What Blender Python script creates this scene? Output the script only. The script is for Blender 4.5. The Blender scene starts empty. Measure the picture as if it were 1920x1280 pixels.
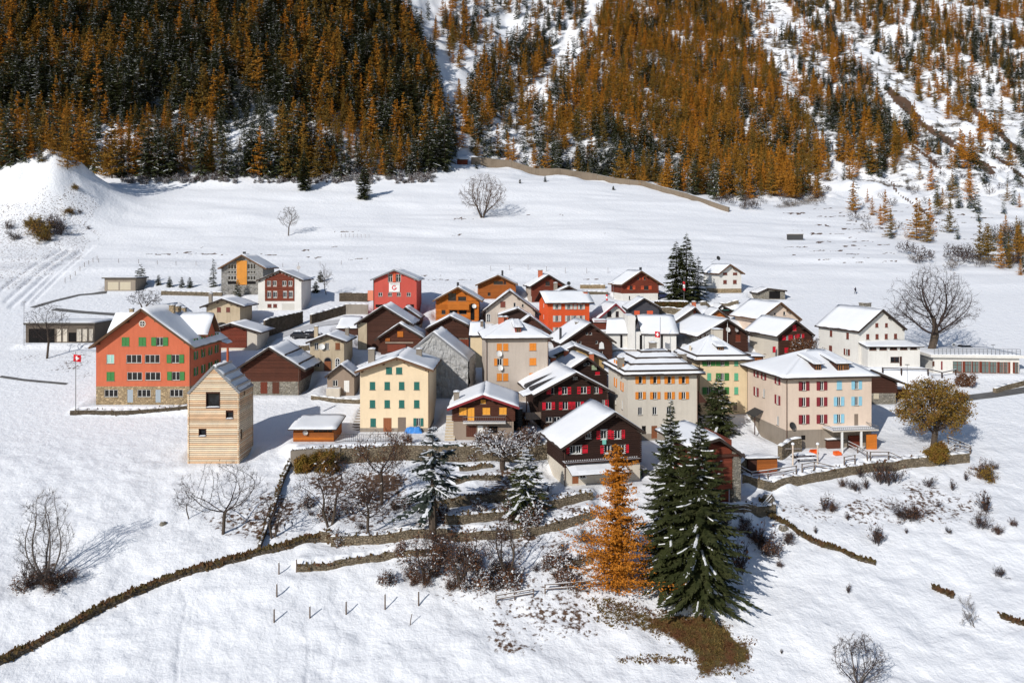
import bpy, math, random
import numpy as np
from mathutils import Vector, Matrix

SC = bpy.context.scene
COL = SC.collection
R = math.radians
# ---------------------------------------------------------------- camera
F, Y0, HC = 1493.0, 480.0, 27.2          # focal length in photo pixels, horizon row, eye height above the cream house's doorstep
cam = bpy.data.cameras.new("camera")
cam.sensor_width = 36.0
cam.lens = 36.0 * F / 1920.0
cam.shift_y = -(640.0 - Y0) / 1920.0     # a rising-front view: verticals stay vertical
cam.clip_start, cam.clip_end = 1.0, 4000.0
camo = bpy.data.objects.new("camera", cam)
camo.location = (0, 0, HC)
camo.rotation_euler = (R(90), 0, 0)
COL.objects.link(camo)
SC.camera = camo
# ---------------------------------------------------------------- daylight
SUN_EL, SUN_AZ = 29.0, 215.0             # degrees; azimuth clockwise from +Y (behind the camera, to the left)
wd = bpy.data.worlds.new("World")
SC.world = wd
wd.use_nodes = True
nt = wd.node_tree
sky = nt.nodes.new("ShaderNodeTexSky")
sky.sky_type = 'NISHITA'
sky.sun_disc = False
sky.sun_elevation = R(SUN_EL)
sky.sun_rotation = R(SUN_AZ)
sky.altitude = 1500
nt.links.new(sky.outputs[0], nt.nodes["Background"].inputs[0])
nt.nodes["Background"].inputs[1].default_value = 0.108
sun = bpy.data.lights.new("sun", 'SUN')
sun.energy = 4.4
sun.angle = R(0.5)
sun.color = (1.0, 0.965, 0.915)
suno = bpy.data.objects.new("sun", sun)
_d = Vector((-math.sin(R(SUN_AZ)) * math.cos(R(SUN_EL)), -math.cos(R(SUN_AZ)) * math.cos(R(SUN_EL)), -math.sin(R(SUN_EL))))
suno.rotation_euler = _d.to_track_quat('-Z', 'Y').to_euler()
suno.location = (-100, -100, 120)
COL.objects.link(suno)
SC.view_settings.view_transform = 'Standard'
SC.view_settings.look = 'None'
SC.view_settings.gamma = 1.0
SC.view_settings.exposure = -0.14
SC.view_settings.use_curve_mapping = False
SC.cycles.max_bounces = 6
SC.cycles.diffuse_bounces = 3
SC.cycles.glossy_bounces = 2
SC.cycles.transmission_bounces = 4
SC.cycles.transparent_max_bounces = 8

# ---------------------------------------------------------------- numpy noise
def _hash(ix, iy, seed):
    h = (ix.astype(np.int64) * 374761393 + iy.astype(np.int64) * 668265263 + seed * 974634777) & 0xffffffff
    h = ((h ^ (h >> 13)) * 1274126177) & 0xffffffff
    return ((h ^ (h >> 16)) & 0xffff) / 32767.5 - 1.0
def vnoise(x, y, seed=0):
    x = np.asarray(x, float); y = np.asarray(y, float)
    ix, iy = np.floor(x), np.floor(y)
    fx, fy = x - ix, y - iy
    fx = fx * fx * fx * (fx * (fx * 6 - 15) + 10); fy = fy * fy * fy * (fy * (fy * 6 - 15) + 10)
    a, b = _hash(ix, iy, seed), _hash(ix + 1, iy, seed)
    c, d = _hash(ix, iy + 1, seed), _hash(ix + 1, iy + 1, seed)
    return (a * (1 - fx) + b * fx) * (1 - fy) + (c * (1 - fx) + d * fx) * fy
def fbm(x, y, octv=4, seed=0, gain=0.5):
    t, a = 0.0, 1.0
    for o in range(octv):
        t = t + a * vnoise(x * 2 ** o + 17.3 * o, y * 2 ** o - 9.1 * o, seed + o)
        a *= gain
    return t
def sstep(a, b, x):
    t = np.clip((x - a) / (b - a), 0, 1)
    return t * t * (3 - 2 * t)

# ---------------------------------------------------------------- materials
MATS = {}
def C(r, g, b, k=1.2):
    "albedo of a sun-lit surface that the photograph shows as this 8-bit colour"
    f = lambda v: ((v / 255 + 0.055) / 1.055) ** 2.4 if v > 10 else v / 3294.6
    return (min(f(r) / k, .86), min(f(g) / k, .86), min(f(b) / k, .86))
class N:
    def __init__(s, name):
        s.m = bpy.data.materials.new(name); s.m.use_nodes = True
        s.t = s.m.node_tree; s.b = s.t.nodes["Principled BSDF"]
    def n(s, typ, **kw):
        x = s.t.nodes.new(typ)
        for k, v in kw.items():
            if k.startswith('i_'):
                key = k[2:]
                key = int(key) if key.isdigit() else key.replace('_', ' ')
                x.inputs[key].default_value = v
            else: setattr(x, k, v)
        return x
    def l(s, a, b): s.t.links.new(a, b)
    def noise(s, scale, detail=4, rough=.55, coord='Object', stretch=None):
        tc = s.n("ShaderNodeTexCoord")
        src = tc.outputs[coord]
        if stretch:
            mp = s.n("ShaderNodeMapping"); mp.inputs['Scale'].default_value = stretch
            s.l(src, mp.inputs['Vector']); src = mp.outputs[0]
        nz = s.n("ShaderNodeTexNoise", i_Scale=scale, i_Detail=detail, i_Roughness=rough)
        s.l(src, nz.inputs['Vector'])
        return nz.outputs['Fac']
    def ramp(s, fac, stops):
        r = s.n("ShaderNodeValToRGB")
        e = r.color_ramp.elements
        while len(e) < len(stops): e.new(.5)
        for q, (p, c) in zip(e, stops): q.position = p; q.color = (*c, 1) if len(c) == 3 else c
        s.l(fac, r.inputs[0]); return r.outputs[0]
    def mix(s, fac, a, b, mode='MIX'):
        m = s.n("ShaderNodeMix", data_type='RGBA', blend_type=mode)
        for i, v in ((0, fac), (6, a), (7, b)):
            if hasattr(v, 'is_linked'): s.l(v, m.inputs[i])
            elif i == 0: m.inputs[0].default_value = v
            else: m.inputs[i].default_value = (*v, 1)
        return m.outputs[2]
    def math(s, op, a, b=0.0, clamp=False):
        m = s.n("ShaderNodeMath", operation=op, use_clamp=clamp)
        for i, v in ((0, a), (1, b)):
            if hasattr(v, 'is_linked'): s.l(v, m.inputs[i])
            else: m.inputs[i].default_value = v
        return m.outputs[0]
    def bump(s, h, dist, strength=1.0):
        b = s.n("ShaderNodeBump", i_Strength=strength, i_Distance=dist)
        s.l(h, b.inputs['Height']); s.l(b.outputs[0], s.b.inputs['Normal'])
    def col(s, c):
        if hasattr(c, 'is_linked'): s.l(c, s.b.inputs['Base Color'])
        else: s.b.inputs['Base Color'].default_value = (*c, 1)
    def rough(s, v, spec=.3):
        s.b.inputs['Roughness'].default_value = v; s.b.inputs['Specular IOR Level'].default_value = spec
def tint(c, k): return tuple(min(.9, v * k) for v in c)

def plaster(name, c, dirt=.25):
    if name in MATS: return MATS[name]
    n = N(name); n.rough(.9, .2)
    big = n.noise(.35, 5, .6)
    fine = n.noise(3.2, 5, .65)
    streak = n.noise(1.0, 4, .6, stretch=(2.2, 2.2, .25))
    a = n.mix(n.math('MULTIPLY', big, 1.0), tint(c, 1.08), tint(c, .84))
    a = n.mix(n.ramp(streak, [(.48, (0, 0, 0)), (.75, (dirt,) * 3)]), a, tint((c[0] * .55, c[1] * .52, c[2] * .5), 1))
    a = n.mix(n.ramp(fine, [(.35, (0, 0, 0)), (.75, (.22,) * 3)]), a, tint(c, .7))
    blot = n.noise(.16, 5, .7)
    a = n.mix(n.ramp(blot, [(.5, (0, 0, 0)), (.72, (dirt * 1.3,) * 3)]), a, tint((c[0] * .8, c[1] * .76, c[2] * .7), .72))
    n.col(a); n.bump(fine, .02, .6)
    MATS[name] = n.m; return n.m
def wood(name, c, vary=.35, grain=(1.2, 1.2, 14)):
    if name in MATS: return MATS[name]
    n = N(name); n.rough(.8, .25)
    g = n.noise(1.0, 5, .65, stretch=grain)
    b = n.noise(.6, 3, .5)
    oi = n.n("ShaderNodeObjectInfo")
    a = n.mix(g, tint(c, 1 + vary), tint(c, 1 - vary * 1.3))
    a = n.mix(n.ramp(b, [(.4, (0, 0, 0)), (.75, (.55,) * 3)]), a, tint((c[0] * .8, c[1] * .9, c[2] * 1.0), .75))
    hs = n.n("ShaderNodeHueSaturation"); n.l(a, hs.inputs['Color'])
    n.l(n.math('ADD', n.math('MULTIPLY', oi.outputs['Random'], .35), .82), hs.inputs['Value'])
    n.col(hs.outputs[0]); n.bump(g, .02, .5)
    MATS[name] = n.m; return n.m
def stone(name, c, scale=2.6, mortar=.55):
    if name in MATS: return MATS[name]
    n = N(name); n.rough(.92, .2)
    tc = n.n("ShaderNodeTexCoord"); mp = n.n("ShaderNodeMapping"); mp.inputs['Scale'].default_value = (1, 1, 1.7)
    n.l(tc.outputs['Object'], mp.inputs[0])
    v = n.n("ShaderNodeTexVoronoi", i_Scale=scale); n.l(mp.outputs[0], v.inputs['Vector'])
    ve = n.n("ShaderNodeTexVoronoi", feature='DISTANCE_TO_EDGE', i_Scale=scale); n.l(mp.outputs[0], ve.inputs['Vector'])
    sep = n.n("ShaderNodeSeparateColor"); n.l(v.outputs['Color'], sep.inputs[0])
    nz = n.noise(1.2, 5, .6); fi = n.noise(9, 4, .6)
    a = n.mix(sep.outputs[0], tint(c, .62), tint(c, 1.3))
    a = n.mix(n.ramp(nz, [(.42, (0, 0, 0)), (.7, (.6,) * 3)]), a, tint((c[0] * .85, c[1] * .8, c[2] * .62), .8))
    a = n.mix(n.ramp(fi, [(.3, (0, 0, 0)), (.8, (.35,) * 3)]), a, tint(c, .5))
    edge = n.ramp(ve.outputs['Distance'], [(.02, (1, 1, 1)), (.09, (0, 0, 0))])
    a = n.mix(n.math('MULTIPLY', edge, mortar), a, tint(c, .35))
    n.col(a); n.bump(n.ramp(ve.outputs['Distance'], [(0, (0, 0, 0)), (.15, (1, 1, 1))]), .08, .9)
    MATS[name] = n.m; return n.m
def flat(name, c, rough=.7, spec=.3, var=.15, metal=0.0, scale=4.0):
    if name in MATS: return MATS[name]
    n = N(name); n.rough(rough, spec); n.b.inputs['Metallic'].default_value = metal
    z = n.noise(scale, 3, .6)
    n.col(n.mix(z, tint(c, 1 + var), tint(c, 1 - var)))
    MATS[name] = n.m; return n.m
def snow_mat(name='snow', bumpd=.05):
    if name in MATS: return MATS[name]
    n = N(name); n.rough(.75, .25)
    z = n.noise(2.2, 5, .6); zz = n.noise(.5, 4, .55)
    n.col(n.mix(zz, (.84, .845, .855), (.78, .795, .82)))
    h = n.math('ADD', n.math('MULTIPLY', z, .5), zz)
    n.bump(h, bumpd * 2.2, .8)
    MATS[name] = n.m; return n.m
def glass(name='window_glass', c=(.012, .014, .018)):
    if name in MATS: return MATS[name]
    n = N(name); n.rough(.12, .5)
    z = n.noise(.8, 3, .5)
    n.col(n.mix(n.ramp(z, [(.45, (0, 0, 0)), (.7, (1, 1, 1))]), c, tint(c, 3.0)))
    MATS[name] = n.m; return n.m
def foliage(name, c1, c2, c3, rough=.75, ramp=None):
    if name in MATS: return MATS[name]
    n = N(name); n.rough(rough, .15)
    tc = n.n("ShaderNodeTexCoord")
    nz = n.n("ShaderNodeTexNoise", i_Scale=.9, i_Detail=3.0); n.l(tc.outputs['Object'], nz.inputs['Vector'])
    nf = n.n("ShaderNodeTexNoise", i_Scale=6.0, i_Detail=2.0); n.l(tc.outputs['Object'], nf.inputs['Vector'])
    oi = n.n("ShaderNodeObjectInfo")
    a = n.ramp(oi.outputs['Random'], ramp) if ramp else n.mix(oi.outputs['Random'], c1, c2)
    a = n.mix(n.ramp(nz.outputs['Fac'], [(.42, (0, 0, 0)), (.68, (.45 if ramp else 1,) * 3)]), a, c3)
    a = n.mix(n.ramp(nf.outputs['Fac'], [(.45, (0, 0, 0)), (.7, (.6,) * 3)]), a, tint(c1, .6))
    n.col(a)
    n.b.inputs['Subsurface Weight'].default_value = 0.0
    MATS[name] = n.m; return n.m

# ---------------------------------------------------------------- mesh helpers
class MB:
    "collects polygons; build() links them as one mesh object"
    def __init__(s): s.v = []; s.f = []; s.mi = []; s.ms = []
    def mat(s, m):
        if m not in s.ms: s.ms.append(m)
        return s.ms.index(m)
    def poly(s, pts, m):
        i = len(s.v); s.v += [tuple(p) for p in pts]; s.f.append(tuple(range(i, i + len(pts)))); s.mi.append(s.mat(m))
    def box(s, x0, x1, y0, y1, z0, z1, m, mt=None):
        p = [(x0, y0, z0), (x1, y0, z0), (x1, y1, z0), (x0, y1, z0), (x0, y0, z1), (x1, y0, z1), (x1, y1, z1), (x0, y1, z1)]
        i = len(s.v); s.v += p; k = s.mat(m)
        for q in ((0, 3, 2, 1), (0, 1, 5, 4), (1, 2, 6, 5), (2, 3, 7, 6), (3, 0, 4, 7)):
            s.f.append(tuple(i + a for a in q)); s.mi.append(k)
        s.f.append((i + 4, i + 5, i + 6, i + 7)); s.mi.append(s.mat(mt) if mt else k)
    def prism(s, pts, dz, m, mt=None):
        "polygon pts (3-D, counter-clockwise from above) extruded downward by dz"
        n = len(pts); lo = [(p[0], p[1], p[2] - dz) for p in pts]
        i = len(s.v); s.v += [tuple(p) for p in pts] + lo; k = s.mat(m)
        s.f.append(tuple(range(i, i + n))); s.mi.append(s.mat(mt) if mt else k)
        s.f.append(tuple(range(i + 2 * n - 1, i + n - 1, -1))); s.mi.append(k)
        for a in range(n):
            b = (a + 1) % n
            s.f.append((i + a, i + n + a, i + n + b, i + b)); s.mi.append(k)
    def beam(s, a, b, w, h, m, up=(0, 0, 1)):
        a, b = Vector(a), Vector(b); d = (b - a)
        if d.length < 1e-6: return
        d.normalize(); side = d.cross(Vector(up))
        if side.length < 1e-4: side = d.cross(Vector((1, 0, 0)))
        side.normalize(); u = side.cross(d)
        q = [side * (w / 2 * sx) + u * (h / 2 * sz) for sx, sz in ((-1, -1), (1, -1), (1, 1), (-1, 1))]
        i = len(s.v); s.v += [tuple(a + k) for k in q] + [tuple(b + k) for k in q]; k = s.mat(m)
        for f in ((0, 1, 2, 3), (7, 6, 5, 4), (0, 4, 5, 1), (1, 5, 6, 2), (2, 6, 7, 3), (3, 7, 4, 0)):
            s.f.append(tuple(i + a for a in f)); s.mi.append(k)
    def tube(s, pts, rad, m, n=6, cap=True):
        pts = [Vector(p) for p in pts]; rings = []; k = s.mat(m)
        for j, p in enumerate(pts):
            d = (pts[min(j + 1, len(pts) - 1)] - pts[max(j - 1, 0)]).normalized()
            a = d.cross(Vector((.13, .97, .21))).normalized(); b = d.cross(a)
            r = rad[j] if hasattr(rad, '__len__') else rad
            i = len(s.v); s.v += [tuple(p + (a * math.cos(t) + b * math.sin(t)) * r) for t in [2 * math.pi * q / n for q in range(n)]]
            rings.append(i)
        for i, j in zip(rings, rings[1:]):
            for q in range(n):
                s.f.append((i + q, i + (q + 1) % n, j + (q + 1) % n, j + q)); s.mi.append(k)
        if cap:
            s.f.append(tuple(rings[-1] + q for q in range(n))); s.mi.append(k)
            s.f.append(tuple(rings[0] + q for q in reversed(range(n)))); s.mi.append(k)
    def mesh(s, name):
        me = bpy.data.meshes.new(name)
        me.from_pydata(s.v, [], s.f)
        for m in s.ms: me.materials.append(m)
        me.polygons.foreach_set('material_index', s.mi)
        me.update(); return me
    def build(s, name, parent=None, loc=None, smooth=False):
        me = s.mesh(name)
        if smooth: me.polygons.foreach_set('use_smooth', [True] * len(me.polygons))
        return put(name, me, parent, loc)
def put(name, me, parent=None, loc=None):
    o = bpy.data.objects.new(name, me); COL.objects.link(o)
    if parent: o.parent = parent
    if loc is not None: o.location = loc
    return o
def npmesh(name, V, Q, mi, mats, smooth=False):
    "big mesh from arrays; Q is (n,3) or (n,4)"
    me = bpy.data.meshes.new(name)
    V = np.asarray(V, np.float32); Q = np.asarray(Q, np.int32); n, k = Q.shape
    me.vertices.add(len(V)); me.vertices.foreach_set('co', V.ravel())
    me.loops.add(n * k); me.loops.foreach_set('vertex_index', Q.ravel())
    me.polygons.add(n); me.polygons.foreach_set('loop_start', np.arange(0, n * k, k, dtype=np.int32))
    me.polygons.foreach_set('loop_total', np.full(n, k, np.int32)) if False else None
    for m in mats: me.materials.append(m)
    me.polygons.foreach_set('material_index', np.asarray(mi, np.int32))
    if smooth: me.polygons.foreach_set('use_smooth', np.ones(n, bool))
    me.update(calc_edges=True); me.validate()
    return me
def empty(name, loc, rz=0.0, label=None, cat=None, group=None):
    o = bpy.data.objects.new(name, None); COL.objects.link(o)
    o.location = loc; o.rotation_euler = (0, 0, rz); o.empty_display_size = .5
    return tag(o, label, cat, group)
def tag(o, label=None, cat=None, group=None, kind=None):
    if label: o['label'] = label
    if cat: o['category'] = cat
    if group: o['group'] = group
    if kind: o['kind'] = kind
    return o
# ================================================================ the lie of the land
# ground profiles: per direction (photo column) rows of (photo row, distance)
_near = [(3600, 28), (2200, 45), (1500, 64), (1280, 76), (1150, 84.5), (1000, 96.5), (880, 111), (808, 124), (757, 134), (700, 147), (640, 165), (580, 187), (540, 206), (500, 228)]
_PROF = {
    -300: _near + [(450, 262), (400, 292), (345, 330), (300, 352), (200, 410), (100, 475), (0, 545), (-150, 660), (-400, 900)],
    100: _near + [(450, 262), (400, 292), (345, 330), (300, 352), (200, 406), (100, 470), (0, 540), (-150, 650), (-400, 900)],
    400: _near + [(450, 262), (400, 294), (345, 332), (300, 354), (200, 408), (100, 470), (0, 540), (-150, 650), (-400, 900)],
    650: _near + [(450, 264), (400, 298), (345, 338), (300, 362), (200, 422), (100, 490), (0, 570), (-150, 690), (-400, 930)],
    800: _near + [(450, 266), (400, 300), (345, 342), (305, 372), (290, 392), (200, 470), (100, 555), (0, 650), (-150, 790), (-400, 1020)],
    960: _near + [(450, 266), (400, 302), (345, 346), (312, 384), (296, 425), (200, 535), (100, 640), (0, 755), (-150, 930), (-300, 1100)],
    1120: _near + [(450, 262), (400, 300), (345, 352), (330, 372), (318, 415), (200, 540), (100, 640), (0, 760), (-150, 950), (-300, 1100)],
    1300: _near + [(450, 262), (400, 306), (372, 330), (352, 392), (250, 495), (150, 605), (50, 735), (0, 805), (-150, 1000), (-250, 1100)],
    1500: _near + [(480, 241), (440, 276), (400, 318), (350, 388), (300, 445), (200, 555), (100, 675), (0, 815), (-150, 1020), (-250, 1120)],
    1700: _near + [(480, 243), (440, 283), (400, 328), (350, 392), (300, 452), (200, 562), (100, 682), (0, 822), (-150, 1025), (-250, 1120)],
    1920: _near + [(480, 250), (440, 292), (400, 335), (350, 398), (300, 460), (200, 572), (100, 692), (0, 832), (-150, 1035), (-250, 1130)],
    2300: _near + [(480, 252), (440, 294), (400, 337), (350, 400), (300, 462), (200, 574), (100, 694), (0, 834), (-150, 1035), (-250, 1130)],
}
_LY = np.linspace(math.log(28), math.log(1150), 420)
_cols = np.array(sorted(_PROF), float)
_T = []
for c in _cols:
    p = _PROF[int(c)]
    yy = np.array([q[1] for q in p], float); zz = np.array([HC - (q[0] - Y0) / F * q[1] for q in p])
    t = np.interp(np.exp(_LY), yy, zz)
    k = np.hanning(15); k /= k.sum()
    _T.append(np.convolve(np.pad(t, 7, mode='edge'), k, mode='valid'))
_T = np.array(_T)
_T = np.array(_T)
_fineK = np.linspace(-700, 2700, 341)
def _colsmooth():
    out = np.empty((len(_fineK), len(_LY)))
    for j in range(len(_LY)): out[:, j] = np.interp(_fineK, _cols, _T[:, j])
    k = np.hanning(21); k /= k.sum()
    p = np.pad(out, ((10, 10), (0, 0)), mode='edge')
    return np.array([np.convolve(p[:, j], k, mode='valid') for j in range(len(_LY))]).T
_TT = _colsmooth()
MOUND = (-56.0, 291.0)
def hbase(X, Y):
    X = np.asarray(X, float); Y = np.maximum(np.asarray(Y, float), 28.0)
    u = np.clip((960 + F * X / Y - _fineK[0]) / (_fineK[1] - _fineK[0]), 0, len(_fineK) - 1.001)
    v = np.clip((np.log(Y) - _LY[0]) / (_LY[1] - _LY[0]), 0, len(_LY) - 1.001)
    i, j = u.astype(int), v.astype(int); a, b = u - i, v - j
    z = (_TT[i, j] * (1 - b) + _TT[i, j + 1] * b) * (1 - a) + (_TT[i + 1, j] * (1 - b) + _TT[i + 1, j + 1] * b) * a
    # the debris mound at the left edge of the meadow
    dx, dy = X + 165.0, Y - 288.0
    rr = np.sqrt((np.maximum(dx, 0) / 15.5) ** 2 + (np.minimum(dx, 0) / 40.0) ** 2 + (dy / 19.0) ** 2 + .02); m = np.exp(-rr ** 1.55)
    z = z + 25.0 * m + 1.0 * m * fbm(X / 5, Y / 5, 3, 15)
    # rolling meadow, rough slopes, gullied mountains
    z = z + (0.45 * fbm(X / 26, Y / 17, 3, 5) + .38 * fbm(X / 48 + Y / 60, Y / 8, 3, 6)) * sstep(185, 235, Y)
    z = z + 0.28 * fbm(X / 9, Y / 7, 3, 8) * (1 - sstep(106, 118, Y)) + .13 * fbm(X / 1.9, Y / 1.5, 2, 9) * (1 - sstep(112, 128, Y))
    far = sstep(345, 420, Y + .12 * X)
    z = z + far * (5.5 * fbm((X + .25 * Y) / 34, Y / 80, 3, 11) + 2.6 * fbm(X / 12, Y / 15, 3, 21))
    return z
_ext = []          # terraces and levelled house sites, added below
def H(X, Y):
    X = np.asarray(X, float); Y = np.asarray(Y, float)
    z = hbase(X, Y)
    for fn in _ext: z = fn(X, Y, z)
    return z
_ry = np.exp(np.linspace(math.log(60), math.log(1100), 1500))
def G(px, py, h=None):
    "where the sight line through a photo pixel meets the ground"
    h = h or H
    zz = h((px - 960) / F * _ry, _ry)
    pr = Y0 + F * (HC - zz) / _ry
    i = int(np.argmax(pr <= py)) if (pr <= py).any() else len(_ry) - 1
    if i == 0: y = _ry[0]
    else:
        t = (pr[i - 1] - py) / (pr[i - 1] - pr[i] + 1e-9); y = _ry[i - 1] + t * (_ry[i] - _ry[i - 1])
    x = (px - 960) / F * y
    return Vector((x, y, float(h(x, y))))
def g1(x, y): return float(H(x, y))
def proj(X, Y, Z): return 960 + F * X / Y, Y0 + F * (HC - Z) / Y

# terraces: (photo polyline of the wall's foot, height, length of the level tread behind it)
TERR = [
    ('garden', [(545, 874), (640, 868), (760, 862), (860, 866), (960, 866), (1045, 860)], 2.3, 9),
    ('garden', [(862, 884), (925, 877)], .5, 2.0),
    ('garden', [(855, 908), (940, 899)], .6, 2.6),
    ('garden', [(815, 962), (880, 950), (950, 938)], 1.0, 4.5),
    ('garden', [(835, 1003), (930, 988), (1010, 968), (1112, 945)], 1.1, 5),
    ('garden', [(620, 1027), (700, 1027), (790, 1016), (880, 1014), (960, 1010), (1040, 996), (1115, 972)], 1.2, 6),
    ('garden', [(556, 1072), (640, 1062), (735, 1046), (830, 1040)], .75, 4),
    ('garden', [(1020, 1064), (1110, 1056)], .8, 4),
    ('right', [(1392, 915), (1431, 926), (1487, 912), (1562, 897), (1626, 885), (1731, 874), (1818, 867)], 1.35, 10),
    ('lower', [(1330, 985), (1400, 975), (1455, 963)], 1.3, 8),
    ('school', [(131, 778), (230, 779), (354, 774)], .9, 7),
]
def _mk_terr(pts, h, L):
    w = sorted([tuple(G(px, py, hbase))[:2] for px, py in pts])
    xs = np.array([p[0] for p in w]); ys = np.array([p[1] for p in w])
    def fn(X, Y, z):
        d = Y - np.interp(X, xs, ys)
        e = sstep(xs[0] - 1.2, xs[0] + .3, X) * (1 - sstep(xs[-1] - .3, xs[-1] + 1.2, X))
        return z + h * e * np.where(d > .62, np.clip(1 - (d - .62) / L, 0, 1), 0)
    return fn, list(zip(xs, ys))
TERR_LINES = []
_te = []
for q in TERR:
    fn, ln = _mk_terr(*q[1:]); _te.append(fn); TERR_LINES.append((q[0], ln, q[2]))
_ext.extend(_te)
def level_site(o, yaw, w, d):
    "level the ground at a house front so that it neither floats nor drowns"
    c, s = math.cos(yaw), math.sin(yaw)
    def fn(X, Y, z):
        m = (abs(X - o[0]) < w + 12) & (abs(Y - o[1]) < d + 14)
        if not m.any(): return z
        dx, dy = X - o[0], Y - o[1]
        u, v = dx * c + dy * s, -dx * s + dy * c
        k = (1 - sstep(w / 2 + .3, w / 2 + 2.2, abs(u))) * sstep(-3.0, -1.0, v) * (1 - sstep(d * .6, d * .6 + 3, v))
        return z * (1 - k) + (o[2] - .05) * k
    _ext.append(fn)
# ================================================================ house builder
SNOW = snow_mat('roof_snow', .03)
GROUNDSNOW = snow_mat('trodden_snow', .06)
GL = glass()
M_EAVE = wood('eave_boards', (.05, .035, .028))
M_EAVE2 = wood('brown_eave_boards', (.14, .075, .04))
M_WHITE = flat('white_paint', (.72, .71, .68), .6)
M_METAL = flat('zinc', (.22, .22, .23), .45, .5, metal=.6)
M_DARK = flat('dark_opening', (.012, .011, .011), .9, .1)
M_CONC = plaster('concrete', C(150, 140, 128), .35)
M_COPPER = flat('copper_pipe', (.10, .05, .035), .5, .4)
rng = random.Random(7)

def slab_snow(mb, P00, P10, P11, P01, th, m, nu=8, nv=6, amp=.05, seed=0):
    "a lumpy blanket on a quad: P00-P10 is the eave edge, P01-P11 the ridge edge; rounded rim"
    P = [Vector(p) for p in (P00, P10, P11, P01)]
    rs = np.random.RandomState(seed)
    top, bot = {}, {}
    ph = rs.rand(4) * 6.28
    for i in range(nu + 1):
        for j in range(nv + 1):
            a, b = i / nu, j / nv
            p = (P[0] * (1 - a) + P[1] * a) * (1 - b) + (P[3] * (1 - a) + P[2] * a) * b
            rim = min(1.0, (.42 if (i in (0, nu) or j == 0) else 1.0))
            t = th * rim + amp * (.5 * math.sin(a * 9 + ph[0] + b * 4) + .5 * math.sin(b * 7 + ph[1] - a * 5) + rs.uniform(-.8, .8)) * rim
            e = Vector((0, 0, 0))
            if j == 0: e = (P[0] - P[3]).normalized() * rs.uniform(-.24, .12)
            if i == 0: e += (P[0] - P[1]).normalized() * rs.uniform(-.06, .03)
            if i == nu: e += (P[1] - P[0]).normalized() * rs.uniform(-.06, .03)
            top[i, j] = len(mb.v); mb.v.append(tuple(p + e + Vector((0, 0, max(.03, t)))))
    k = mb.mat(m)
    for i in range(nu):
        for j in range(nv):
            mb.f.append((top[i, j], top[i + 1, j], top[i + 1, j + 1], top[i, j + 1])); mb.mi.append(k)
    ring = [(i, 0) for i in range(nu + 1)] + [(nu, j) for j in range(1, nv + 1)] + [(i, nv) for i in range(nu - 1, -1, -1)] + [(0, j) for j in range(nv - 1, 0, -1)]
    lo = []
    for i, j in ring:
        a, b = i / nu, j / nv
        p = (P[0] * (1 - a) + P[1] * a) * (1 - b) + (P[3] * (1 - a) + P[2] * a) * b
        lo.append(len(mb.v)); mb.v.append(tuple(p))
    n = len(ring)
    for q in range(n):
        mb.f.append((lo[q], lo[(q + 1) % n], top[ring[(q + 1) % n]], top[ring[q]])); mb.mi.append(k)

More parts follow.
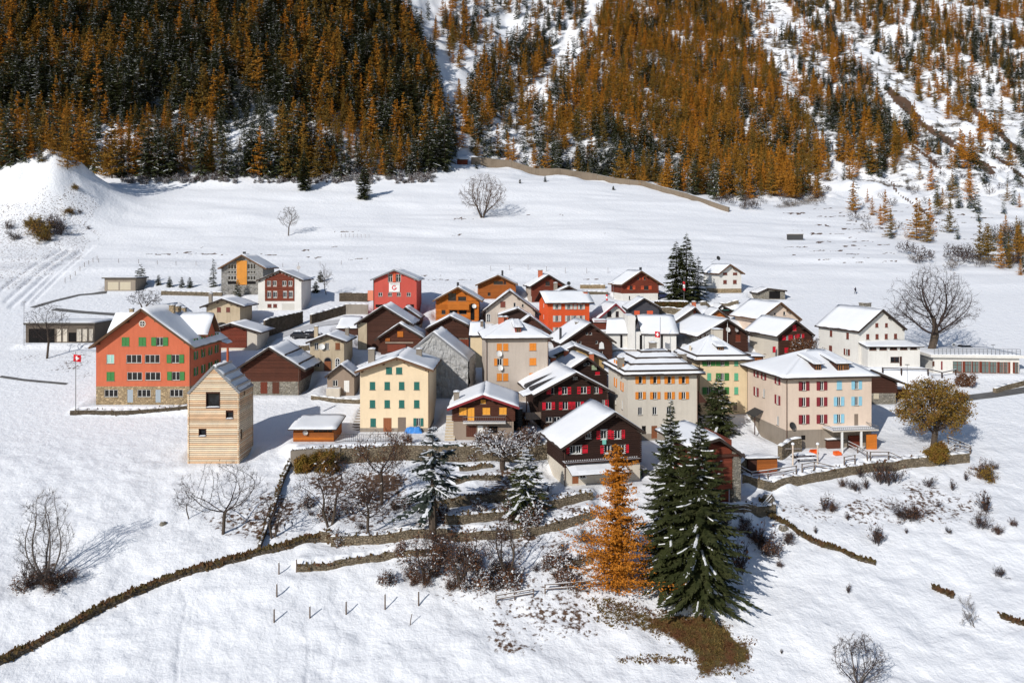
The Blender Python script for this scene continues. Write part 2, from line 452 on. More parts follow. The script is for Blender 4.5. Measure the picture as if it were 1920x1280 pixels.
_wcache = {}
def win_mesh(kind, w, h, fm, key=None):
    "shared meshes of a window frame / pane / shutter / door, origin at the opening's lower middle"
    k = (kind, round(w, 2), round(h, 2), fm.name)
    if k in _wcache: return _wcache[k]
    mb = MB()
    if kind == 'frame':
        t = min(.065, w * .085)
        mb.box(-w / 2, -w / 2 + t, .06, .13, 0, h, fm); mb.box(w / 2 - t, w / 2, .06, .13, 0, h, fm)
        mb.box(-w / 2 + t, w / 2 - t, .06, .13, 0, t, fm); mb.box(-w / 2 + t, w / 2 - t, .06, .13, h - t, h, fm)
        nb = max(2, round(w / .75)) if w > .55 else 1
        for i in range(1, nb): x = -w / 2 + w * i / nb; mb.box(x - t * .55, x + t * .55, .07, .125, t, h - t, fm)
        if h > 1.5: mb.box(-w / 2 + t, w / 2 - t, .075, .12, h * .66 - .02, h * .66 + .02, fm)
    elif kind == 'pane': mb.box(-w / 2, w / 2, .115, .14, 0, h, fm)
    elif kind == 'sill':
        mb.box(-w / 2 - .08, w / 2 + .08, -.09, .05, -.07, 0, fm)
    elif kind == 'surround':
        t = .13
        for x0, x1, z0, z1 in ((-w / 2 - t, -w / 2, -t, h + t), (w / 2, w / 2 + t, -t, h + t), (-w / 2, w / 2, h, h + t), (-w / 2, w / 2, -t, 0)):
            mb.box(x0, x1, -.035, .1, z0, z1, fm)
    elif kind == 'leaf':
        mb.box(-w / 2, w / 2, -.07, -.02, 0, h, fm)
        t = min(.08, w * .2)
        for z0, z1 in ((0, t), (h / 2 - t / 2, h / 2 + t / 2), (h - t, h)): mb.box(-w / 2, w / 2, -.1, -.07, z0, z1, fm)
        mb.box(-w / 2, -w / 2 + t * .7, -.1, -.07, t, h / 2 - t / 2, fm); mb.box(w / 2 - t * .7, w / 2, -.1, -.07, t, h / 2 - t / 2, fm)
        mb.box(-w / 2, -w / 2 + t * .7, -.1, -.07, h / 2 + t / 2, h - t, fm); mb.box(w / 2 - t * .7, w / 2, -.1, -.07, h / 2 + t / 2, h - t, fm)
    elif kind == 'door':
        mb.box(-w / 2, w / 2, .04, .12, 0, h, fm)
        n = max(2, round(w / .3))
        for i in range(n): mb.box(-w / 2 + w * (i + .08) / n, -w / 2 + w * (i + .92) / n, .01, .04, .1, h - .1, fm)
    elif kind == 'arch':
        n = 10
        pts = [(-w / 2, 0), (w / 2, 0)] + [(w / 2 * math.cos(a), h - w / 2 + w / 2 * math.sin(a)) for a in [math.pi * q / n for q in range(n + 1)]]
        f = [(x, .0, z) for x, z in pts]; b = [(x, .12, z) for x, z in pts]
        mb.poly(f, fm)
        for q in range(len(pts)): r = (q + 1) % len(pts); mb.poly([f[q], b[q], b[r], f[r]], fm)
    me = mb.mesh({'frame': 'window', 'leaf': 'shutter'}.get(kind, kind)); _wcache[k] = me
    return me

class House:
    def __init__(s, name, label, cat, x0, x1, yb, depth, yaw=0.0, group=None, basez=None, Y=None):
        s.yaw = R(yaw); s.c, s.sn = math.cos(s.yaw), math.sin(s.yaw)
        cx = (x0 + x1) / 2
        g = G(cx, yb) if Y is None else Vector(((cx - 960) / F * Y, Y, HC - (yb - Y0) / F * Y))
        s.o = g.copy(); s.w = (x1 - x0) * g.y / F
        for _ in range(6):                                   # fit the front to the two wall edges
            a = s.u_of(x0); b = s.u_of(x1)
            s.w = b - a; m = (a + b) / 2
            s.o.x += m * s.c; s.o.y += m * s.sn
        s.o.z = HC - (yb - Y0) / F * s.o.y
        s.d = depth; s.yb = yb; s.k = s.o.y / F
        s.spec = (x0, x1)
        s.root = empty(name, s.o, s.yaw, label, cat, group)
        s.holes = {'f': [], 'l': [], 'r': []}
        level_site(tuple(s.o), s.yaw, s.w, depth)
        s.seed = int(abs(s.o.x * 13 + s.o.y * 7))
    # photo pixel -> local coordinates on the plane v = const
    def u_of(s, px, v=0.0):
        t = (px - 960) / F; ox, oy = s.o.x - v * s.sn, s.o.y + v * s.c
        return (t * oy - ox) / (s.c - t * s.sn)
    def at(s, px, py, v=0.0):
        u = s.u_of(px, v); Yw = s.o.y + u * s.sn + v * s.c
        return u, HC - (py - Y0) / F * Yw - s.o.z
    # ---------------- roofs
    def gable(s, tipL, apex, tipR, of=.9, ob=.6, wood_m=None, snow=.26, th=.17, barge=None, sm=SNOW):
        "ridge runs back from the front; pixel tips are on the snow's top edge at the front of the roof"
        s.kind = 'gable'; wm = wood_m or M_EAVE; th *= 1.3; snow *= .8
        (uL, zL), (ua, za), (uR, zR) = [s.at(*p, v=-of) for p in (tipL, apex, tipR)]
        zl, za2, zr = zL - snow, za - snow * 1.1, zR - snow
        s.prof = (uL, zl - th * 1.15, ua, za2 - th * 1.15, uR, zr - th * 1.15)
        v0, v1 = -of, s.d + ob
        s.v0, s.v1 = v0, v1
        mb = MB()
        for (ax, az, bx, bz) in ((uL, zl, ua, za2), (ua, za2, uR, zr)):
            mb.prism([(ax, v0, az), (bx, v0, bz), (bx, v1, bz), (ax, v1, az)], th, wm)
        s.roof = mb.build('roof', s.root)
        mb = MB()
        n = max(6, int((v1 - v0) / 1.2))
        slab_snow(mb, (uL + .06, v1 - .05, zl), (uL + .06, v0 + .04, zl), (ua, v0 + .04, za2), (ua, v1 - .05, za2), snow, sm, n, 6, seed=s.seed)
        slab_snow(mb, (uR - .06, v0 + .04, zr), (uR - .06, v1 - .05, zr), (ua, v1 - .05, za2), (ua, v0 + .04, za2), snow, sm, n, 6, seed=s.seed + 1)
        mb.build('snow_cover', s.roof, smooth=True)
        bm = barge or wm
        mb = MB()
        for (ax, az, bx, bz) in ((uL, zl, ua, za2), (ua, za2, uR, zr)):
            mb.beam((ax, v0 - .03, az - .17), (bx, v0 - .03, bz - .17), .05, .34, bm)
        mb.build('bargeboard', s.roof)
        for fr in (.04, .35, .65, .96) if s.w > 6 else (.05, .95):
            u = -s.w / 2 + s.w * fr; z = s.top_f(u) - .14
            m2 = MB(); m2.box(-.1, .1, v0 + .15, .3, -.22, 0, wm); m2.build('purlin', s.roof, (u, 0, z))
        m2 = MB(); m2.box(-.1, .1, v0 + .12, .3, -.24, 0, wm); m2.build('purlin', s.roof, (ua, 0, za2 - th * 1.15 - .02))
    def top_f(s, u):
        if s.kind == 'gable':
            uL, zl, ua, za, uR, zr = s.prof
            return float(np.interp(u, [uL, ua, uR], [zl, za, zr]))
        if s.kind == 'shed': return s.zf
        return s.he
    def top_s(s, v, side):
        if s.kind == 'gable': return s.top_f(side * s.w / 2)
        if s.kind == 'ridge': return float(np.interp(v, [-s.of, s.vr, 2 * s.vr + s.of], [s.zf, s.zr, s.zf])) - s.drop
        if s.kind == 'shed': return s.zf + (s.zb - s.zf) * v / s.d
        return s.he
    def ridge_roof(s, eave_y, ridge_y, of=.8, os=.6, snow=.26, th=.17, wood_m=None):
        "ridge parallel to the front: its front slope faces the viewer"
        snow *= .85; th *= 1.2; s.kind = 'ridge'; wm = wood_m or M_EAVE; s.of = of; s.vr = s.d / 2; cx = (s.spec[0] + s.spec[1]) / 2
        _, ze = s.at(cx, eave_y, -of); _, zr = s.at(cx, ridge_y, s.vr)
        ze -= snow; zr -= snow * 1.1
        s.zf, s.zr, s.drop = ze, zr, th * 1.2
        s.he = s.top_s(0, 1); u0, u1 = -s.w / 2 - os, s.w / 2 + os; vb = 2 * s.vr + of
        mb = MB()
        mb.prism([(u0, -of, ze), (u1, -of, ze), (u1, s.vr, zr), (u0, s.vr, zr)], th, wm)
        mb.prism([(u0, s.vr, zr), (u1, s.vr, zr), (u1, vb, ze), (u0, vb, ze)], th, wm)
        s.roof = mb.build('roof', s.root)
        mb = MB(); n = max(6, int((u1 - u0) / 1.2))
        slab_snow(mb, (u0 + .05, -of + .05, ze), (u1 - .05, -of + .05, ze), (u1 - .05, s.vr, zr), (u0 + .05, s.vr, zr), snow, SNOW, n, 7, seed=s.seed)
        slab_snow(mb, (u1 - .05, vb - .05, ze), (u0 + .05, vb - .05, ze), (u0 + .05, s.vr, zr), (u1 - .05, s.vr, zr), snow, SNOW, n, 5, seed=s.seed + 1)
        mb.build('snow_cover', s.roof, smooth=True)
    def hip(s, eave_y, ridge_y, rx0, rx1, of=.9, snow=.25, th=.2, wood_m=None, guards=()):
        snow *= .85; th *= 1.2; s.kind = 'hip'; wm = wood_m or M_EAVE; cx = (s.spec[0] + s.spec[1]) / 2; s.of = of; s.vr = s.d / 2
        _, ze = s.at(cx, eave_y, -of); u0r, zr = s.at(rx0, ridge_y, s.vr); u1r, _ = s.at(rx1, ridge_y, s.vr)
        if u1r - u0r < .3: u1r = u0r + .3
        ze -= snow * .8; zr -= snow * 1.1
        s.he = ze - th; s.zf, s.zr = ze, zr
        a, b, vb = -s.w / 2 - of, s.w / 2 + of, s.d + of
        e = [(a, -of, ze), (b, -of, ze), (b, vb, ze), (a, vb, ze)]; r0, r1 = (u0r, s.vr, zr), (u1r, s.vr, zr)
        mb = MB()
        for pl in ((e[0], e[1], r1, r0), (e[1], e[2], r1), (e[2], e[3], r0, r1), (e[3], e[0], r0)): mb.prism(pl, th, wm)
        s.roof = mb.build('roof', s.root)
        mb = MB(); n = 12
        def ins(p, t=.06): return (p[0] + (t if p[0] < 0 else -t), p[1] + (t if p[1] < 0 else -t), p[2])
        E = [ins(p) for p in e]
        slab_snow(mb, E[0], E[1], r1, r0, snow, SNOW, n, 8, seed=s.seed)
        slab_snow(mb, E[1], E[2], r1, r1, snow, SNOW, n, 8, seed=s.seed + 1)
        slab_snow(mb, E[2], E[3], r0, r1, snow, SNOW, n, 5, seed=s.seed + 2)
        slab_snow(mb, E[3], E[0], r0, r0, snow, SNOW, n, 8, seed=s.seed + 3)
        mb.build('snow_cover', s.roof, smooth=True)
        for g in guards:                                     # snow guards: slim rails with the snow slid below them
            t0 = g
            p = [Vector(e[i]) * (1 - t0) + Vector(q) * t0 for i, q in ((0, r0), (1, r1), (2, r1), (3, r0))]
            mb = MB()
            for i, j in ((0, 1), (3, 0), (1, 2)):
                A, B = p[i] + Vector((0, 0, snow + .10)), p[j] + Vector((0, 0, snow + .10))
                mb.beam(A, B, .12, .26, M_EAVE)
            mb.build('snow_guard', s.roof)
    def flat_roof(s, top_y, over=.25, th=.3, snow=.25, wm=None, slope=0.0):
        s.kind = 'flat'; cx = sum(s.spec) / 2
        _, zt = s.at(cx, top_y, -over); s.he = zt - snow - th
        a, b = -s.w / 2 - over, s.w / 2 + over
        mb = MB(); mb.box(a, b, -over, s.d + over, s.he, s.he + th, wm or M_CONC); s.roof = mb.build('roof', s.root)
        mb = MB(); z = s.he + th
        slab_snow(mb, (a + .05, -over + .05, z), (b - .05, -over + .05, z), (b - .05, s.d + over - .05, z), (a + .05, s.d + over - .05, z), snow, SNOW, 10, 6, amp=.04, seed=s.seed)
        mb.build('snow_cover', s.roof, smooth=True)
    def shed_roof(s, front_y, back_y, of=.7, os=.4, snow=.25, th=.15, wm=None):
        s.kind = 'shed'; cx = sum(s.spec) / 2
        _, zf = s.at(cx, front_y, -of); _, zb = s.at(cx, back_y, s.d + .3)
        zf -= snow; zb -= snow
        a, b = -s.w / 2 - os, s.w / 2 + os
        mb = MB(); P = [(a, -of, zf), (b, -of, zf), (b, s.d + .3, zb), (a, s.d + .3, zb)]
        mb.prism(P, th, wm or M_EAVE); s.roof = mb.build('roof', s.root)
        mb = MB(); slab_snow(mb, *[(p[0] * .985, p[1], p[2]) for p in P], snow, SNOW, 8, 6, seed=s.seed); mb.build('snow_cover', s.roof, smooth=True)
        sl = (zb - zf) / (s.d + .3 + of); s.zf = zf + sl * of - th - .02; s.zb = zf + sl * (of + s.d) - th - .02
    # ---------------- openings: (xa, xb, ya, yb, kind, ...) in photo pixels on the front
    def win(s, xa, xb, ya, yb, kind='w', sh=None, fm=None, sw=None, pane=None, surround=None):
        ua, zt = s.at(xa, ya); ub, zb = s.at(xb, yb)
        s.opening('f', (ua + ub) / 2, zb, ub - ua, zt - zb, kind, sh, fm, sw, pane, surround)
    def side(s, side, v, z, w, h, kind='w', sh=None, fm=None, sw=None):
        s.opening(side, v, z, w, h, kind, sh, fm, sw)
    def opening(s, face, a, z, w, h, kind, sh=None, fm=None, sw=None, pane=None, surround=None):
        fm = fm or M_WHITE
        if face == 'f': loc, rz = (a, 0, z), 0
        elif face == 'l': loc, rz = (-s.w / 2, a, z), -math.pi / 2
        else: loc, rz = (s.w / 2, a, z), math.pi / 2
        c, sn = math.cos(rz), math.sin(rz)
        def P(name, me, parent=s.root, off=(0, 0, 0)):
            o = bpy.data.objects.new(name, me); COL.objects.link(o); o.parent = parent
            if parent is s.root:
                o.location = (loc[0] + off[0] * c - off[1] * sn, loc[1] + off[0] * sn + off[1] * c, loc[2] + off[2]); o.rotation_euler.z = rz
            else: o.location = off
            return o
        if kind not in ('n', 'p', 'aw', 'ad'): s.holes[face].append((a, z, w, h))
        if kind in ('w', 'so', 'sl', 'sr'):
            f = P('window', win_mesh('frame', w, h, fm)); P('pane', win_mesh('pane', w, h, pane or GL), f)
            if surround: P('surround', win_mesh('surround', w, h, surround), f)
            else: P('sill', win_mesh('sill', w, h, M_CONC), f)
            if kind != 'w':
                lw = sw or w * .5
                for sg in (-1, 1):
                    if (sg < 0 and kind == 'sr') or (sg > 0 and kind == 'sl'): continue
                    P('shutter', win_mesh('leaf', lw, h, sh), off=(sg * (w / 2 + lw / 2 + .02 + (.13 if surround else 0)), 0, 0))
        elif kind == 'c':
            f = P('window', win_mesh('frame', w, h, fm))
            for sg in (-1, 1): P('shutter', win_mesh('leaf', w / 2 - .01, h, sh), off=(sg * w / 4, .05, 0))
            P('sill', win_mesh('sill', w, h, M_CONC), f)
        elif kind == 'd': P('door', win_mesh('door', w, h, sh or fm))
        elif kind == 'g': P('garage_door', win_mesh('door', w, h, sh or fm))
        elif kind == 'o': P('opening', win_mesh('pane', w, h, M_DARK))
        elif kind == 'p': P('panel', win_mesh('leaf', w, h, sh))
        elif kind == 'aw':
            f = P('window', win_mesh('arch', w + .22, h + .11, fm), off=(0, -.05, 0)); P('pane', win_mesh('arch', w, h, GL), f, (0, -.03, .02))
            m2 = MB(); m2.box(-.05, .05, -.06, .0, 0, h - .1, fm)
            for q in (.3, .55): m2.box(-w / 2, w / 2, -.055, .0, h * q, h * q + .06, fm)
            m2.build('glazing_bar', f)
        elif kind == 'ad':
            f = P('door', win_mesh('arch', w + .3, h + .15, M_CONC), off=(0, -.05, 0)); P('fanlight', win_mesh('arch', w, h, GL), f, (0, -.03, 0))
            P('door_leaf', win_mesh('door', w, h - w / 2 - .05, sh), f, (0, -.09, 0))
    # ---------------- walls
    def walls(s, m, base=None, logs=None, side_m=None, reveal=.16):
        "m wall material; base=(photo row, material); logs=(row_bottom, row_top or None, mode, material)"
        zb = s.at(sum(s.spec) / 2, base[0])[1] if base else None
        s.same_side = side_m is None; side_m = side_m or m
        mb = MB(); w2 = s.w / 2
        lg = None
        if logs:
            cx = sum(s.spec) / 2
            lg = (s.at(cx, logs[0])[1], s.at(cx, logs[1])[1] if logs[1] else 99)
        s._face(mb, -w2, w2, s.top_f, s.holes['f'], lambda a, z, q=0: (a, q, z), m, zb, base, reveal, [s.prof[2]] if s.kind == 'gable' else [])
        cuts = [s.vr] if s.kind == 'ridge' else []
        s._face(mb, 0, s.d, lambda v: s.top_s(v, -1), s.holes['l'], lambda a, z, q=0: (-w2 + q, a, z), side_m, zb, base, reveal, cuts, flip=True)
        s._face(mb, 0, s.d, lambda v: s.top_s(v, 1), s.holes['r'], lambda a, z, q=0: (w2 - q, a, z), side_m, zb, base, reveal, cuts)
        s._face(mb, -w2, w2, (lambda u: s.zb) if s.kind == 'shed' else s.top_f, [], lambda a, z, q=0: (a, s.d - q, z), side_m, None, None, reveal, [s.prof[2]] if s.kind == 'gable' else [], flip=True)
        s.wall = mb.build('wall', s.root)
        if logs: s._logs(lg, logs[2], logs[3], logs[4] if len(logs) > 4 else .28)
    def _face(s, mb, a0, a1, top, holes, pt, m, zb, base, rev, cuts=(), flip=False):
        xs = sorted(set([a0, a1] + [c for c in cuts if a0 < c < a1] + [x for (a, z, w, h) in holes for x in (a - w / 2, a + w / 2) if a0 < x < a1]))
        def quad(p):
            mb.poly(p[::-1] if flip else p, m)
        for xa, xb in zip(xs, xs[1:]):
            if xb - xa < 1e-4: continue
            mid = (xa + xb) / 2
            hs = sorted([(z, z + h) for (a, z, w, h) in holes if abs(a - mid) < w / 2])
            z = -4.0; segs = []
            for lo, hi in hs:
                if lo > z: segs.append((z, z, lo, lo))
                z = hi
            segs.append((z, z, max(z, top(xa)), max(z, top(xb))))
            for l0, l1, h0, h1 in segs:
                parts = [(l0, l1, h0, h1, m)]
                if base and l0 < zb:
                    parts = [(l0, l1, min(zb, h0), min(zb, h1), base[1])]
                    if min(h0, h1) > zb: parts.append((zb, zb, h0, h1, m))
                for A, B, Cc, D, mm in parts:
                    p = [pt(xa, A), pt(xb, B), pt(xb, D), pt(xa, Cc)]
                    mb.poly(p[::-1] if flip else p, mm)
        for a, z, w, h in holes:
            x0, x1, z1 = a - w / 2, a + w / 2, z + h
            mm = base[1] if base and z1 < zb + .3 else m
            for p in ([(x0, z, 0), (x0, z, rev), (x0, z1, rev), (x0, z1, 0)], [(x1, z, 0), (x1, z1, 0), (x1, z1, rev), (x1, z, rev)],
                      [(x0, z1, 0), (x0, z1, rev), (x1, z1, rev), (x1, z1, 0)], [(x0, z, 0), (x1, z, 0), (x1, z, rev), (x0, z, rev)]):
                q = [pt(x[0], x[1], x[2]) for x in p]; mb.poly(q if flip else q[::-1], mm)
    def _logs(s, lg, mode, m, ch=.28):
        w2 = s.w / 2; zmax = max(s.top_f(u) for u in np.linspace(-w2, w2, 21))
        zmax = min(zmax, lg[1]); rs = random.Random(s.seed)
        stuff = {'f': MB(), 'l': MB(), 'r': MB()}
        z = lg[0]
        while z < zmax - .1:
            for face in ('f', 'l', 'r') if s.same_side else ('f',):
                lo, hi = (-w2, w2) if face == 'f' else (0, s.d)
                N_ = 60; us = np.linspace(lo, hi, N_ + 1)
                tp = s.top_f if face == 'f' else (lambda v: s.top_s(v, -1 if face == 'l' else 1))
                ok = [u for u in us if tp(u) >= z + ch * .55]
                if not ok: continue
                A, B = min(ok), max(ok)
                hl = sorted([(a - w / 2, a + w / 2) for (a, hz, w, h) in s.holes[face] if hz < z + ch * .6 and hz + h > z + ch * .4])
                segs, x = [], A
                for p, q in hl:
                    if p > x: segs.append((x, p))
                    x = max(x, q)
                if x < B: segs.append((x, B))
                for p, q in segs:
                    if q - p < .12: continue
                    e0 = .22 if p == lo and face == 'f' else 0; e1 = .22 if q == hi and face == 'f' else 0
                    pr = .05 + rs.uniform(0, .035)
                    mb = MB() if mode == 'parts' and face == 'f' else stuff[face]
                    prof = [(.02, z + .015), (-pr, z + ch * .2), (-pr - .01, z + ch * .75), (.02, z + ch - .015)]
                    def pt(a, qd, zz):
                        return (a, qd, zz) if face == 'f' else ((-w2 + qd, a, zz) if face == 'l' else (w2 - qd, a, zz))
                    L = [pt(p - e0, qd, zz) for qd, zz in prof]; Rr = [pt(q + e1, qd, zz) for qd, zz in prof]
                    fl = face == 'l'
                    for i in range(3):
                        f = [L[i], Rr[i], Rr[i + 1], L[i + 1]]; mb.poly(f[::-1] if fl else f, m)
                    mb.poly(L if fl else L[::-1], m); mb.poly(Rr[::-1] if fl else Rr, m)
                    if mode == 'parts' and face == 'f': mb.build('log', s.root)
            z += ch
        for face, mb in stuff.items():
            if mb.f: tag(mb.build('log_courses', s.root), kind='stuff')
    # ---------------- extras
    def chimney(s, px, top_y, v=2.0, w=.8, m=None, cap=True, h=3.0):
        u, zt = s.at(px, top_y, v); m = m or M_CONC; mb = MB()
        mb.box(-w / 2, w / 2, -w / 2, w / 2, -h, -.25, m)
        o = mb.build('chimney', s.root, (u, v, zt))
        if cap:
            c = MB(); c.box(-w / 2 - .08, w / 2 + .08, -w / 2 - .08, w / 2 + .08, -.25, -.14, M_CONC); c.build('cap', o)
            c = MB(); slab_snow(c, (-w / 2 - .05, -w / 2 - .05, -.14), (w / 2 + .05, -w / 2 - .05, -.14), (w / 2 + .05, w / 2 + .05, -.14), (-w / 2 - .05, w / 2 + .05, -.14), .16, SNOW, 3, 3, .02); c.build('snow_cap', o)
    def dish(s, px, py, d=.9, v=-.35, m=None):
        u, z = s.at(px, py, v); mb = MB(); n = 14; m = m or M_WHITE
        ctr = len(mb.v)
        rings = [[(rr * d / 2 * math.cos(a), -.16 * (rr * rr) + .12, rr * d / 2 * math.sin(a)) for a in [2 * math.pi * q / n for q in range(n)]] for rr in (.35, .7, 1.0)]
        mb.poly(rings[0], m)
        for A, B in zip(rings, rings[1:]):
            for q in range(n): mb.poly([A[q], A[(q + 1) % n], B[(q + 1) % n], B[q]], m)
        o = mb.build('satellite_dish', s.root, (u, v, z), smooth=True); o.rotation_euler = (R(-20), 0, R(12))
        c = MB(); c.beam((0, .1, 0), (0, abs(v) + .05, -.1), .06, .06, M_METAL); c.beam((0, -.45, -.25), (0, 0, -.45 * d), .03, .03, M_METAL); c.build('bracket', o)
    def downpipe(s, side=-1, bot=None):
        u = side * (s.w / 2 - .06); mb = MB()
        mb.tube([(u, -.1, -.2), (u, -.1, s.top_f(u) - .25), (u, -.5, s.top_f(u) - .02)], .06, M_COPPER, 6); mb.build('downpipe', s.root)
    def balcony(s, xa, xb, floor_y, rail_y, dep=1.3, m=None, rail_m=None, floor_m=None, slats=True, under=None):
        ua, zf = s.at(xa, floor_y, -dep); ub, zr = s.at(xb, rail_y, -dep); m = m or M_EAVE2; rail_m = rail_m or m
        o = tag(empty('balcony', (0, 0, 0))); o.parent = s.root
        mb = MB(); mb.box(ua, ub, -dep, -.02, zf - .16, zf, floor_m or m, SNOW); f = mb.build('floor_slab', o)
        mb = MB(); h = zr - zf
        mb.box(ua, ub, -dep, -dep + .06, h * 0 + zf + h - .07, zf + h, rail_m)
        mb.box(ua, ub, -dep, -dep + .05, zf + .1, zf + .16, rail_m)
        for u in (ua, ub - .06): mb.box(u, u + .06, -dep, -.02, zf + h - .07, zf + h, rail_m)
        mb.build('handrail', o)
        n = int((ub - ua) / .32)
        for i in range(n + 1):
            mb = MB(); w = .13 if slats else .03; u = ua + (ub - ua - w) * i / n
            mb.box(u, u + w, -dep + .012, -dep + .04, zf + .16, zf + h - .07, rail_m); mb.build('baluster', o)
        if under:
            for u in under:
                uu = s.u_of(u, -dep); mb = MB(); mb.box(uu - .12, uu + .12, -dep + .05, -dep + .29, -.6, zf - .16, M_WHITE); mb.build('column', o)
        return o
    def dormer(s, xa, xb, sill_y, head_y, wm, slope=.18, n=1, snow=.22):
        "a shed dormer on the front slope"
        tanr = (s.zr - s.zf) / (s.vr + s.of)
        v = 1.0
        for _ in range(12):
            _, z = s.at((xa + xb) / 2, sill_y, v); v = (z - s.zf) / tanr - s.of
        ua, zt = s.at(xa, head_y, v); ub, zb = s.at(xb, sill_y, v)
        o = tag(empty('dormer', (0, 0, 0))); o.parent = s.root
        dv = (zt - zb) / max(.1, tanr - slope) + .2
        mb = MB(); mb.box(ua, ub, v, v + dv, zb - .5, zt, wm); mb.build('wall', o)
        w = (ub - ua - .2) / n
        for i in range(n):
            f = put('window', win_mesh('frame', w - .12, zt - zb - .2, wood('dormer_frame', C(190, 130, 80))), o, (ua + .1 + w * (i + .5), v - .12, zb + .08))
            mb = MB(); hw = w / 2 - .06; mb.box(-hw + .05, hw - .05, .095, .11, .05, zt - zb - .25, GL); mb.build('pane', o, (ua + .1 + w * (i + .5), v - .12, zb + .08))
        q = .35; zr = zt + slope * dv
        mb = MB(); P = [(ua - q, v - .4, zt), (ub + q, v - .4, zt), (ub + q, v + dv, zr), (ua - q, v + dv, zr)]
        mb.prism([(p[0], p[1], p[2] + .1) for p in P], .1, M_EAVE)
        slab_snow(mb, *[(p[0], p[1], p[2] + .1) for p in P], snow, SNOW, 5, 4, .03); mb.build('dormer_roof', o)
def zc(ox, oy, k, *t):
    "coordinates read off an enlarged crop, back to photo pixels: (xa, xb, ya, yb)"
    return (ox + t[0] / k, ox + t[1] / k, oy + t[2] / k, oy + t[3] / k)
# ================================================================ the village
PL_RED = plaster('red_plaster', C(214, 116, 84), .3)
PL_CREAM = plaster('cream_plaster', C(250, 226, 190), .14)
PL_GREY = plaster('grey_beige_plaster', C(206, 192, 178), .3)
PL_WARM = plaster('warm_grey_plaster', C(222, 212, 196), .2)
PL_YEL = plaster('pale_yellow_plaster', C(244, 220, 180), .2)
PL_PINK = plaster('pale_pink_plaster', C(238, 216, 196), .15)
PL_WHITE = plaster('white_plaster', C(240, 236, 228), .18)
PL_ORANGE = plaster('orange_plaster', C(236, 98, 52), .15)
PL_ROSE = plaster('rose_red_plaster', C(208, 94, 82), .15)
PL_PLINTH = plaster('grey_plinth', C(158, 146, 132), .4)
ST_WARM = stone('warm_rubble_masonry', C(196, 172, 138), 2.2)
ST_GREY = stone('grey_rubble_masonry', C(165, 158, 146), 2.4)
ST_TAN = plaster('tan_rendered_masonry', C(202, 184, 156), .5)
W_DARK = wood('sun_blackened_larch', C(80, 50, 39))
W_BLACK = wood('black_timber', C(60, 40, 33))
W_BROWN = wood('brown_barn_boards', C(96, 56, 42))
W_RED = wood('reddish_boards', C(128, 62, 44))
W_ORANGE = wood('honey_larch', C(206, 118, 42))
W_ORB = wood('orange_brown_larch', C(172, 98, 44))
W_LARCH = wood('fresh_larch', C(252, 220, 184), .16, (1, 1, 10))
W_PANEL = wood('golden_panel', C(224, 150, 66), .15)
W_DOOR = wood('oak_door', C(150, 92, 60))
W_GREYW = wood('weathered_grey_boards', C(150, 132, 116))
W_SLATE = wood('slate_blue_boards', C(84, 82, 88))
def paint(n, *c): return flat(n, C(*c), .55, .35, .1)
S_GREEN, S_GREEN2, S_TEAL = paint('green_paint', 62, 130, 66), paint('mint_green_paint', 100, 185, 145), paint('dark_teal_paint', 40, 110, 100)
S_RED, S_WINE, S_BLUE = paint('red_paint', 214, 30, 52), paint('wine_red_paint', 140, 48, 56), paint('light_blue_paint', 150, 205, 225)
S_ORANGE, S_GOLD = paint('orange_paint', 232, 142, 50), paint('golden_yellow_paint', 240, 168, 62)
S_BROWN, S_GREYB = paint('brown_paint', 120, 62, 50), paint('grey_blue_paint', 170, 180, 188)
S_LGREY, S_ORRED = paint('pale_grey_paint', 215, 210, 200), paint('orange_red_paint', 214, 92, 54)
S_BARGE = paint('maroon_paint', 140, 48, 52)
Z1 = (0, 440, 2.783); Z2 = (360, 440, 5.333); Z3 = (420, 560, 4.5725); Z4 = (680, 480, 5.0526); Z5 = (780, 580, 4.5725)
Z6 = (980, 440, 5.333); Z7 = (1120, 580, 4.9235); Z8 = (1300, 480, 3.0968); ZS = (160, 560, 5.8185)
ZP = (1400, 640, 6.096); ZG = (1130, 640, 6.4); ZT = (880, 590, 8.0); ZW = (1530, 550, 8.0); ZF = (960, 720, 3.764); ZK = (1180, 560, 5.333)
def P(Z, x, y): return (Z[0] + x / Z[2], Z[1] + y / Z[2])
def wins(h, Z, rows, **kw):
    for xa, xb, ya, yb, *k in rows:
        kk = dict(kw)
        if k: kk['kind'] = k[0]
        if len(k) > 1: kk.update(k[1])
        h.win(*zc(*Z, xa, xb, ya, yb), **kk)
V = 'house'
# --- the red school on the left
h = House('apartment_house', 'long brick-red gabled house with green shutters and a small round attic window', V, 180, 357, 758, 14.0)
wins(h, ZS, [(398, 480, 420, 515, 'c', dict(sh=S_GREEN)), (582, 662, 420, 515, 'c', dict(sh=S_GREEN)), (775, 848, 420, 513, 'so', dict(sh=S_GREEN, sw=.8)),
             (230, 314, 608, 705, 'w', dict(pane=flat('tinted_pane', (.30, .55, .48), .2, .5))), (447, 614, 610, 700, 'w'), (648, 812, 610, 700, 'w'), (940, 1025, 608, 700, 'so', dict(sh=S_GREEN, sw=.75)),
             (233, 318, 797, 895, 'c', dict(sh=S_GREEN)), (455, 620, 800, 888, 'w'), (653, 820, 800, 888, 'w'), (945, 1032, 795, 888, 'so', dict(sh=S_GREEN, sw=.75)),
             (208, 355, 990, 1070, 'w'), (568, 712, 990, 1070, 'w'), (922, 1065, 988, 1068, 'w'),
             (458, 520, 990, 1130, 'd', dict(sh=S_GREYB)), (765, 822, 990, 1130, 'd', dict(sh=S_GREYB))])
h.gable((166, 649), (264, 576), (365, 650), of=1.1, ob=.6, wood_m=M_EAVE2, snow=.22)
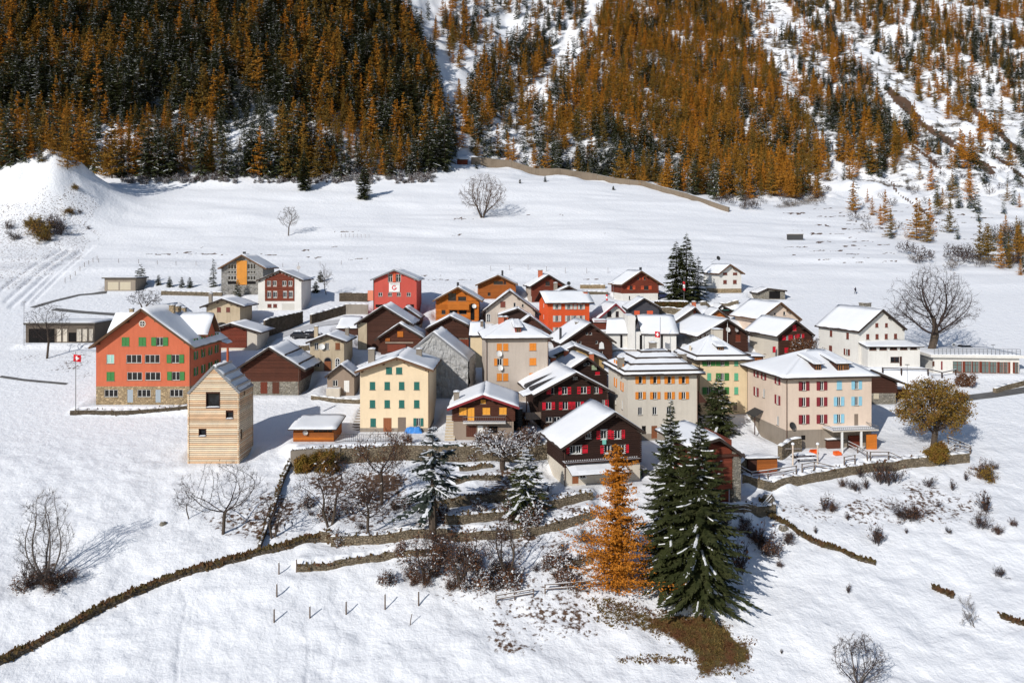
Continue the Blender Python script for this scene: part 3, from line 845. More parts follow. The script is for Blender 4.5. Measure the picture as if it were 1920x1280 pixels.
for z in (4.5, 7.2, 9.4):
    for v in (2.2, 5.4, 8.6, 11.6): h.side('r', v, z, .8, 1.35, 'so', S_GREEN, sw=.42)
h.walls(PL_RED, base=(724, ST_WARM))
_m = MB(); u, z = h.at(*P(ZS, 622, 272)); n_ = 16
for r0, r1, y0, mm in ((.42, .58, -.04, PL_WARM), (0.0, .43, -.02, GL)):
    for q in range(n_):
        a, b = 2 * math.pi * q / n_, 2 * math.pi * (q + 1) / n_
        _m.poly([(r0 * math.cos(a), y0, r0 * math.sin(a)), (r0 * math.cos(b), y0, r0 * math.sin(b)), (r1 * math.cos(b), y0, r1 * math.sin(b)), (r1 * math.cos(a), y0, r1 * math.sin(a))][::-1], mm)
_m.box(-.04, .04, -.06, 0, -.43, .43, M_WHITE); _m.box(-.43, .43, -.06, 0, -.04, .04, M_WHITE)
_m.build('round_window', h.root, (u, 0, z))
h.downpipe(1)
for px, py, v, w in ((323, 570, 7.0, .8), (333, 572, 9.0, .9), (345, 575, 11.5, .7), (247, 577, 12, .6)): h.chimney(px, py, v, w, ST_WARM)
# cross wing over the right and left slopes: a snow-covered saddle with its own gable
_m = MB(); _w = h.w / 2
zr = h.at(345, 590, 5.2)[1]; ze = h.at(345, 627, 5.2)[1]
_m.prism([(1.0, 5.2, ze), (_w + .9, 5.2, ze), (_w + .9, 8.2, zr), (1.0, 8.2, zr)], .15, M_EAVE2)
_m.prism([(1.0, 8.2, zr), (_w + .9, 8.2, zr), (_w + .9, 11.2, ze), (1.0, 11.2, ze)], .15, M_EAVE2)
_cw = _m.build('cross_gable_roof', h.root)
_m = MB(); slab_snow(_m, (1.0, 5.2, ze), (_w + .9, 5.2, ze), (_w + .9, 8.2, zr), (1.0, 8.2, zr), .24, SNOW, 8, 5, seed=3)
slab_snow(_m, (_w + .9, 11.2, ze), (1.0, 11.2, ze), (1.0, 8.2, zr), (_w + .9, 8.2, zr), .24, SNOW, 8, 5, seed=4); _m.build('snow_cover', _cw, smooth=True)
_m = MB(); _m.poly([(_w + .05, 5.6, 8), (_w + .05, 10.8, 8), (_w + .05, 10.8, ze - .1), (_w + .05, 8.2, zr - .2), (_w + .05, 5.6, ze - .1)], PL_RED)
_m.poly([(_w + .04, 5.6, 8), (_w + .04, 5.6, ze - .1), (2, 5.6, ze - .1), (2, 5.6, 8)], PL_RED); _m.build('cross_gable_wall', h.root)
_m = MB(); slab_snow(_m, (_w + .02, 11.0, 9.7), (_w + 2.2, 11.0, 8.9), (_w + 2.2, 13.6, 8.9), (_w + .02, 13.6, 9.7), .2, SNOW, 5, 4); _m.prism([(_w, 11, 9.7), (_w + 2.2, 11, 8.9), (_w + 2.2, 13.6, 8.9), (_w, 13.6, 9.7)], .1, M_EAVE2); _m.build('porch_roof', h.root)
_m = MB(); _m.prism([(-_w - .9, 5.2, ze), (-1.0, 5.2, ze), (-1.0, 8.2, zr), (-_w - .9, 8.2, zr)], .15, M_EAVE2); slab_snow(_m, (-_w - .9, 5.2, ze), (-1.0, 5.2, ze), (-1.0, 8.2, zr), (-_w - .9, 8.2, zr), .24, SNOW, 8, 5); _m.build('cross_gable_roof', h.root)

# --- the new log tower
h = House('log_tower', 'narrow tower of pale fresh larch logs with three square windows, below the red house', 'house', 354, 447, 868, 6.0)
ZL = (340, 670, 6.094)
for xa, xb, ya, yb in ((283, 445, 400, 575), (510, 597, 612, 705), (200, 287, 812, 905)):
    a, zt = h.at(*P(ZL, xa, ya)); b, zb = h.at(*P(ZL, xb, yb))
    h.holes['f'].append(((a + b) / 2, zb, b - a, zt - zb))
    m2 = MB(); w_, h_ = b - a, zt - zb
    for bx in ((-w_ / 2, -w_ / 2 + .09, -.1, .3, 0, h_), (w_ / 2 - .09, w_ / 2, -.1, .3, 0, h_), (-w_ / 2, w_ / 2, -.1, .3, 0, .09), (-w_ / 2, w_ / 2, -.1, .3, h_ - .09, h_)): m2.box(*bx, W_DARK)
    f = m2.build('window', h.root, ((a + b) / 2, 0, zb))
    m2 = MB(); m2.box(-w_ / 2 + .09, w_ / 2 - .09, .2, .23, .09, h_ - .09, GL); m2.build('pane', f)
    m2 = MB(); slab_snow(m2, (-w_ / 2, -.12, 0), (w_ / 2, -.12, 0), (w_ / 2, .18, .02), (-w_ / 2, .18, .02), .1, SNOW, 4, 2, .02); m2.build('snow_sill', f, (0, 0, .09))
h.holes['r'] += [(2.4, 9.2, .5, .7), (1.2, 3.2, .55, 1.4)]
for v_, z_, w_, h_ in h.holes['r']:
    m2 = MB(); m2.box(-.2, -.17, -w_ / 2, w_ / 2, 0, h_, GL); m2.build('pane', h.root, (h.w / 2, v_, z_))
h.gable((352, 734), (400, 683), (449.5, 733), of=.12, ob=.1, wood_m=flat('tin_roof', (.25, .26, .28), .4, .5, metal=.5), snow=.16, th=.1)
h.walls(W_BROWN, reveal=.3)
# log courses, each log its own part on all four sides
_rs = random.Random(3); ch = .29; z = -.35; w2 = h.w / 2
_ends = [W_LARCH, wood('larch_log_tan', C(244, 204, 164), .16, (1, 1, 10)), wood('larch_log_light', C(255, 232, 202), .14, (1, 1, 10))]
k_ = 0
while z < h.prof[3] - .2:
    for face in 'frlb':
        lo, hi = (-w2, w2) if face in 'fb' else (0, h.d)
        if face in 'fb':
            ok = [u for u in np.linspace(lo, hi, 80) if h.top_f(u) > z + ch * .6]
            if len(ok) < 2: continue
            A, B = min(ok), max(ok)
        else:
            if h.top_s(1, 1) < z + ch * .6: continue
            A, B = lo, hi
        cut = [(a - ww / 2, a + ww / 2) for (a, hz, ww, hh) in h.holes.get(face, []) if hz < z + ch * .6 and hz + hh > z + ch * .4]
        x = A; segs = []
        for p, q in sorted(cut):
            if p > x: segs.append((x, p))
            x = q
        segs.append((x, B))
        off = 0 if face in 'fb' else ch / 2
        for p, q in segs:
            if q - p < .1: continue
            e = .16 if z < 10.0 else .02
            p2 = p - e if p in (-w2, 0) else p; q2 = q + e if q in (w2, h.d) else q
            mb = MB(); prof = [(.06, z + .02), (-.05, z + .045), (-.1, z + ch * .5), (-.05, z + ch - .045), (.06, z + ch - .02)]
            def pt(a, qd, zz): return {'f': (a, qd, zz), 'b': (-a, h.d - qd, zz), 'l': (-w2 + qd, h.d - a, zz), 'r': (w2 - qd, a, zz)}[face]
            if face == 'b': p2, q2 = -q2, -p2
            if face == 'l': p2, q2 = h.d - q2, h.d - p2
            L = [pt(p2, a, b) for a, b in prof]; Rr = [pt(q2, a, b) for a, b in prof]; m_ = _ends[_rs.randrange(3)]
            for i in range(4): mb.poly([L[i], Rr[i], Rr[i + 1], L[i + 1]], m_)
            mb.poly(L[::-1], m_); mb.poly(Rr, m_); mb.build('log', h.root)
    z += ch
_g = h.roof
for t in (.12, .4, .64, .86):
    uL, zl, ua, za, uR, zr_ = h.prof; u = ua + (uR - ua) * t; zz = za + (zr_ - za) * t + .35
    m2 = MB(); m2.beam((u, -.1, zz), (u, h.d, zz), .14, .3, flat('tin_roof', (.25, .26, .28))); m2.build('snow_guard', _g)
m2 = MB(); m2.tube([(0, 0, -2), (0, 0, 0)], .17, flat('rust_pipe', C(190, 90, 50)), 10); u, z = h.at(427, 652, 3.2); m2.build('chimney', h.root, (u, 3.2, z))

# --- flat concrete building at the left edge
h = House('concrete_garage', 'low flat-roofed concrete building with dark openings behind the bare tree at the left edge', 'garage', 48, 177, 642, 8, Y=163)
wins(h, Z1, [(150, 285, 490, 565, 'o'), (298, 320, 492, 558, 'p', dict(sh=PL_WARM)), (330, 352, 492, 558, 'p', dict(sh=PL_WARM)), (358, 398, 510, 558, 'o'), (402, 425, 492, 556, 'p', dict(sh=PL_WARM)), (432, 456, 492, 556, 'p', dict(sh=PL_WARM)), (466, 486, 492, 554, 'p', dict(sh=PL_WARM))])
h.flat_roof(603, .3, .4, .22, flat('dark_fascia', (.07, .06, .05))); h.walls(plaster('dark_grey_concrete', C(110, 100, 90), .3))  # walls in a darker warm grey than the plain concrete
# --- double garage
h = House('double_garage', 'small dark-roofed double garage with two beige doors, beside the dark conifers at the back left', 'garage', 196, 254, 545, 6)
wins(h, Z1, [(562, 618, 246, 288, 'g', dict(sh=paint('beige_door_paint', 208, 196, 172))), (626, 682, 246, 288, 'g', dict(sh=paint('beige_door_paint', 208, 196, 172)))])
h.flat_roof(519, .5, .3, .16, flat('dark_fascia', (.07, .06, .05))); h.walls(PL_PLINTH)
# --- house with the glazed gable
h = House('stone_house', 'stone house with tall glazed gable split by an orange timber bay, at the back left', V, 415, 493, 552, 9.5)
for x0, x1 in ((358, 445), (552, 638)):
    for y0, y1 in ((288 if x0 > 400 else 296, 345), (362, 388), (412, 452)):
        wins(h, Z2, [(x0, x1, y0, y1, 'w')])
    wins(h, Z2, [(x0, x1, 466, 494, 'o')])
wins(h, Z2, [(362, 385, 535, 565, 'w'), (555, 578, 535, 565, 'w'), (618, 640, 535, 565, 'w')])
h.gable((408, 502), (453, 476), (499, 502), of=1.0, wood_m=M_EAVE2, snow=.16)
h.walls(stone('slate_stone', C(165, 162, 158), 2.0, .3))
(a, zt), (b, zb) = h.at(*P(Z2, 447, 260)), h.at(*P(Z2, 550, 500)); m2 = MB(); _n = 8
for i in range(_n): m2.box(a + (b - a) * (i + .04) / _n, a + (b - a) * (i + .96) / _n, -.14, 0, zb, min(zt, h.top_f((a + (b - a) * (i + .5) / _n)) - .25), W_PANEL)
m2.build('timber_bay', h.root); h.chimney(458, 470, 5, .6, flat('dark_flue', (.04, .04, .045)), cap=False)
# --- white house with brown boarding
h = House('boarded_house', 'white house with a brown boarded front of eight small windows above a garage door', V, 484, 565, 581, 9)
wins(h, Z2, [(752, 788, 463, 508), (810, 846, 463, 508), (905, 942, 463, 508), (966, 1002, 463, 508), (754, 790, 570, 625), (812, 850, 570, 625), (912, 948, 570, 625), (970, 1008, 570, 625), (755, 795, 692, 728, 'c', dict(sh=S_BROWN)), (812, 850, 692, 728, 'c', dict(sh=S_BROWN)), (900, 1025, 690, 755, 'g', dict(sh=S_LGREY))], kind='w')
h.gable((480, 524), (524, 505), (569, 524), of=.5, snow=.18); h.walls(PL_WHITE)
(a, zt), (b, zb) = h.at(*P(Z2, 730, 370)), h.at(*P(Z2, 1024, 663)); hs = h.holes['f']
_z = zb
while _z < zt + 1.2:
    tz = _z + .34; segs = [(a, b)]
    for (hx, hz, hw, hh) in hs:
        if hz < tz and hz + hh > _z:
            segs = [s2 for (p, q) in segs for s2 in ((p, min(q, hx - hw / 2 - .05)), (max(p, hx + hw / 2 + .05), q)) if s2[1] - s2[0] > .05]
    for p, q in segs:
        p2, q2 = p, q
        while p2 < q2 and h.top_f(p2) < tz + .1: p2 += .1
        while q2 > p2 and h.top_f(q2) < tz + .1: q2 -= .1
        if q2 - p2 > .1: m2 = MB(); m2.box(p2, q2, -.09, 0, _z + .01, tz - .01, W_RED); m2.build('board', h.root)
    _z = tz
# --- small stone house, left
h = House('stone_barn', 'small tan stone house with two little windows, behind the brick-red house', V, 387, 450, 618, 8)
wins(h, Z2, [(250, 288, 726, 774, 'c', dict(sh=S_BROWN)), (342, 380, 726, 774, 'c', dict(sh=S_BROWN)), (225, 370, 880, 950, 'aw', dict(fm=M_DARK))])
h.gable((374, 574), (415.5, 558), (458.5, 573), of=1.2, snow=.18); h.walls(ST_TAN); h.chimney(395, 549, 5, .7)
# --- barn with red boards and pale plaster
h = House('hay_barn', 'low barn half in reddish boards, half pale plaster, behind the brick-red house', 'barn', 405, 482, 656, 8)
h.gable((400, 614), (432, 604), (490, 622), of=.9, snow=.2); h.walls(PL_WARM)
(a, zt), (b, zb) = h.at(*P(Z2, 262, 945)), h.at(*P(Z2, 548, 1128)); _z = zb
while _z < zt + .5:
    uu = [u for u in np.linspace(a, b, 30) if h.top_f(u) > _z + .3]
    if uu: m2 = MB(); m2.box(min(uu), max(uu), -.1, 0, _z + .012, _z + .29, W_RED); m2.build('board', h.root)
    _z += .3
# --- dark barn below, stone footing and two doors
h = House('timber_barn', 'wide dark log barn on a stone footing, two brown doors, right of the log tower', 'barn', 453, 561, 740, 10)
wins(h, Z3, [(312, 372, 712, 812, 'd', dict(sh=W_RED)), (414, 474, 712, 812, 'd', dict(sh=W_BROWN))])
h.gable((440, 690), (504, 648), (573, 692), of=1.0, snow=.24); h.walls(W_BROWN, base=(715, ST_GREY), logs=(714, None, 'parts', W_BROWN))
_g = h.roof
for t in (.42, .8):
    uL, zl, ua, za, uR, zr_ = h.prof; u = ua + (uR - ua) * t; zz = za + (zr_ - za) * t + .5
    m2 = MB(); m2.beam((u, -.6, zz), (u, h.d, zz), .14, .3, M_EAVE); m2.build('snow_guard', _g)
h.downpipe(1)
# --- stone house with arched windows
h = House('chapel_house', 'tall tan stone house with arched door and one white dish between its windows', V, 581, 645, 695, 8)
wins(h, Z3, [(777, 810, 378, 437, 'w'), (866, 900, 378, 437, 'w'), (955, 994, 378, 437, 'c', dict(sh=W_DOOR)), (782, 816, 512, 582, 'aw'), (957, 990, 512, 582, 'aw'), (862, 918, 505, 618, 'ad', dict(sh=W_DOOR))])
h.gable((573, 640), (612, 625), (651, 639), of=.9, snow=.18); h.walls(ST_TAN); h.dish(603.3, 650, 1.15); h.chimney(651, 613, 5.5, .7); h.chimney(593, 610, 7, .7, ST_TAN)
# --- little hut
h = House('garden_hut', 'tiny grey-brown gabled hut with a white door, left of the cream house', 'hut', 613.5, 664, 741, 5)
wins(h, Z3, [(1028, 1074, 700, 800, 'd', dict(sh=M_WHITE)), (932, 975, 697, 750, 'w')])
h.gable((609, 704), (638.5, 681), (667.5, 704), of=.6, snow=.2); h.walls(plaster('taupe_plaster', C(160, 142, 126), .2))
(a, zt), (b, zb) = h.at(*P(Z3, 890, 758)), h.at(*P(Z3, 1004, 838)); m2 = MB(); m2.box(a, b, -1.2, .0, zb - .5, zt, PL_WARM, SNOW); m2.build('front_plinth', h.root)
# --- cream house, dark green shutters
h = House('apartment_house', 'cream house with dark green shutters and two brown doors, blue tarpaulin at its foot', V, 675, 804.5, 809, 12)
for r in ((712, 780), (868, 935)): wins(h, Z3, [(x, x + 46, r[0], r[1], 'c', dict(sh=S_TEAL, surround=M_WHITE)) for x in (1250, 1376, 1500, 1629)])
wins(h, Z3, [(1389, 1440, 588, 645, 'c', dict(sh=S_TEAL, surround=PL_WHITE)), (1475, 1527, 588, 645, 'c', dict(sh=S_TEAL, surround=PL_WHITE)), (1255, 1302, 1025, 1097, 'c', dict(sh=S_TEAL, surround=PL_WHITE)), (1366, 1437, 1020, 1138, 'd', dict(sh=W_DOOR)), (1491, 1560, 1015, 1134, 'd', dict(sh=W_GREYW)), (1650, 1682, 1022, 1090, 'so', dict(sh=S_TEAL, sw=.45))])
h.gable((664.5, 694), (744, 667), (813, 691.5), of=1.1, ob=.5, wood_m=M_EAVE2, snow=.22); h.walls(PL_CREAM, base=(802, PL_PLINTH)); h.chimney(697, 652, 4, 1.0); h.chimney(786, 652, 7, .9); h.downpipe(1)
# --- the scaffolded house under plastic sheeting
h = House('sheeted_house', 'house wrapped in crumpled translucent grey sheeting under snow, beside the cream house', V, 772, 876, 745, 9, yaw=-4)
h.gable((762, 661), (812, 620), (879, 673), of=.5, snow=.22, wood_m=M_METAL)
_sh = N('plastic_sheeting'); _sh.rough(.35, .5)
_z = _sh.noise(.5, 5, .7); _zz = _sh.noise(2.0, 4, .6, stretch=(1.5, 1.5, .4))
_sh.col(_sh.mix(_zz, C(214, 212, 208), C(120, 118, 116))); _sh.bump(_sh.math('ADD', _zz, _z), .35, 1.0)
h.walls(plaster('bare_render', C(120, 112, 104), .3))
def sheet(pt, a0, a1, top, z0, name='sheeting'):
    mb = MB(); nx, nz = 26, 30; k = mb.mat(_sh.m); rs = np.random.RandomState(5); base = len(mb.v)
    for j in range(nz + 1):
        for i in range(nx + 1):
            a = a0 + (a1 - a0) * i / nx; zt = top(a) - .05; zz = z0 + (zt - z0) * j / nz
            w = .28 * abs(float(fbm(a * .7 + zz * .5, zz * .6 - a * .3, 3, 31))) + .16 * abs(float(vnoise(a * 1.9 - zz * .9, zz * .7, 3)))
            mb.v.append(pt(a, -.25 - w, zz))
    for j in range(nz):
        for i in range(nx):
            q = base + j * (nx + 1) + i; mb.f.append((q, q + 1, q + nx + 2, q + nx + 1)); mb.mi.append(k)
    return mb.build(name, h.root)
sheet(lambda a, q, z: (a, q, z), -h.w / 2 - .2, h.w / 2 + .2, h.top_f, -1.0); sheet(lambda a, q, z: (h.w / 2 - q, a, z), -.2, h.d, lambda a: h.top_s(a, 1), -1.0)
for i in range(6):
    u = -h.w / 2 + h.w * i / 5; m2 = MB(); m2.tube([(u, -.12, -1), (u, -.12, h.top_f(u))], .04, M_METAL, 6); m2.build('scaffold_pole', h.root)
# --- dark barns of the middle
h = House('timber_barn', 'dark barn with a corner of pale stone, its wide gable just below the rose-red house', 'barn', 671, 765, 655, 10)
h.gable((664, 606), (718, 571), (776, 607), of=1.0, snow=.2); h.walls(W_DARK, logs=(625, None, 'parts', W_DARK))
(a, zt), (b, zb) = h.at(*P(Z3, 1152, 205)), h.at(*P(Z3, 1226, 415)); m2 = MB(); m2.box(a, b, -.12, .5, zb - 2, min(zt, h.top_f(a + .2)), ST_TAN); m2.build('stone_pier', h.root)
h = House('timber_barn', 'small brown barn tucked between the wide dark barn and the rose-red house', 'barn', 746, 787, 616, 6)
h.gable((740, 592), (760, 574), (790, 595), of=.7, snow=.18); h.walls(W_BROWN, base=(609, ST_TAN), logs=(608, None, 'stuff', W_BROWN))
h = House('timber_barn', 'brown barn with an orange board in its gable, beside the sheeted house', 'barn', 714, 791, 664, 8)
h.gable((702, 635), (748.5, 604), (796, 632), of=1.0, snow=.22); h.walls(W_BROWN, logs=(661, None, 'parts', W_BROWN))
for t_, m_, nm in (((330, 385, 712, 765), W_ORANGE, 'gable_board'), ((216, 260, 776, 806), W_ORB, 'plaque'), ((215, 480, 812, 826), W_GREYW, 'cross_beam'), ((236, 410, 835, 905), W_RED, 'barn_door')):
    (a, zt), (b, zb) = h.at(*P(Z4, t_[0], t_[2])), h.at(*P(Z4, t_[1], t_[3])); m2 = MB(); m2.box(a, b, -.2, -.02, zb, zt, m_); m2.build(nm, h.root)
h = House('timber_barn', 'dark barn with a red plank door at its lower right, above the sheeted house', 'barn', 800, 877, 656, 9)
h.gable((796, 615), (844, 590), (880, 608), of=.9, snow=.22); h.walls(W_DARK, base=(634, ST_GREY), logs=(634, None, 'parts', W_DARK))
(a, zt), (b, zb) = h.at(*P(Z4, 890, 788)), h.at(*P(Z4, 1005, 880)); m2 = MB()
for i in range(6): m2.box(a + (b - a) * (i + .05) / 6, a + (b - a) * (i + .95) / 6, -.18, -.02, zb, zt, S_ORRED if i < 0 else W_RED)
m2.build('plank_door', h.root); h.chimney(827, 614, -3, .45, PL_WHITE); h.chimney(835.5, 617, -3, .45, PL_WHITE)
# --- rose-red house with the sign
h = House('rose_house', 'rose-red house with a white banner bearing a red round emblem under its gable window', V, 700, 781, 592, 10)
wins(h, Z4, [(240, 283, 172, 244, 'w'), (315, 362, 172, 244, 'w'), (148, 187, 345, 382), (240, 278, 345, 382), (323, 362, 345, 382), (417, 456, 345, 382), (122, 235, 458, 486, 'o'), (415, 486, 458, 486, 'o')], kind='w')
h.gable((694, 523), (739, 503.5), (786, 523.5), of=.8, snow=.13, wood_m=flat('tin_roof', (.25, .26, .28))); h.walls(PL_ROSE)
(a, zt), (b, zb) = h.at(*P(Z4, 250, 252)), h.at(*P(Z4, 352, 340)); m2 = MB(); m2.box(a, b, -.16, -.1, zb, zt, M_WHITE); bn = m2.build('banner', h.root)
m2 = MB(); cx_, cz_, r_ = (a + b) / 2, zb + (zt - zb) * .47, (zt - zb) * .27
for q in range(22):
    t0, t1 = R(50 + q * 14), R(50 + (q + 1) * 14); ro, ri = r_, r_ * (.62 if q < 15 else .5)
    m2.poly([(cx_ + ri * math.cos(t0), -.165, cz_ + ri * math.sin(t0)), (cx_ + ro * math.cos(t0), -.165, cz_ + ro * math.sin(t0)), (cx_ + ro * math.cos(t1), -.165, cz_ + ro * math.sin(t1)), (cx_ + ri * math.cos(t1), -.165, cz_ + ri * math.sin(t1))][::1], S_RED)
m2.beam((cx_ - r_ * .25, -.165, cz_ - r_ * .15), (cx_ + r_ * .6, -.165, cz_ + r_ * .55), .012, r_ * .25, S_RED, up=(0, 1, 0)); m2.build('emblem', bn)
m2 = MB(); rr = random.Random(4)
for row, (yy, n_) in enumerate(((.9, 13), (.8, 9))):
    for i in range(n_):
        x = a + (b - a) * (.1 + .8 * i / n_) + row * .1; m2.box(x, x + .09, -.168, -.16, zb + (zt - zb) * yy - .05, zb + (zt - zb) * yy + .05 + .03 * rr.random(), flat('dark_lettering', (.08, .07, .07)))
m2.build('lettering', bn)
(a, zt), (b, zb) = h.at(*P(Z4, 286, 150)), h.at(*P(Z4, 312, 244)); m2 = MB(); m2.box(a, b, -.12, .0, zb, zt, S_ORRED); m2.build('gable_post', h.root)
m2 = MB(); (a, zt), (b, zb) = h.at(*P(Z4, 40, 328)), h.at(*P(Z4, 100, 425)); m2.box(a, b, 1, 4, zb, zt, plaster('salmon_plaster', C(232, 150, 120), .1), SNOW); m2.build('annex', h.root); h.downpipe(-1)
# --- honey-coloured chalet
h = House('chalet', 'honey-coloured log chalet with a boarded balcony and dark glazed gable, below the rear chalets', 'chalet', 818.5, 896, 602, 10)
wins(h, Z4, [(748, 785, 510, 548, 'w'), (822, 893, 510, 548, 'w'), (914, 985, 510, 548, 'w'), (810, 885, 352, 425, 'w'), (905, 980, 385, 425, 'w'), (1022, 1060, 450, 608, 'o')], fm=W_DARK)
h.gable((811, 562), (858.5, 536), (905, 563), of=1.2, snow=.2, wood_m=M_EAVE2); h.walls(W_ORANGE, logs=(601, None, 'parts', W_ORANGE)); h.dish(889, 574, 1.0)
(a, zt), (b, zb) = h.at(*P(Z4, 806, 432), v=-1.1), h.at(*P(Z4, 1008, 505), v=-1.1); m2 = MB()
for i in range(5): m2.box(a, b, -1.15, -1.07, zb + (zt - zb) * i / 5 + .01, zb + (zt - zb) * (i + 1) / 5 - .01, W_ORANGE)
m2.box(a, b, -1.07, 0, zb - .12, zb, W_ORANGE); m2.build('balcony', h.root); h.chimney(858.6, 527, 4, .5, flat('dark_flue', (.04, .04, .045)), cap=False)
# --- orange-brown chalet at the back
h = House('chalet', 'orange-brown log chalet with a heavy gable, above the beige gabled house', 'chalet', 897, 965.5, 560, 9)
wins(h, Z4, [(1185, 1212, 345, 374, 'w'), (1335, 1358, 240, 268, 'c', dict(sh=W_DARK)), (1240, 1330, 236, 268, 'w')], fm=W_DARK)
h.gable((891, 533), (934, 514), (971, 532), of=1.2, snow=.16, wood_m=M_EAVE2); h.walls(W_ORB, logs=(559, None, 'parts', W_ORB)); h.chimney(942, 505, 3, .5, flat('dark_flue', (.04, .04, .045)), cap=False)
# --- beige gabled house
h = House('beige_house', 'broad beige plastered house with a steep gable and one brown shuttered window', V, 911, 1003, 606, 9)
wins(h, Z4, [(1305, 1352, 430, 485, 'c', dict(sh=S_BROWN)), (1430, 1450, 442, 484), (1508, 1526, 455, 484), (1175, 1205, 548, 622, 'aw')], kind='w')
h.gable((903, 583), (956, 543), (1013, 586), of=.7, snow=.18); h.walls(PL_GREY)
# --- brown chalet behind
h = House('chalet', 'brown chalet with one dark window and a brick chimney on its snowy left slope', 'chalet', 997, 1056, 566, 9, yaw=8)
wins(h, Z6, [(228, 272, 468, 508, 'w')], fm=W_DARK)
h.gable((993, 536), (1029, 513), (1060, 532), of=1.0, snow=.2); h.walls(W_RED, logs=(555, None, 'stuff', W_RED), side_m=PL_GREY); h.chimney(1013, 505, 4, 1.0, flat('brick_red', C(190, 105, 75), .8, .2, .3))
# --- the little gable behind the orange house
h = House('timber_barn', 'dark gabled barn showing only its roof and gable behind the orange house', 'barn', 1040, 1093, 575, 7, Y=188)
h.gable((1034, 549), (1067, 534), (1098, 550), of=.8, snow=.24); h.walls(W_DARK); h.chimney(1041.5, 529, 4, .9); h.dish(1066.5, 531, .9, v=-.9, m=flat('dark_dish', (.03, .03, .03)))
# --- tall orange house
h = House('orange_house', 'tall bright orange house with grey-white shutters under a plain snowy roof', V, 1028, 1105, 622, 8, yaw=12)
for ya, yb in ((695, 745), (808, 868), (925, 975)): wins(h, Z6, [(328, 358, ya, yb, 'so', dict(sh=S_LGREY, sw=.55)), (447, 475, ya, yb, 'so', dict(sh=S_LGREY, sw=.5)), (508, 540, ya, yb, 'c' if ya == 695 else 'so', dict(sh=S_LGREY, sw=.45)), (572, 600, ya, yb, 'so', dict(sh=S_LGREY, sw=.45))])
for z in (2.5, 5): h.side('l', 4, z, .6, 1, 'w')
h.ridge_roof(566, 544, of=.8, os=.9, snow=.22); h.walls(PL_ORANGE); h.chimney(1097, 545, 3, .9, flat('brick_red', C(190, 105, 75), .8, .2, .3))
# --- chalet with red shutters at the back
h = House('chalet', 'brown chalet with rust-red shutters on a white ground floor, left of the tall village spruces', 'chalet', 1167, 1233.5, 563, 9, yaw=10)
wins(h, Z6, [(1068, 1100, 510, 548, 'so', dict(sh=S_ORRED, sw=.6)), (1212, 1258, 512, 548, 'so', dict(sh=S_ORRED, sw=.75)), (1145, 1165, 425, 450, 'sr', dict(sh=S_ORRED)), (1208, 1228, 425, 450, 'sl', dict(sh=S_ORRED)), (1062, 1075, 612, 650), (1150, 1165, 612, 650)], kind='w', fm=W_DARK)
h.gable((1164, 533), (1203, 506), (1245, 533), of=1.1, snow=.2, wood_m=M_EAVE2); h.walls(W_RED, base=(550, PL_WHITE), logs=(550, None, 'stuff', W_RED)); h.chimney(1201, 499, 3, .5, flat('dark_flue', (.04, .04, .045)), cap=False)
# --- slate-coloured barn
h = House('slate_barn', 'slate-grey boarded barn with two orange shutters, behind the white church', 'barn', 1181, 1234, 594, 8)
wins(h, Z6, [(1115, 1170, 757, 800, 'c', dict(sh=S_ORRED)), (1242, 1302, 757, 800, 'c', dict(sh=S_ORRED))])
h.gable((1176, 578), (1208, 557), (1241, 576), of=.9, snow=.2); h.walls(W_SLATE, logs=(592, None, 'stuff', W_SLATE))
# --- white gable with maroon bargeboard
h = House('gabled_house', 'white gabled house with two dark windows and a maroon bargeboard, left of the church', V, 1120, 1172, 612, 8, yaw=8)
wins(h, Z6, [(845, 888, 762, 822), (930, 962, 765, 822)], kind='w', fm=W_DARK)
h.gable((1113, 602), (1155, 567), (1176, 588), of=.9, snow=.2, barge=S_BARGE); h.walls(PL_WHITE)
h = House('slatted_shed', 'little shed clad in red horizontal slats, at the left end of the church', 'shed', 1114, 1138, 617, 3, Y=170)
h.shed_roof(602, 596, .2, .2, .2); h.walls(W_BROWN)
for i in range(7): m2 = MB(); m2.box(-h.w / 2, h.w / 2, -.1, 0, -.2 + i * .3, -.2 + i * .3 + .22, W_RED); m2.build('slat', h.root)
# --- the church
h = House('church', 'white church with tall slit windows, long snowy roof and a stepped white pier', 'church', 1206, 1268, 657, 10, Y=161)
wins(h, Z6, [(1180 + 12, 1204, 1000, 1142, 'o'), (1382, 1404, 1000, 1142, 'o')]); h.ridge_roof(624, 589, of=.5, os=.5, snow=.26); h.walls(PL_WHITE)
Yc = h.o.y
def cbox(px0, px1, py0, py1, v0, v1, m, name, snowtop=False):
    (a, zt), (b, zb) = h.at(px0, py0, v0), h.at(px1, py1, v0); m2 = MB(); m2.box(a, b, v0, v1, zb - 1.5, zt, m, SNOW if snowtop else None); return m2.build(name, h.root)
cbox(1177, 1191, 592, 659, -.6, 6, PL_WHITE, 'pier', True); cbox(1190.6, 1207, 622, 659, -.3, 8, PL_WHITE, 'side_wall'); cbox(1137, 1178, 626, 660, .2, 6, PL_WHITE, 'north_wing')
cbox(1163, 1167, 628, 656, .12, .3, M_DARK, 'slit_window'); cbox(1199.5, 1204, 628, 655, -.36, -.2, M_DARK, 'slit_window')
(a, z0), (b, z1) = h.at(1136, 623, -.4), h.at(1179, 623, -.4); _, zr = h.at(1150, 596, 4); a2 = h.at(1138, 596, 4)[0]; b2 = h.at(1172, 596, 4)[0]
m2 = MB(); m2.prism([(a, -.4, z0 - .25), (b, -.4, z0 - .25), (b2, 4, zr - .25), (a2, 4, zr - .25)], .15, M_EAVE); wr = m2.build('wing_roof', h.root)
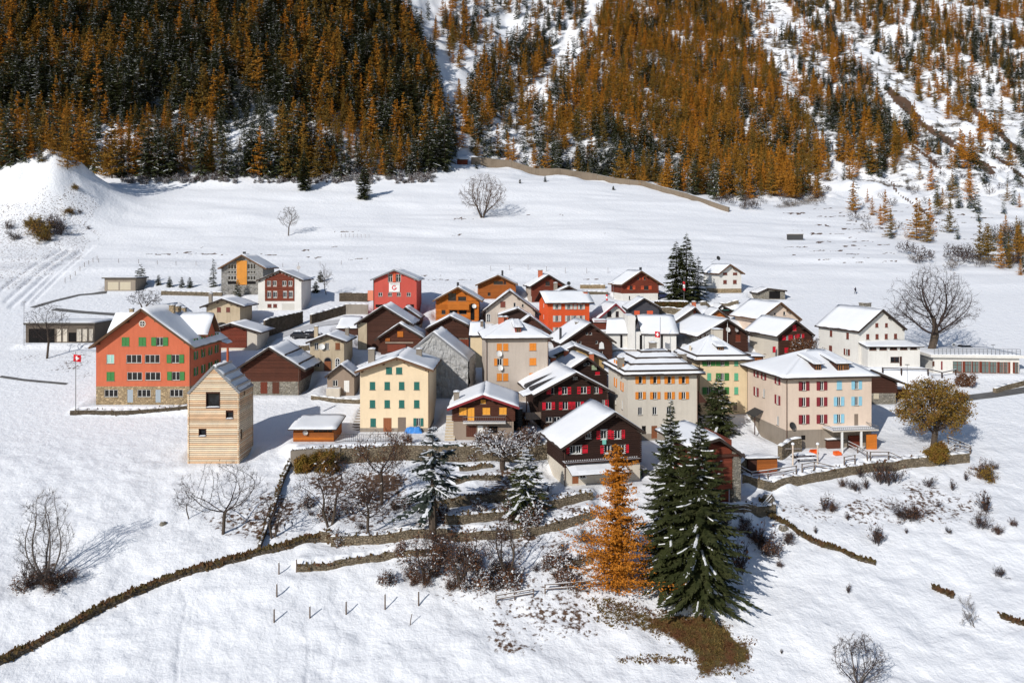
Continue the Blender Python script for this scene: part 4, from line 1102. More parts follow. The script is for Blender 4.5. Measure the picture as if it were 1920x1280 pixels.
m2 = MB(); slab_snow(m2, (a, -.4, z0 - .25), (b, -.4, z0 - .25), (b2, 4, zr - .25), (a2, 4, zr - .25), .25, SNOW, 7, 6); m2.build('snow_cover', wr, smooth=True)
m2 = MB(); m2.box(h.at(1136, 660, -1.5)[0], h.at(1250, 660, -1.5)[0], -1.9, -1.5, -1.5, h.at(1200, 655, -1.5)[1], plaster('board_marked_concrete', C(160, 150, 138), .5), SNOW); m2.build('forecourt_wall', h.root)
# --- dark gabled house right of the church
h = House('timber_house', 'dark timber house with two round dishes on its gable, right of the church', V, 1338, 1401, 664, 13, yaw=13)
wins(h, Z7, [(1275, 1320, 235, 298, 'c', dict(sh=W_RED))])
h.gable((1307, 629), (1364.5, 596), (1411, 627), of=1.0, ob=.5, snow=.22); h.walls(W_DARK, logs=(662, None, 'stuff', W_DARK), side_m=PL_WHITE)
for v in (3, 6, 9): h.side('l', v, 2.6, .7, 1.1, 'so', S_BROWN)
h.dish(1365, 618, 1.05, v=-.5); h.dish(1381, 618.5, .9, v=-.5, m=flat('grey_dish', (.45, .42, .40)))
m2 = MB(); (a, zt), (b, zb) = h.at(1364, 601, -.5), h.at(1366, 660, -.5); m2.tube([(a, -.5, zb), (a, -.5, zt)], .05, M_WHITE); m2.build('mast', h.root)
# --- three small roofs behind it
h = House('small_house', 'small house with a brick chimney, squeezed in above the right end of the church roof', V, 1271, 1300, 606, 7, Y=177)
h.gable((1267, 600), (1304, 574), (1318, 590), of=.6, snow=.24); h.walls(PL_PLINTH); h.chimney(1301, 564, 3, .8, flat('brick_red', C(190, 105, 75), .8, .2, .3))
h = House('small_house', 'small house with a little orange timber gable peeping out under deep snow', V, 1334, 1362, 600, 7, Y=180)
h.gable((1325, 595), (1347, 578), (1368, 594), of=.6, snow=.28); h.walls(W_ORB)
h = House('timber_barn', 'small black barn with a green batten and a white dish on its gable', 'barn', 1349, 1374, 592, 6, Y=186)
h.gable((1345, 578), (1353, 570), (1379, 583), of=.6, snow=.16); h.walls(W_BLACK); h.dish(1353, 577.5, .8)
m2 = MB(); (a, z), (b, _) = h.at(1355, 581), h.at(1376, 581); m2.box(a, b, -.5, -.4, z - .08, z + .08, S_TEAL); m2.build('batten', h.root)
# --- cream house, green shutters
h = House('apartment_house', 'pale yellow house with bright green shutters under a pyramid roof', V, 1310, 1402, 776, 11, yaw=4)
G1 = dict(sh=S_GREEN, sw=.75)
for (ya, yb), kinds in (((460, 520), 'ssc'), ((587, 655), 'csc'), ((716, 782), 'ssc')):
    for x, kd in zip((1012, 1137, 1262), kinds):
        wins(h, Z7, [(x + (2 if kd == 'c' else 0), x + (34 if kd == 's' else 38), ya, yb, 'so' if kd == 's' else 'c', G1 if kd == 's' else dict(sh=S_GREEN2))])
wins(h, Z7, [(1256, 1290, 860, 925, 'c', dict(sh=W_GREYW))])
for z in (6.6, 9.3): h.side('l', 5, z, .8, 1.3, 'w')
h.hip(672.5, 627, 1331, 1336, of=.9, snow=.26, guards=(.1,)); h.walls(PL_YEL); h.downpipe(-1); h.downpipe(1)
h.dormer(1345, 1357, 658, 650, W_DARK); h.chimney(1344, 615, 8, 1.6, PL_WARM)
# --- grey house with orange shutters
h = House('apartment_house', 'pale grey house with orange shutters and dark snow guards in rows across its hipped roof', V, 1177, 1308, 824, 12, yaw=7)
for i, x in enumerate((390, 565, 738, 908)):
    wins(h, ZG, [(x + 42, x + 84, 418, 505, 'so', dict(sh=S_ORANGE, sw=.5)), (x + 38, x + 88, 605, 690, 'so', dict(sh=S_ORANGE, sw=.45))])
wins(h, ZG, [(425, 475, 790, 880), (598, 650, 785, 878), (770, 820, 782, 872), (585, 655, 1012, 1162, 'd', dict(sh=W_DOOR)), (470, 520, 1012, 1112, 'o')], kind='w')
for v in (3.2, 7.2):
    for z, k in ((9.9, 'so'), (7.0, 'so'), (4.1, 'w')): h.side('l', v, z, .75, 1.35, k, S_ORANGE, sw=.45)
h.hip(699, 653, 1208, 1246, of=.95, snow=.24, guards=(.06, .33, .58, .84)); h.walls(PL_WARM, base=(812, PL_PLINTH))
h.chimney(1164, 668, 3.0, .9); h.chimney(1224, 640, 7, 1.0); h.chimney(1279, 661, 4, 1.1); h.downpipe(1)
m2 = MB(); (a, zt), (b, zb) = h.at(1306, 731), h.at(1322, 755); m2.poly([(h.w / 2 + .02, .2, zt), (h.w / 2 + 1.6, .2, zb), (h.w / 2 + 1.6, 4, zb), (h.w / 2 + .02, 4, zt)], M_EAVE); m2.poly([(h.w / 2 + .02, .2, zt), (h.w / 2 + .02, .2, zb), (h.w / 2 + 1.6, .2, zb)], W_DARK); m2.build('lean_to', h.root)
# --- tall grey house, orange windows
h = House('cream_annex', 'narrow cream house front squeezed left of the tall grey house with orange shutters', V, 882, 905, 700, 8, Y=153)
h.ridge_roof(627, 602, of=.4, os=.3, snow=.24); h.walls(PL_YEL); h.side('r', 3, 4, .8, 1.2)
h.chimney(903.5, 600, 2.5, .55, W_GREYW)
h = House('apartment_house', 'tall beige-grey house with bright orange closed shutters and two big white dishes', V, 912, 1028, 752, 11, yaw=6)
for ya, yb in ((432, 540), (655, 760), (880, 990)): wins(h, ZT, [(508, 583, ya, yb, 'c', dict(sh=S_ORANGE)), (902, 1003, ya - 6, yb - 4, 'c', dict(sh=S_ORANGE))] + ([(412, 487, ya, yb, 'c', dict(sh=S_ORANGE))] if ya != 655 else [(418, 490, ya, yb, 'sl', dict(sh=S_ORANGE, sw=.5))]))
wins(h, ZT, [(450, 600, 1118, 1230, 'c', dict(sh=S_ORANGE))])
h.hip(632, 597, 958, 966, of=.75, snow=.24); h.walls(PL_GREY); h.dish(936, 663, 1.05); h.dish(938, 689.5, 1.0)
BR = flat('brick_red', C(190, 105, 75), .8, .2, .3)
h.chimney(939.5, 592, 6.5, .95, BR); h.chimney(948.5, 592, 8, .7, BR); h.dormer(966, 977, 625, 614, S_BARGE); h.downpipe(-1); h.downpipe(1)
# --- gables behind the tall grey house
h = House('timber_barn', 'dark barn gable rising just behind the tall grey house roof, snow lean-to on its front', 'barn', 975, 1036, 640, 7, Y=166)
h.gable((958, 617), (994, 590), (1044, 628), of=.8, snow=.2); h.walls(W_DARK, logs=(636, None, 'stuff', W_DARK))
h = House('timber_barn', 'small dark gable half hidden in front of the beige gabled house', 'barn', 940, 990, 618, 6, Y=172)
h.gable((933, 589), (971, 576), (999, 593), of=.8, snow=.2); h.walls(W_BLACK)
# --- dark house below the orange house
h = House('timber_house', 'dark brown log house with small windows and a white bell-shaped plate, below the orange house', V, 1058, 1146, 674, 11, yaw=10)
wins(h, Z6, [(632, 655, 975, 1000), (668, 692, 975, 1000), (515, 540, 1065, 1090), (560, 585, 1065, 1090), (728, 752, 1062, 1088), (775, 800, 1165, 1195)], kind='w')
h.gable((1050, 643), (1107.5, 603), (1156, 640), of=1.0, snow=.22); h.walls(W_DARK, logs=(672, None, 'parts', W_DARK)); h.chimney(1082, 602, 5, .7); h.chimney(1051, 612, 2, .4, flat('dark_flue', (.04, .04, .045)), cap=False)
m2 = MB(); (a, zt), (b, zb) = h.at(*P(Z6, 763, 1070), v=-.2), h.at(*P(Z6, 816, 1140), v=-.2); m2.poly([(a, -.2, zb), (b, -.2, zb), (b - .15, -.2, zt - .3), ((a + b) / 2, -.2, zt), (a + .1, -.2, zt - .3)], M_WHITE); m2.build('plate', h.root)
h = House('timber_house', 'low ochre house with two brick chimneys in front, under the dark log house', V, 1040, 1132, 690, 8, Y=147)
h.gable((1029, 668), (1077, 646), (1141, 673), of=.8, snow=.2); h.walls(plaster('ochre_plaster', C(190, 160, 110), .3)); h.chimney(1061.5, 655, -1.2, .8, BR); h.chimney(1109, 661, -1.2, .8, BR)
# --- the chalet pair with red shutters
h = House('chalet', 'dark chalet gable with a pale green plaque, just behind the big red-shuttered chalet', 'chalet', 1072, 1137, 735, 12, yaw=13, Y=139)
wins(h, Z5, [(1437, 1462, 460, 480), (1468, 1490, 458, 478), (1535, 1575, 535, 560, 'c', dict(sh=S_RED))], kind='w')
h.gable((1040, 707), (1102, 667), (1144, 699), of=1.0, snow=.24); h.walls(W_BLACK, logs=(733, None, 'stuff', W_BLACK)); h.chimney(1037, 668, 3, .8, BR)
m2 = MB(); (a, zt), (b, zb) = h.at(*P(Z5, 1505, 478)), h.at(*P(Z5, 1548, 516)); m2.box(a, b, -.2, -.05, zb, zt, paint('pale_green_paint', 170, 185, 150)); m2.build('plaque', h.root)
h = House('chalet', 'big dark red-shuttered chalet with dark bare patches on its snowy left roof slope', 'chalet', 1017, 1139, 801, 12, yaw=11)
RS = dict(sh=S_RED, sw=.55)
wins(h, Z5, [(1157, 1184, 668, 724, 'sl', dict(sh=S_RED, sw=.7)), (1250, 1298, 666, 726, 'so', RS), (1411, 1464, 662, 720, 'so', RS), (1526, 1566, 664, 720, 'sr', RS), (1112, 1160, 795, 856, 'so', RS), (1255, 1302, 792, 856, 'so', RS), (1365, 1410, 790, 850, 'so', RS), (1460, 1500, 790, 850, 'w'), (1590, 1620, 775, 835, 'sr', RS), (1112, 1168, 922, 964, 'w'), (1180, 1236, 922, 964, 'w'), (1345, 1385, 578, 600, 'w')])
h.gable((1000, 738), (1081, 695), (1153, 733), of=1.2, snow=.26, wood_m=M_EAVE); h.walls(W_BLACK, logs=(800, None, 'parts', W_BLACK)); h.downpipe(1)
uL, zl, ua, za, uR, zr = h.prof
for v0, dv, t0, t1 in ((1.0, 2.3, .05, .62), (4.4, 2.1, .04, .66)):
    m2 = MB(); p = lambda t, v, e=.46: (uL + (ua - uL) * t, v, zl + (za - zl) * t + .2 + e)
    m2.poly([p(t0, v0), p(t1, v0 + .2), p(t0, v0 + dv)][::-1], flat('slate_tile', (.035, .036, .04), .6)); m2.poly([p(t0, v0), p(t0, v0 + dv), p(t0 - .03, v0 + dv, .15), p(t0 - .03, v0, .15)], flat('slate_tile', (.035, .036, .04), .6)); m2.build('bare_slate', h.roof)
# side porch with balcony
pb = tag(empty('porch', (0, 0, 0))); pb.parent = h.root; w2 = h.w / 2
(a, zt), (b, zb) = h.at(984, 770, .4), h.at(1016, 784, .4)
m2 = MB(); m2.box(-w2 - 2.6, -w2 - .02, .4, 5, zb - .15, zb, W_GREYW, SNOW); m2.build('floor_slab', pb)
m2 = MB(); _n = 12
for i in range(_n): m2.box(-w2 - 2.6 + 2.55 * i / _n, -w2 - 2.6 + 2.55 * (i + .85) / _n, .36, .42, zb - .9 + .9, zb + 1.0, W_GREYW)
m2.build('boarded_railing', pb)
m2 = MB(); zt = h.at(990, 742, .4)[1]; m2.prism([(-w2 - 3.0, .2, zt), (-w2, .2, zt + .9), (-w2, 4, zt + .9), (-w2 - 3.0, 4, zt)], .12, M_EAVE); slab_snow(m2, (-w2 - 3.0, 4, zt), (-w2 - 3.0, .2, zt), (-w2, .2, zt + .9), (-w2, 4, zt + .9), .22, SNOW, 5, 4); m2.build('porch_roof', pb)
for x in (-w2 - 2.5, -w2 - .2):
    m2 = MB(); m2.box(x, x + .15, .4, .55, -2, zt + .1, W_BLACK); m2.build('post', pb)
# --- front chalet
h = House('chalet', 'dark log chalet with red shutters and a teal plaque, behind the orange larch', 'chalet', 1058, 1200, 905, 8, yaw=14)
wins(h, ZF, [(628, 668, 326, 384, 'so', dict(sh=S_RED, sw=.5)), (724, 766, 326, 384, 'so', dict(sh=S_RED, sw=.45)), (522, 554, 342, 380, 'w'), (412, 448, 434, 486, 'sl', dict(sh=S_RED, sw=.42)), (452, 488, 434, 486, 'sr', dict(sh=S_RED, sw=.75)), (652, 696, 430, 484, 'sl', dict(sh=S_RED, sw=.45)), (752, 796, 428, 484, 'sr', dict(sh=S_RED, sw=.4)), (425, 470, 640, 700, 'd', dict(sh=W_DOOR)), (480, 520, 640, 660, 'w')], surround=M_WHITE)
h.gable((1051, 838), (1154, 769), (1211, 807), of=1.2, ob=.8, snow=.26); h.walls(W_BLACK, base=(872, PL_WARM), logs=(871, None, 'parts', W_BLACK)); h.chimney(1105, 765, 6, .8); h.downpipe(-1)
h.balcony(1059, 1201, 868, 851, 1.2, W_BLACK)
m2 = MB(); (a, zt), (b, zb) = h.at(*P(ZF, 636, 392)), h.at(*P(ZF, 661, 422)); m2.box(a, b, -.2, -.08, zb, zt, paint('teal_plaque_paint', 130, 205, 190)); m2.build('plaque', h.root)
m2 = MB(); za_ = h.at(1100, 872, -1.3)[1]; zb_ = h.at(1100, 889, -2.6)[1]; w2 = h.w / 2
m2.prism([(-w2 + .2, -2.8, zb_), (w2 * .5, -2.8, zb_), (w2 * .5, 0, za_ - .1), (-w2 + .2, 0, za_ - .1)], .12, M_EAVE); slab_snow(m2, (-w2 + .2, -2.8, zb_), (w2 * .5, -2.8, zb_), (w2 * .5, 0, za_ - .1), (-w2 + .2, 0, za_ - .1), .24, SNOW, 8, 4); m2.build('pent_roof', h.root)
# --- brown house with balcony
h = House('chalet', 'low brown house with golden-yellow closed shutters, maroon bargeboards and a railed balcony', 'chalet', 850, 963, 824, 11)
wins(h, Z5, [(370, 434, 842, 905, 'c', dict(sh=S_GOLD)), (442, 500, 842, 952, 'c', dict(sh=S_GOLD)), (571, 635, 842, 902, 'c', dict(sh=S_GOLD)), (713, 776, 840, 900, 'c', dict(sh=S_GOLD)), (554, 597, 772, 806, 'c', dict(sh=S_GOLD)), (430, 520, 995, 1092, 'g', dict(sh=W_BROWN)), (528, 574, 995, 1085, 'd', dict(sh=M_WHITE)), (620, 700, 1000, 1060, 'o')])
h.gable((838, 763), (906, 736.5), (974, 760), of=1.1, snow=.3, barge=S_BARGE); h.walls(W_DARK, base=(790, plaster('taupe_plaster', C(160, 142, 126), .2)), logs=(789, None, 'parts', W_BROWN)); h.chimney(856, 732, 3, .8)
h.balcony(868, 948, 792, 781, 1.3, PL_WHITE, M_METAL, slats=False)
# --- barn on stilts
h = House('stilt_barn', 'reddish-brown timber granary raised on a stone pillar and stone footings, right of the tall spruces', 'barn', 1318, 1386, 950, 9, yaw=12)
h.gable((1290, 836), (1350, 817), (1397, 851), of=1.2, snow=.26); s_ = h
zt0 = h.at(1350, 915)[1]
h.holes = {'f': [], 'l': [], 'r': []}
m2 = MB(); w2 = h.w / 2
def wl(a, b):  # upper timber box only
    for q in range(2): pass
u1 = h.at(1372, 900)[0]
for (x0, x1, y0, y1) in ((-w2, u1, 0, h.d), ):
    m2.box(x0, x1, y0, y1, zt0, h.top_f(-w2) + .05, W_RED)
m2.poly([(-w2, .0, h.top_f(-w2) + .04), (u1, .0, h.top_f(u1)), (h.prof[2], .0, h.prof[3])], W_DARK); m2.build('wall', h.root)
(a, zt), (b, zb) = h.at(1373, 850), h.at(1385, 950); m2 = MB(); m2.box(a, b + .1, -.4, .7, zb - 2, zt + .3, ST_GREY); m2.build('stone_pillar', h.root)
for bx in ((-w2, -w2 + .9, 0, .8, ST_GREY, 'stone_footing'), (h.at(1341, 930)[0], h.at(1350, 930)[0], 0, .8, PL_WARM, 'footing_pillar'), (h.at(1352, 930)[0], h.at(1370, 930)[0], .5, .7, W_RED, 'byre_door'), (-w2, w2, h.d - 1, h.d, ST_GREY, 'stone_footing')):
    m2 = MB(); m2.box(*bx[:4], -3, zt0, bx[4]); m2.build(bx[5], h.root)
(a, zt), (b, zb) = h.at(1344, 857), h.at(1372, 916); n_ = 10
for i in range(n_): m2 = MB(); m2.box(a + .04, b, -.12, -.01, zb + (zt - zb) * i / n_ + .015, zb + (zt - zb) * (i + 1) / n_ - .015, W_RED); m2.build('board', h.root)
m2 = MB(); zz = h.at(1350, 853)[1]; m2.box(-w2 - .4, w2 + .5, -.5, -.15, zz - .15, zz + .15, W_DARK); m2.build('tie_beam', h.root)
for i in range(6): m2 = MB(); z_ = zt0 + .3 + i * .7; m2.box(-w2, a - .1, -.1, .0, z_, z_ + .2, W_DARK); m2.build('gallery_rail', h.root)
# --- wood shed
h = House('wood_shed', 'small orange-brown plank shed under a flat cap of snow, beside the fenced garden terraces', 'shed', 1403, 1457, 886, 4, yaw=6)
h.shed_roof(855, 850, .3, .25, .25); h.walls(W_DARK)
for i in range(6):
    m2 = MB(); zh = h.zf / 6; m2.box(-h.w / 2 + h.w * .3, h.w / 2, -.1, -.01, i * zh + .01, (i + 1) * zh - .01, W_ORB if i else W_RED); m2.build('plank', h.root)
# --- pink house
h = House('apartment_house', 'large pale pink house with wine-red and light blue shutters and two dormers', V, 1474, 1634, 838, 13, yaw=8)
WR = dict(sh=S_WINE, sw=.5); BL = dict(sh=S_BLUE, sw=.5)
for ya, yb in ((460, 560), (640, 742), (838, 940)): wins(h, ZP, [(632, 676, ya, yb, 'so', WR), (836, 880, ya - 3, yb - 5, 'so', WR)])
wins(h, ZP, [(1030, 1086, 450, 550, 'c', dict(sh=S_BLUE)), (1234, 1276, 448, 545, 'so', BL), (1032, 1074, 633, 735, 'so', BL), (1232, 1276, 630, 730, 'so', BL), (1030, 1074, 830, 930, 'so', BL), (1230, 1276, 828, 968, 'd', dict(sh=W_GREYW)), (624, 674, 1072, 1124, 'o')])
for v, z, k in ((2.6, 9.0, 'so'), (2.6, 6.0, 'so'), (2.6, 2.9, 'w'), (7.2, 9.0, 'so'), (7.2, 6.2, 'w'), (9.8, 9.0, 'so'), (9.8, 6.0, 'so')): h.side('l', v, z, .75, 1.35, k, S_WINE, sw=.45)
h.hip(705, 654, 1513, 1546, of=.95, snow=.24); h.walls(PL_PINK, base=(804, PL_PLINTH)); h.downpipe(-1)
h.dormer(1528, 1540, 696, 683, W_DARK); h.dormer(1570, 1592, 696, 682, W_DARK, n=2)
h.dish(1486, 798, 1.1, m=flat('dark_dish', (.03, .03, .03)))
bb = h.balcony(1562, 1648, 808, 799, 3.2, PL_WARM, M_METAL, slats=False, under=(1580, 1616))
(a, zt), (b, zb) = h.at(*P(ZP, 1372, 1062), v=-2.2), h.at(*P(ZP, 1490, 1215), v=-2.2); m2 = MB()
for i in range(7): m2.box(a + (b - a) * (i + .04) / 7, a + (b - a) * (i + .96) / 7, -2.2, -2.05, zb - .8, zt, W_ORANGE)
m2.build('plank_wall', h.root)
(a, zt), (b, zb) = h.at(*P(ZP, 1170, 1080), v=-.3), h.at(*P(ZP, 1300, 1215), v=-.3); m2 = MB(); m2.box(a, b, -.35, -.02, zb - .8, zt, W_RED); m2.build('stable_door', h.root)
# door canopy on the left side
m2 = MB(); w2 = h.w / 2; m2.prism([(-w2 - 1.5, 7.3, 3.3), (-w2, 7.3, 4.1), (-w2, 10.4, 4.1), (-w2 - 1.5, 10.4, 3.3)], .12, flat('slate_tile', (.035, .036, .04), .6)); m2.box(-w2 - 1.42, -w2 - 1.3, 7.4, 7.52, 0, 3.3, W_DARK); m2.build('door_canopy', h.root)
h.side('l', 8.2, .9, 1.1, 2.1, 'd', W_ORANGE)
# tool shed in front of it
h = House('tool_shed', 'small brown tool shed with a snow-covered lid, against the foot of the pink house', 'shed', 1552, 1581, 840, 2.4, yaw=10)
h.shed_roof(822, 815, .2, .2, .12); h.walls(W_BROWN)
# --- barn behind the pink house
h = House('timber_barn', 'dark plank barn with one long roof slope falling to the right, behind the pink house', 'barn', 1622, 1680, 757, 9)
h.gable((1606, 706), (1634, 690), (1712, 722), of=.8, snow=.2); h.walls(W_DARK, base=(737, ST_GREY), logs=(737, None, 'stuff', W_DARK)); wins(h, ZP, [(1450, 1510, 592, 655, 'c', dict(sh=paint('beige_door_paint', 208, 196, 172)))])
h = House('lean_to_shed', 'open red-brown lean-to shed under the long roof end, right of the dark plank barn', 'shed', 1682, 1706, 752, 4, Y=139)
h.shed_roof(727, 722, .4, .3, .2); h.walls(W_RED)
# --- right white house
h = House('white_house', 'tall white gabled house with small brown shutters, behind the long white annex', V, 1609, 1696, 690, 12, yaw=14, Y=150)
wins(h, ZW, [(890, 932, 446, 506), (1036, 1074, 446, 506), (753, 796, 610, 688), (892, 936, 610, 684), (1031, 1073, 606, 682), (1170, 1213, 604, 678)], kind='c', sh=S_BROWN)
for v, z in ((3, 5.3), (8, 5.3)): h.side('l', v, z, .7, 1.2, 'c', S_BROWN)
h.side('l', 8.2, 1.5, 1.0, 2.0, 'd', S_BROWN); h.side('l', 3.2, 2.2, .9, 1.2, 'so', S_BROWN, sw=.4)
h.gable((1609, 620), (1656, 577.5), (1701, 615), of=.7, snow=.22); h.walls(PL_WHITE); h.chimney(1622, 566, 7, 1.6, ST_GREY)
h = House('annex', 'long white annex with a row of brown windows, before the tall white house', V, 1627, 1725, 687, 4.5, Y=146)
wins(h, ZW, [(800, 908, 787, 852), (952, 1064, 785, 850), (1108, 1218, 782, 848), (1260, 1370, 778, 845), (1412, 1515, 776, 842)], kind='w', fm=W_RED); wins(h, ZW, [(1118, 1250, 950, 1035, 'w', dict(fm=W_BROWN)), (1255, 1290, 945, 1090, 'd', dict(sh=W_BROWN))])
h.shed_roof(648, 636, .6, .5, .16); h.walls(PL_WHITE)
# --- house with the pink gable, chalet in front
h = House('pink_gable_house', 'house with a pale pink gable, broad brown eaves and a long snowy left roof slope', V, 1428, 1500, 625, 11, yaw=14)
wins(h, ZK, [(1448, 1468, 140, 165), (1540, 1562, 128, 165)], kind='w'); h.gable((1423, 597), (1465, 564.5), (1504, 597), of=1.0, snow=.22, wood_m=M_EAVE2); h.walls(PL_PINK); h.side('l', 4, 2.2, .7, 1.1)
h = House('chalet', 'dark log chalet with scarlet shutters half hidden by a leafy bush, below the pink-gabled house', 'chalet', 1461, 1523, 680, 11, yaw=13)
wins(h, ZK, [(1632, 1668, 262, 320, 'c', dict(sh=S_RED)), (1562, 1588, 366, 412, 'so', dict(sh=S_RED, sw=.7)), (1630, 1652, 362, 412, 'so', dict(sh=S_RED, sw=.6)), (1700, 1722, 352, 392, 'so', dict(sh=S_RED, sw=.5)), (1550, 1588, 488, 540, 'c', dict(sh=S_RED)), (1436, 1462, 478, 535, 'c', dict(sh=S_RED))])
h.gable((1456, 629), (1493, 598), (1528, 626), of=1.0, snow=.22); h.walls(W_DARK, logs=(678, None, 'stuff', W_DARK), side_m=PL_WARM); h.side('l', 5, 1.2, .8, 1.3); h.side('l', 3, .3, 1.0, 2.0, 'd', W_DOOR)
h = House('wood_store', 'little timber store with an orange slatted front, between the yellow and the pink apartment houses', 'shed', 1406, 1431, 690, 4, Y=149)
h.shed_roof(665, 660, .3, .3, .25); h.walls(W_BROWN)
for i in range(6): m2 = MB(); m2.box(-h.w / 2 + .2 + i * .35, -h.w / 2 + .42 + i * .35, -.1, 0, .1, h.zf - .2, W_ORB); m2.build('slat', h.root)
h = House('low_shed', 'low shed with a deep snow roof, in the gap left of the pink house', 'shed', 1405, 1432, 745, 4, Y=137)
h.shed_roof(716, 708, .4, .3, .3); h.walls(W_DARK)
# --- small white house far right
h = House('white_house', 'small white house with brown shutters on a rubble footing, right of the tall village spruces', V, 1347.5, 1390, 549, 8, yaw=14)
wins(h, (1200, 520, 8.727), [(1362, 1418, 45, 105, 'c', dict(sh=S_BROWN, surround=S_ORANGE)), (1522, 1580, 42, 105, 'c', dict(sh=S_BROWN, surround=S_ORANGE))]); wins(h, Z8, [(172, 196, 96, 110, 'c', dict(sh=S_BROWN)), (230, 254, 96, 110, 'c', dict(sh=S_BROWN))])
h.gable((1347, 512.5), (1369.5, 494), (1397, 512), of=.9, snow=.12, wood_m=M_EAVE2); h.walls(PL_WHITE, base=(541, ST_WARM)); h.side('l', 4, 2.5, 1, 1.0)
h.dish(1347, 484, 1.2, v=3, m=flat('dark_dish', (.03, .03, .03))); 
h = House('stone_shed', 'low stone shed with a dark open front, right of the small white house', 'shed', 1421, 1472, 561, 5)
wins(h, Z8, [(440, 505, 205, 247, 'o')]); h.gable((1419, 548), (1440, 538.5), (1476, 543), of=.5, snow=.18); h.walls(ST_GREY)
h = House('field_shelter', 'tiny dark box shelter alone on the upper snowfield, far right', 'hut', 1481, 1506, 450, 3)
h.flat_roof(438, .1, .2, .12); h.walls(flat('dark_concrete', (.06, .06, .06), .9))
h = House('field_hut', 'tiny reddish hut atop the meadow at the left end of the barrier wall', 'hut', 857, 876, 309, 5)
h.shed_roof(297, 292, .5, .6, .5); h.walls(W_RED)
# --- mono-pitch shed on the concrete wall
h = House('garden_shed', 'orange-brown plank shed with a strip window, on the wall left of the cream house', 'shed', 550, 626, 827, 5.5)
wins(h, (540, 760, 6), [(285, 500, 258, 322, 'w')], fm=W_ORB); h.shed_roof(802, 776, .9, .6, .2); h.walls(W_ORB); h.dish(572.5, 811, .75, m=flat('grey_dish', (.45, .42, .40)))
for i in range(5): m2 = MB(); m2.box(-h.w / 2, h.w / 2, -.1, -.01, i * .28 + .01, i * .28 + .27, W_ORB if i != 1 else W_ORANGE); m2.build('plank', h.root)
# --- flat snowy hut left of the wide barn
h = House('flat_hut', 'low hut with a flat white roof, left of the wide dark barn', 'hut', 632, 670, 628, 5, Y=170)
h.shed_roof(613, 592, .3, .2, .25); h.walls(W_DARK)
# --- glazed pavilion
h = House('glass_pavilion', 'long flat-roofed pavilion with floor-to-ceiling glass between brown posts, right edge', 'pavilion', 1750, 1911, 699, 12, yaw=-5)
ZB = (1640, 600, 6.857)
wins(h, ZB, [(1005, 1125, 528, 672), (1162, 1245, 528, 674), (1258, 1340, 530, 676), (1378, 1470, 532, 680), (1484, 1570, 535, 682), (1605, 1655, 538, 682), (1665, 1712, 538, 682), (1805, 1850, 542, 682)], kind='w', fm=W_RED, pane=flat('green_glass', (.13, .17, .16), .12, .5))
wins(h, ZB, [(742, 770, 528, 595, 'd', dict(sh=W_BROWN)), (852, 874, 528, 640, 'd', dict(sh=S_BARGE))])
wins(h, ZB, [(1128, 1160, 528, 672), (1342, 1376, 530, 676), (1572, 1603, 535, 680), (1714, 1740, 538, 682), (1246, 1257, 528, 674), (1471, 1483, 532, 680), (1656, 1664, 538, 682), (1775, 1800, 540, 682)], kind='p', sh=W_RED)
h.flat_roof(664, .7, .5, .18, PL_WHITE); h.walls(PL_WHITE)
cx_ = h
for i in range(22):
    u = -h.w / 2 + h.w * i / 21; m2 = MB(); m2.box(u - .03, u + .03, -.4, -.34, h.he + .6, h.he + 1.6, M_METAL); m2.build('railing_post', h.root)
m2 = MB(); m2.box(-h.w / 2, h.w / 2, -.41, -.33, h.he + 1.6, h.he + 1.66, M_METAL); m2.box(-h.w / 2, h.w / 2, -.39, -.35, h.he + 1.15, h.he + 1.2, M_METAL); m2.build('railing', h.root)
PAV = h
# ================================================================ the ground sheet
def inpoly(px, py, poly):
    r = np.zeros(np.shape(px), bool); n = len(poly)
    for i in range(n):
        (xa, ya), (xb, yb) = poly[i], poly[(i + 1) % n]
        c = ((ya > py) != (yb > py)) & (px < (xb - xa) * (py - ya) / (yb - ya + 1e-9) + xa)
        r ^= c
    return r
def linedist(px, py, pts):
    d = np.full(np.shape(px), 1e9)
    for (xa, ya), (xb, yb) in zip(pts, pts[1:]):
        t = np.clip(((px - xa) * (xb - xa) + (py - ya) * (yb - ya)) / ((xb - xa) ** 2 + (yb - ya) ** 2 + 1e-9), 0, 1)
        d = np.minimum(d, np.hypot(px - xa - t * (xb - xa), py - ya - t * (yb - ya)))
    return d
LITTER = [([(560, 905), (700, 872), (860, 880), (1050, 895), (1120, 1000), (1130, 1120), (1080, 1150), (760, 1110), (640, 1020)], .50),
          ([(345, 965), (430, 930), (520, 905), (590, 950), (545, 1018), (420, 1015)], .5), ([(720, 1080), (1130, 1090), (1170, 1200), (960, 1240), (800, 1180)], .49),
          ([(560, 880), (860, 870), (1040, 870), (1040, 885), (850, 900), (560, 905)], .5), ([(820, 985), (1110, 950), (1110, 975), (900, 1010)], .55),
          ([(1380, 930), (1450, 930), (1560, 940), (1700, 890), (1830, 890), (1900, 960), (1760, 1010), (1500, 1000)], .415), ([(-50, 380), (60, 370), (130, 330), (205, 385), (180, 470), (0, 560)], .47),
          ([(30, 660), (200, 640), (200, 720), (20, 700)], .42), ([(40, 1040), (130, 1040), (120, 1110), (40, 1110)], .5)]
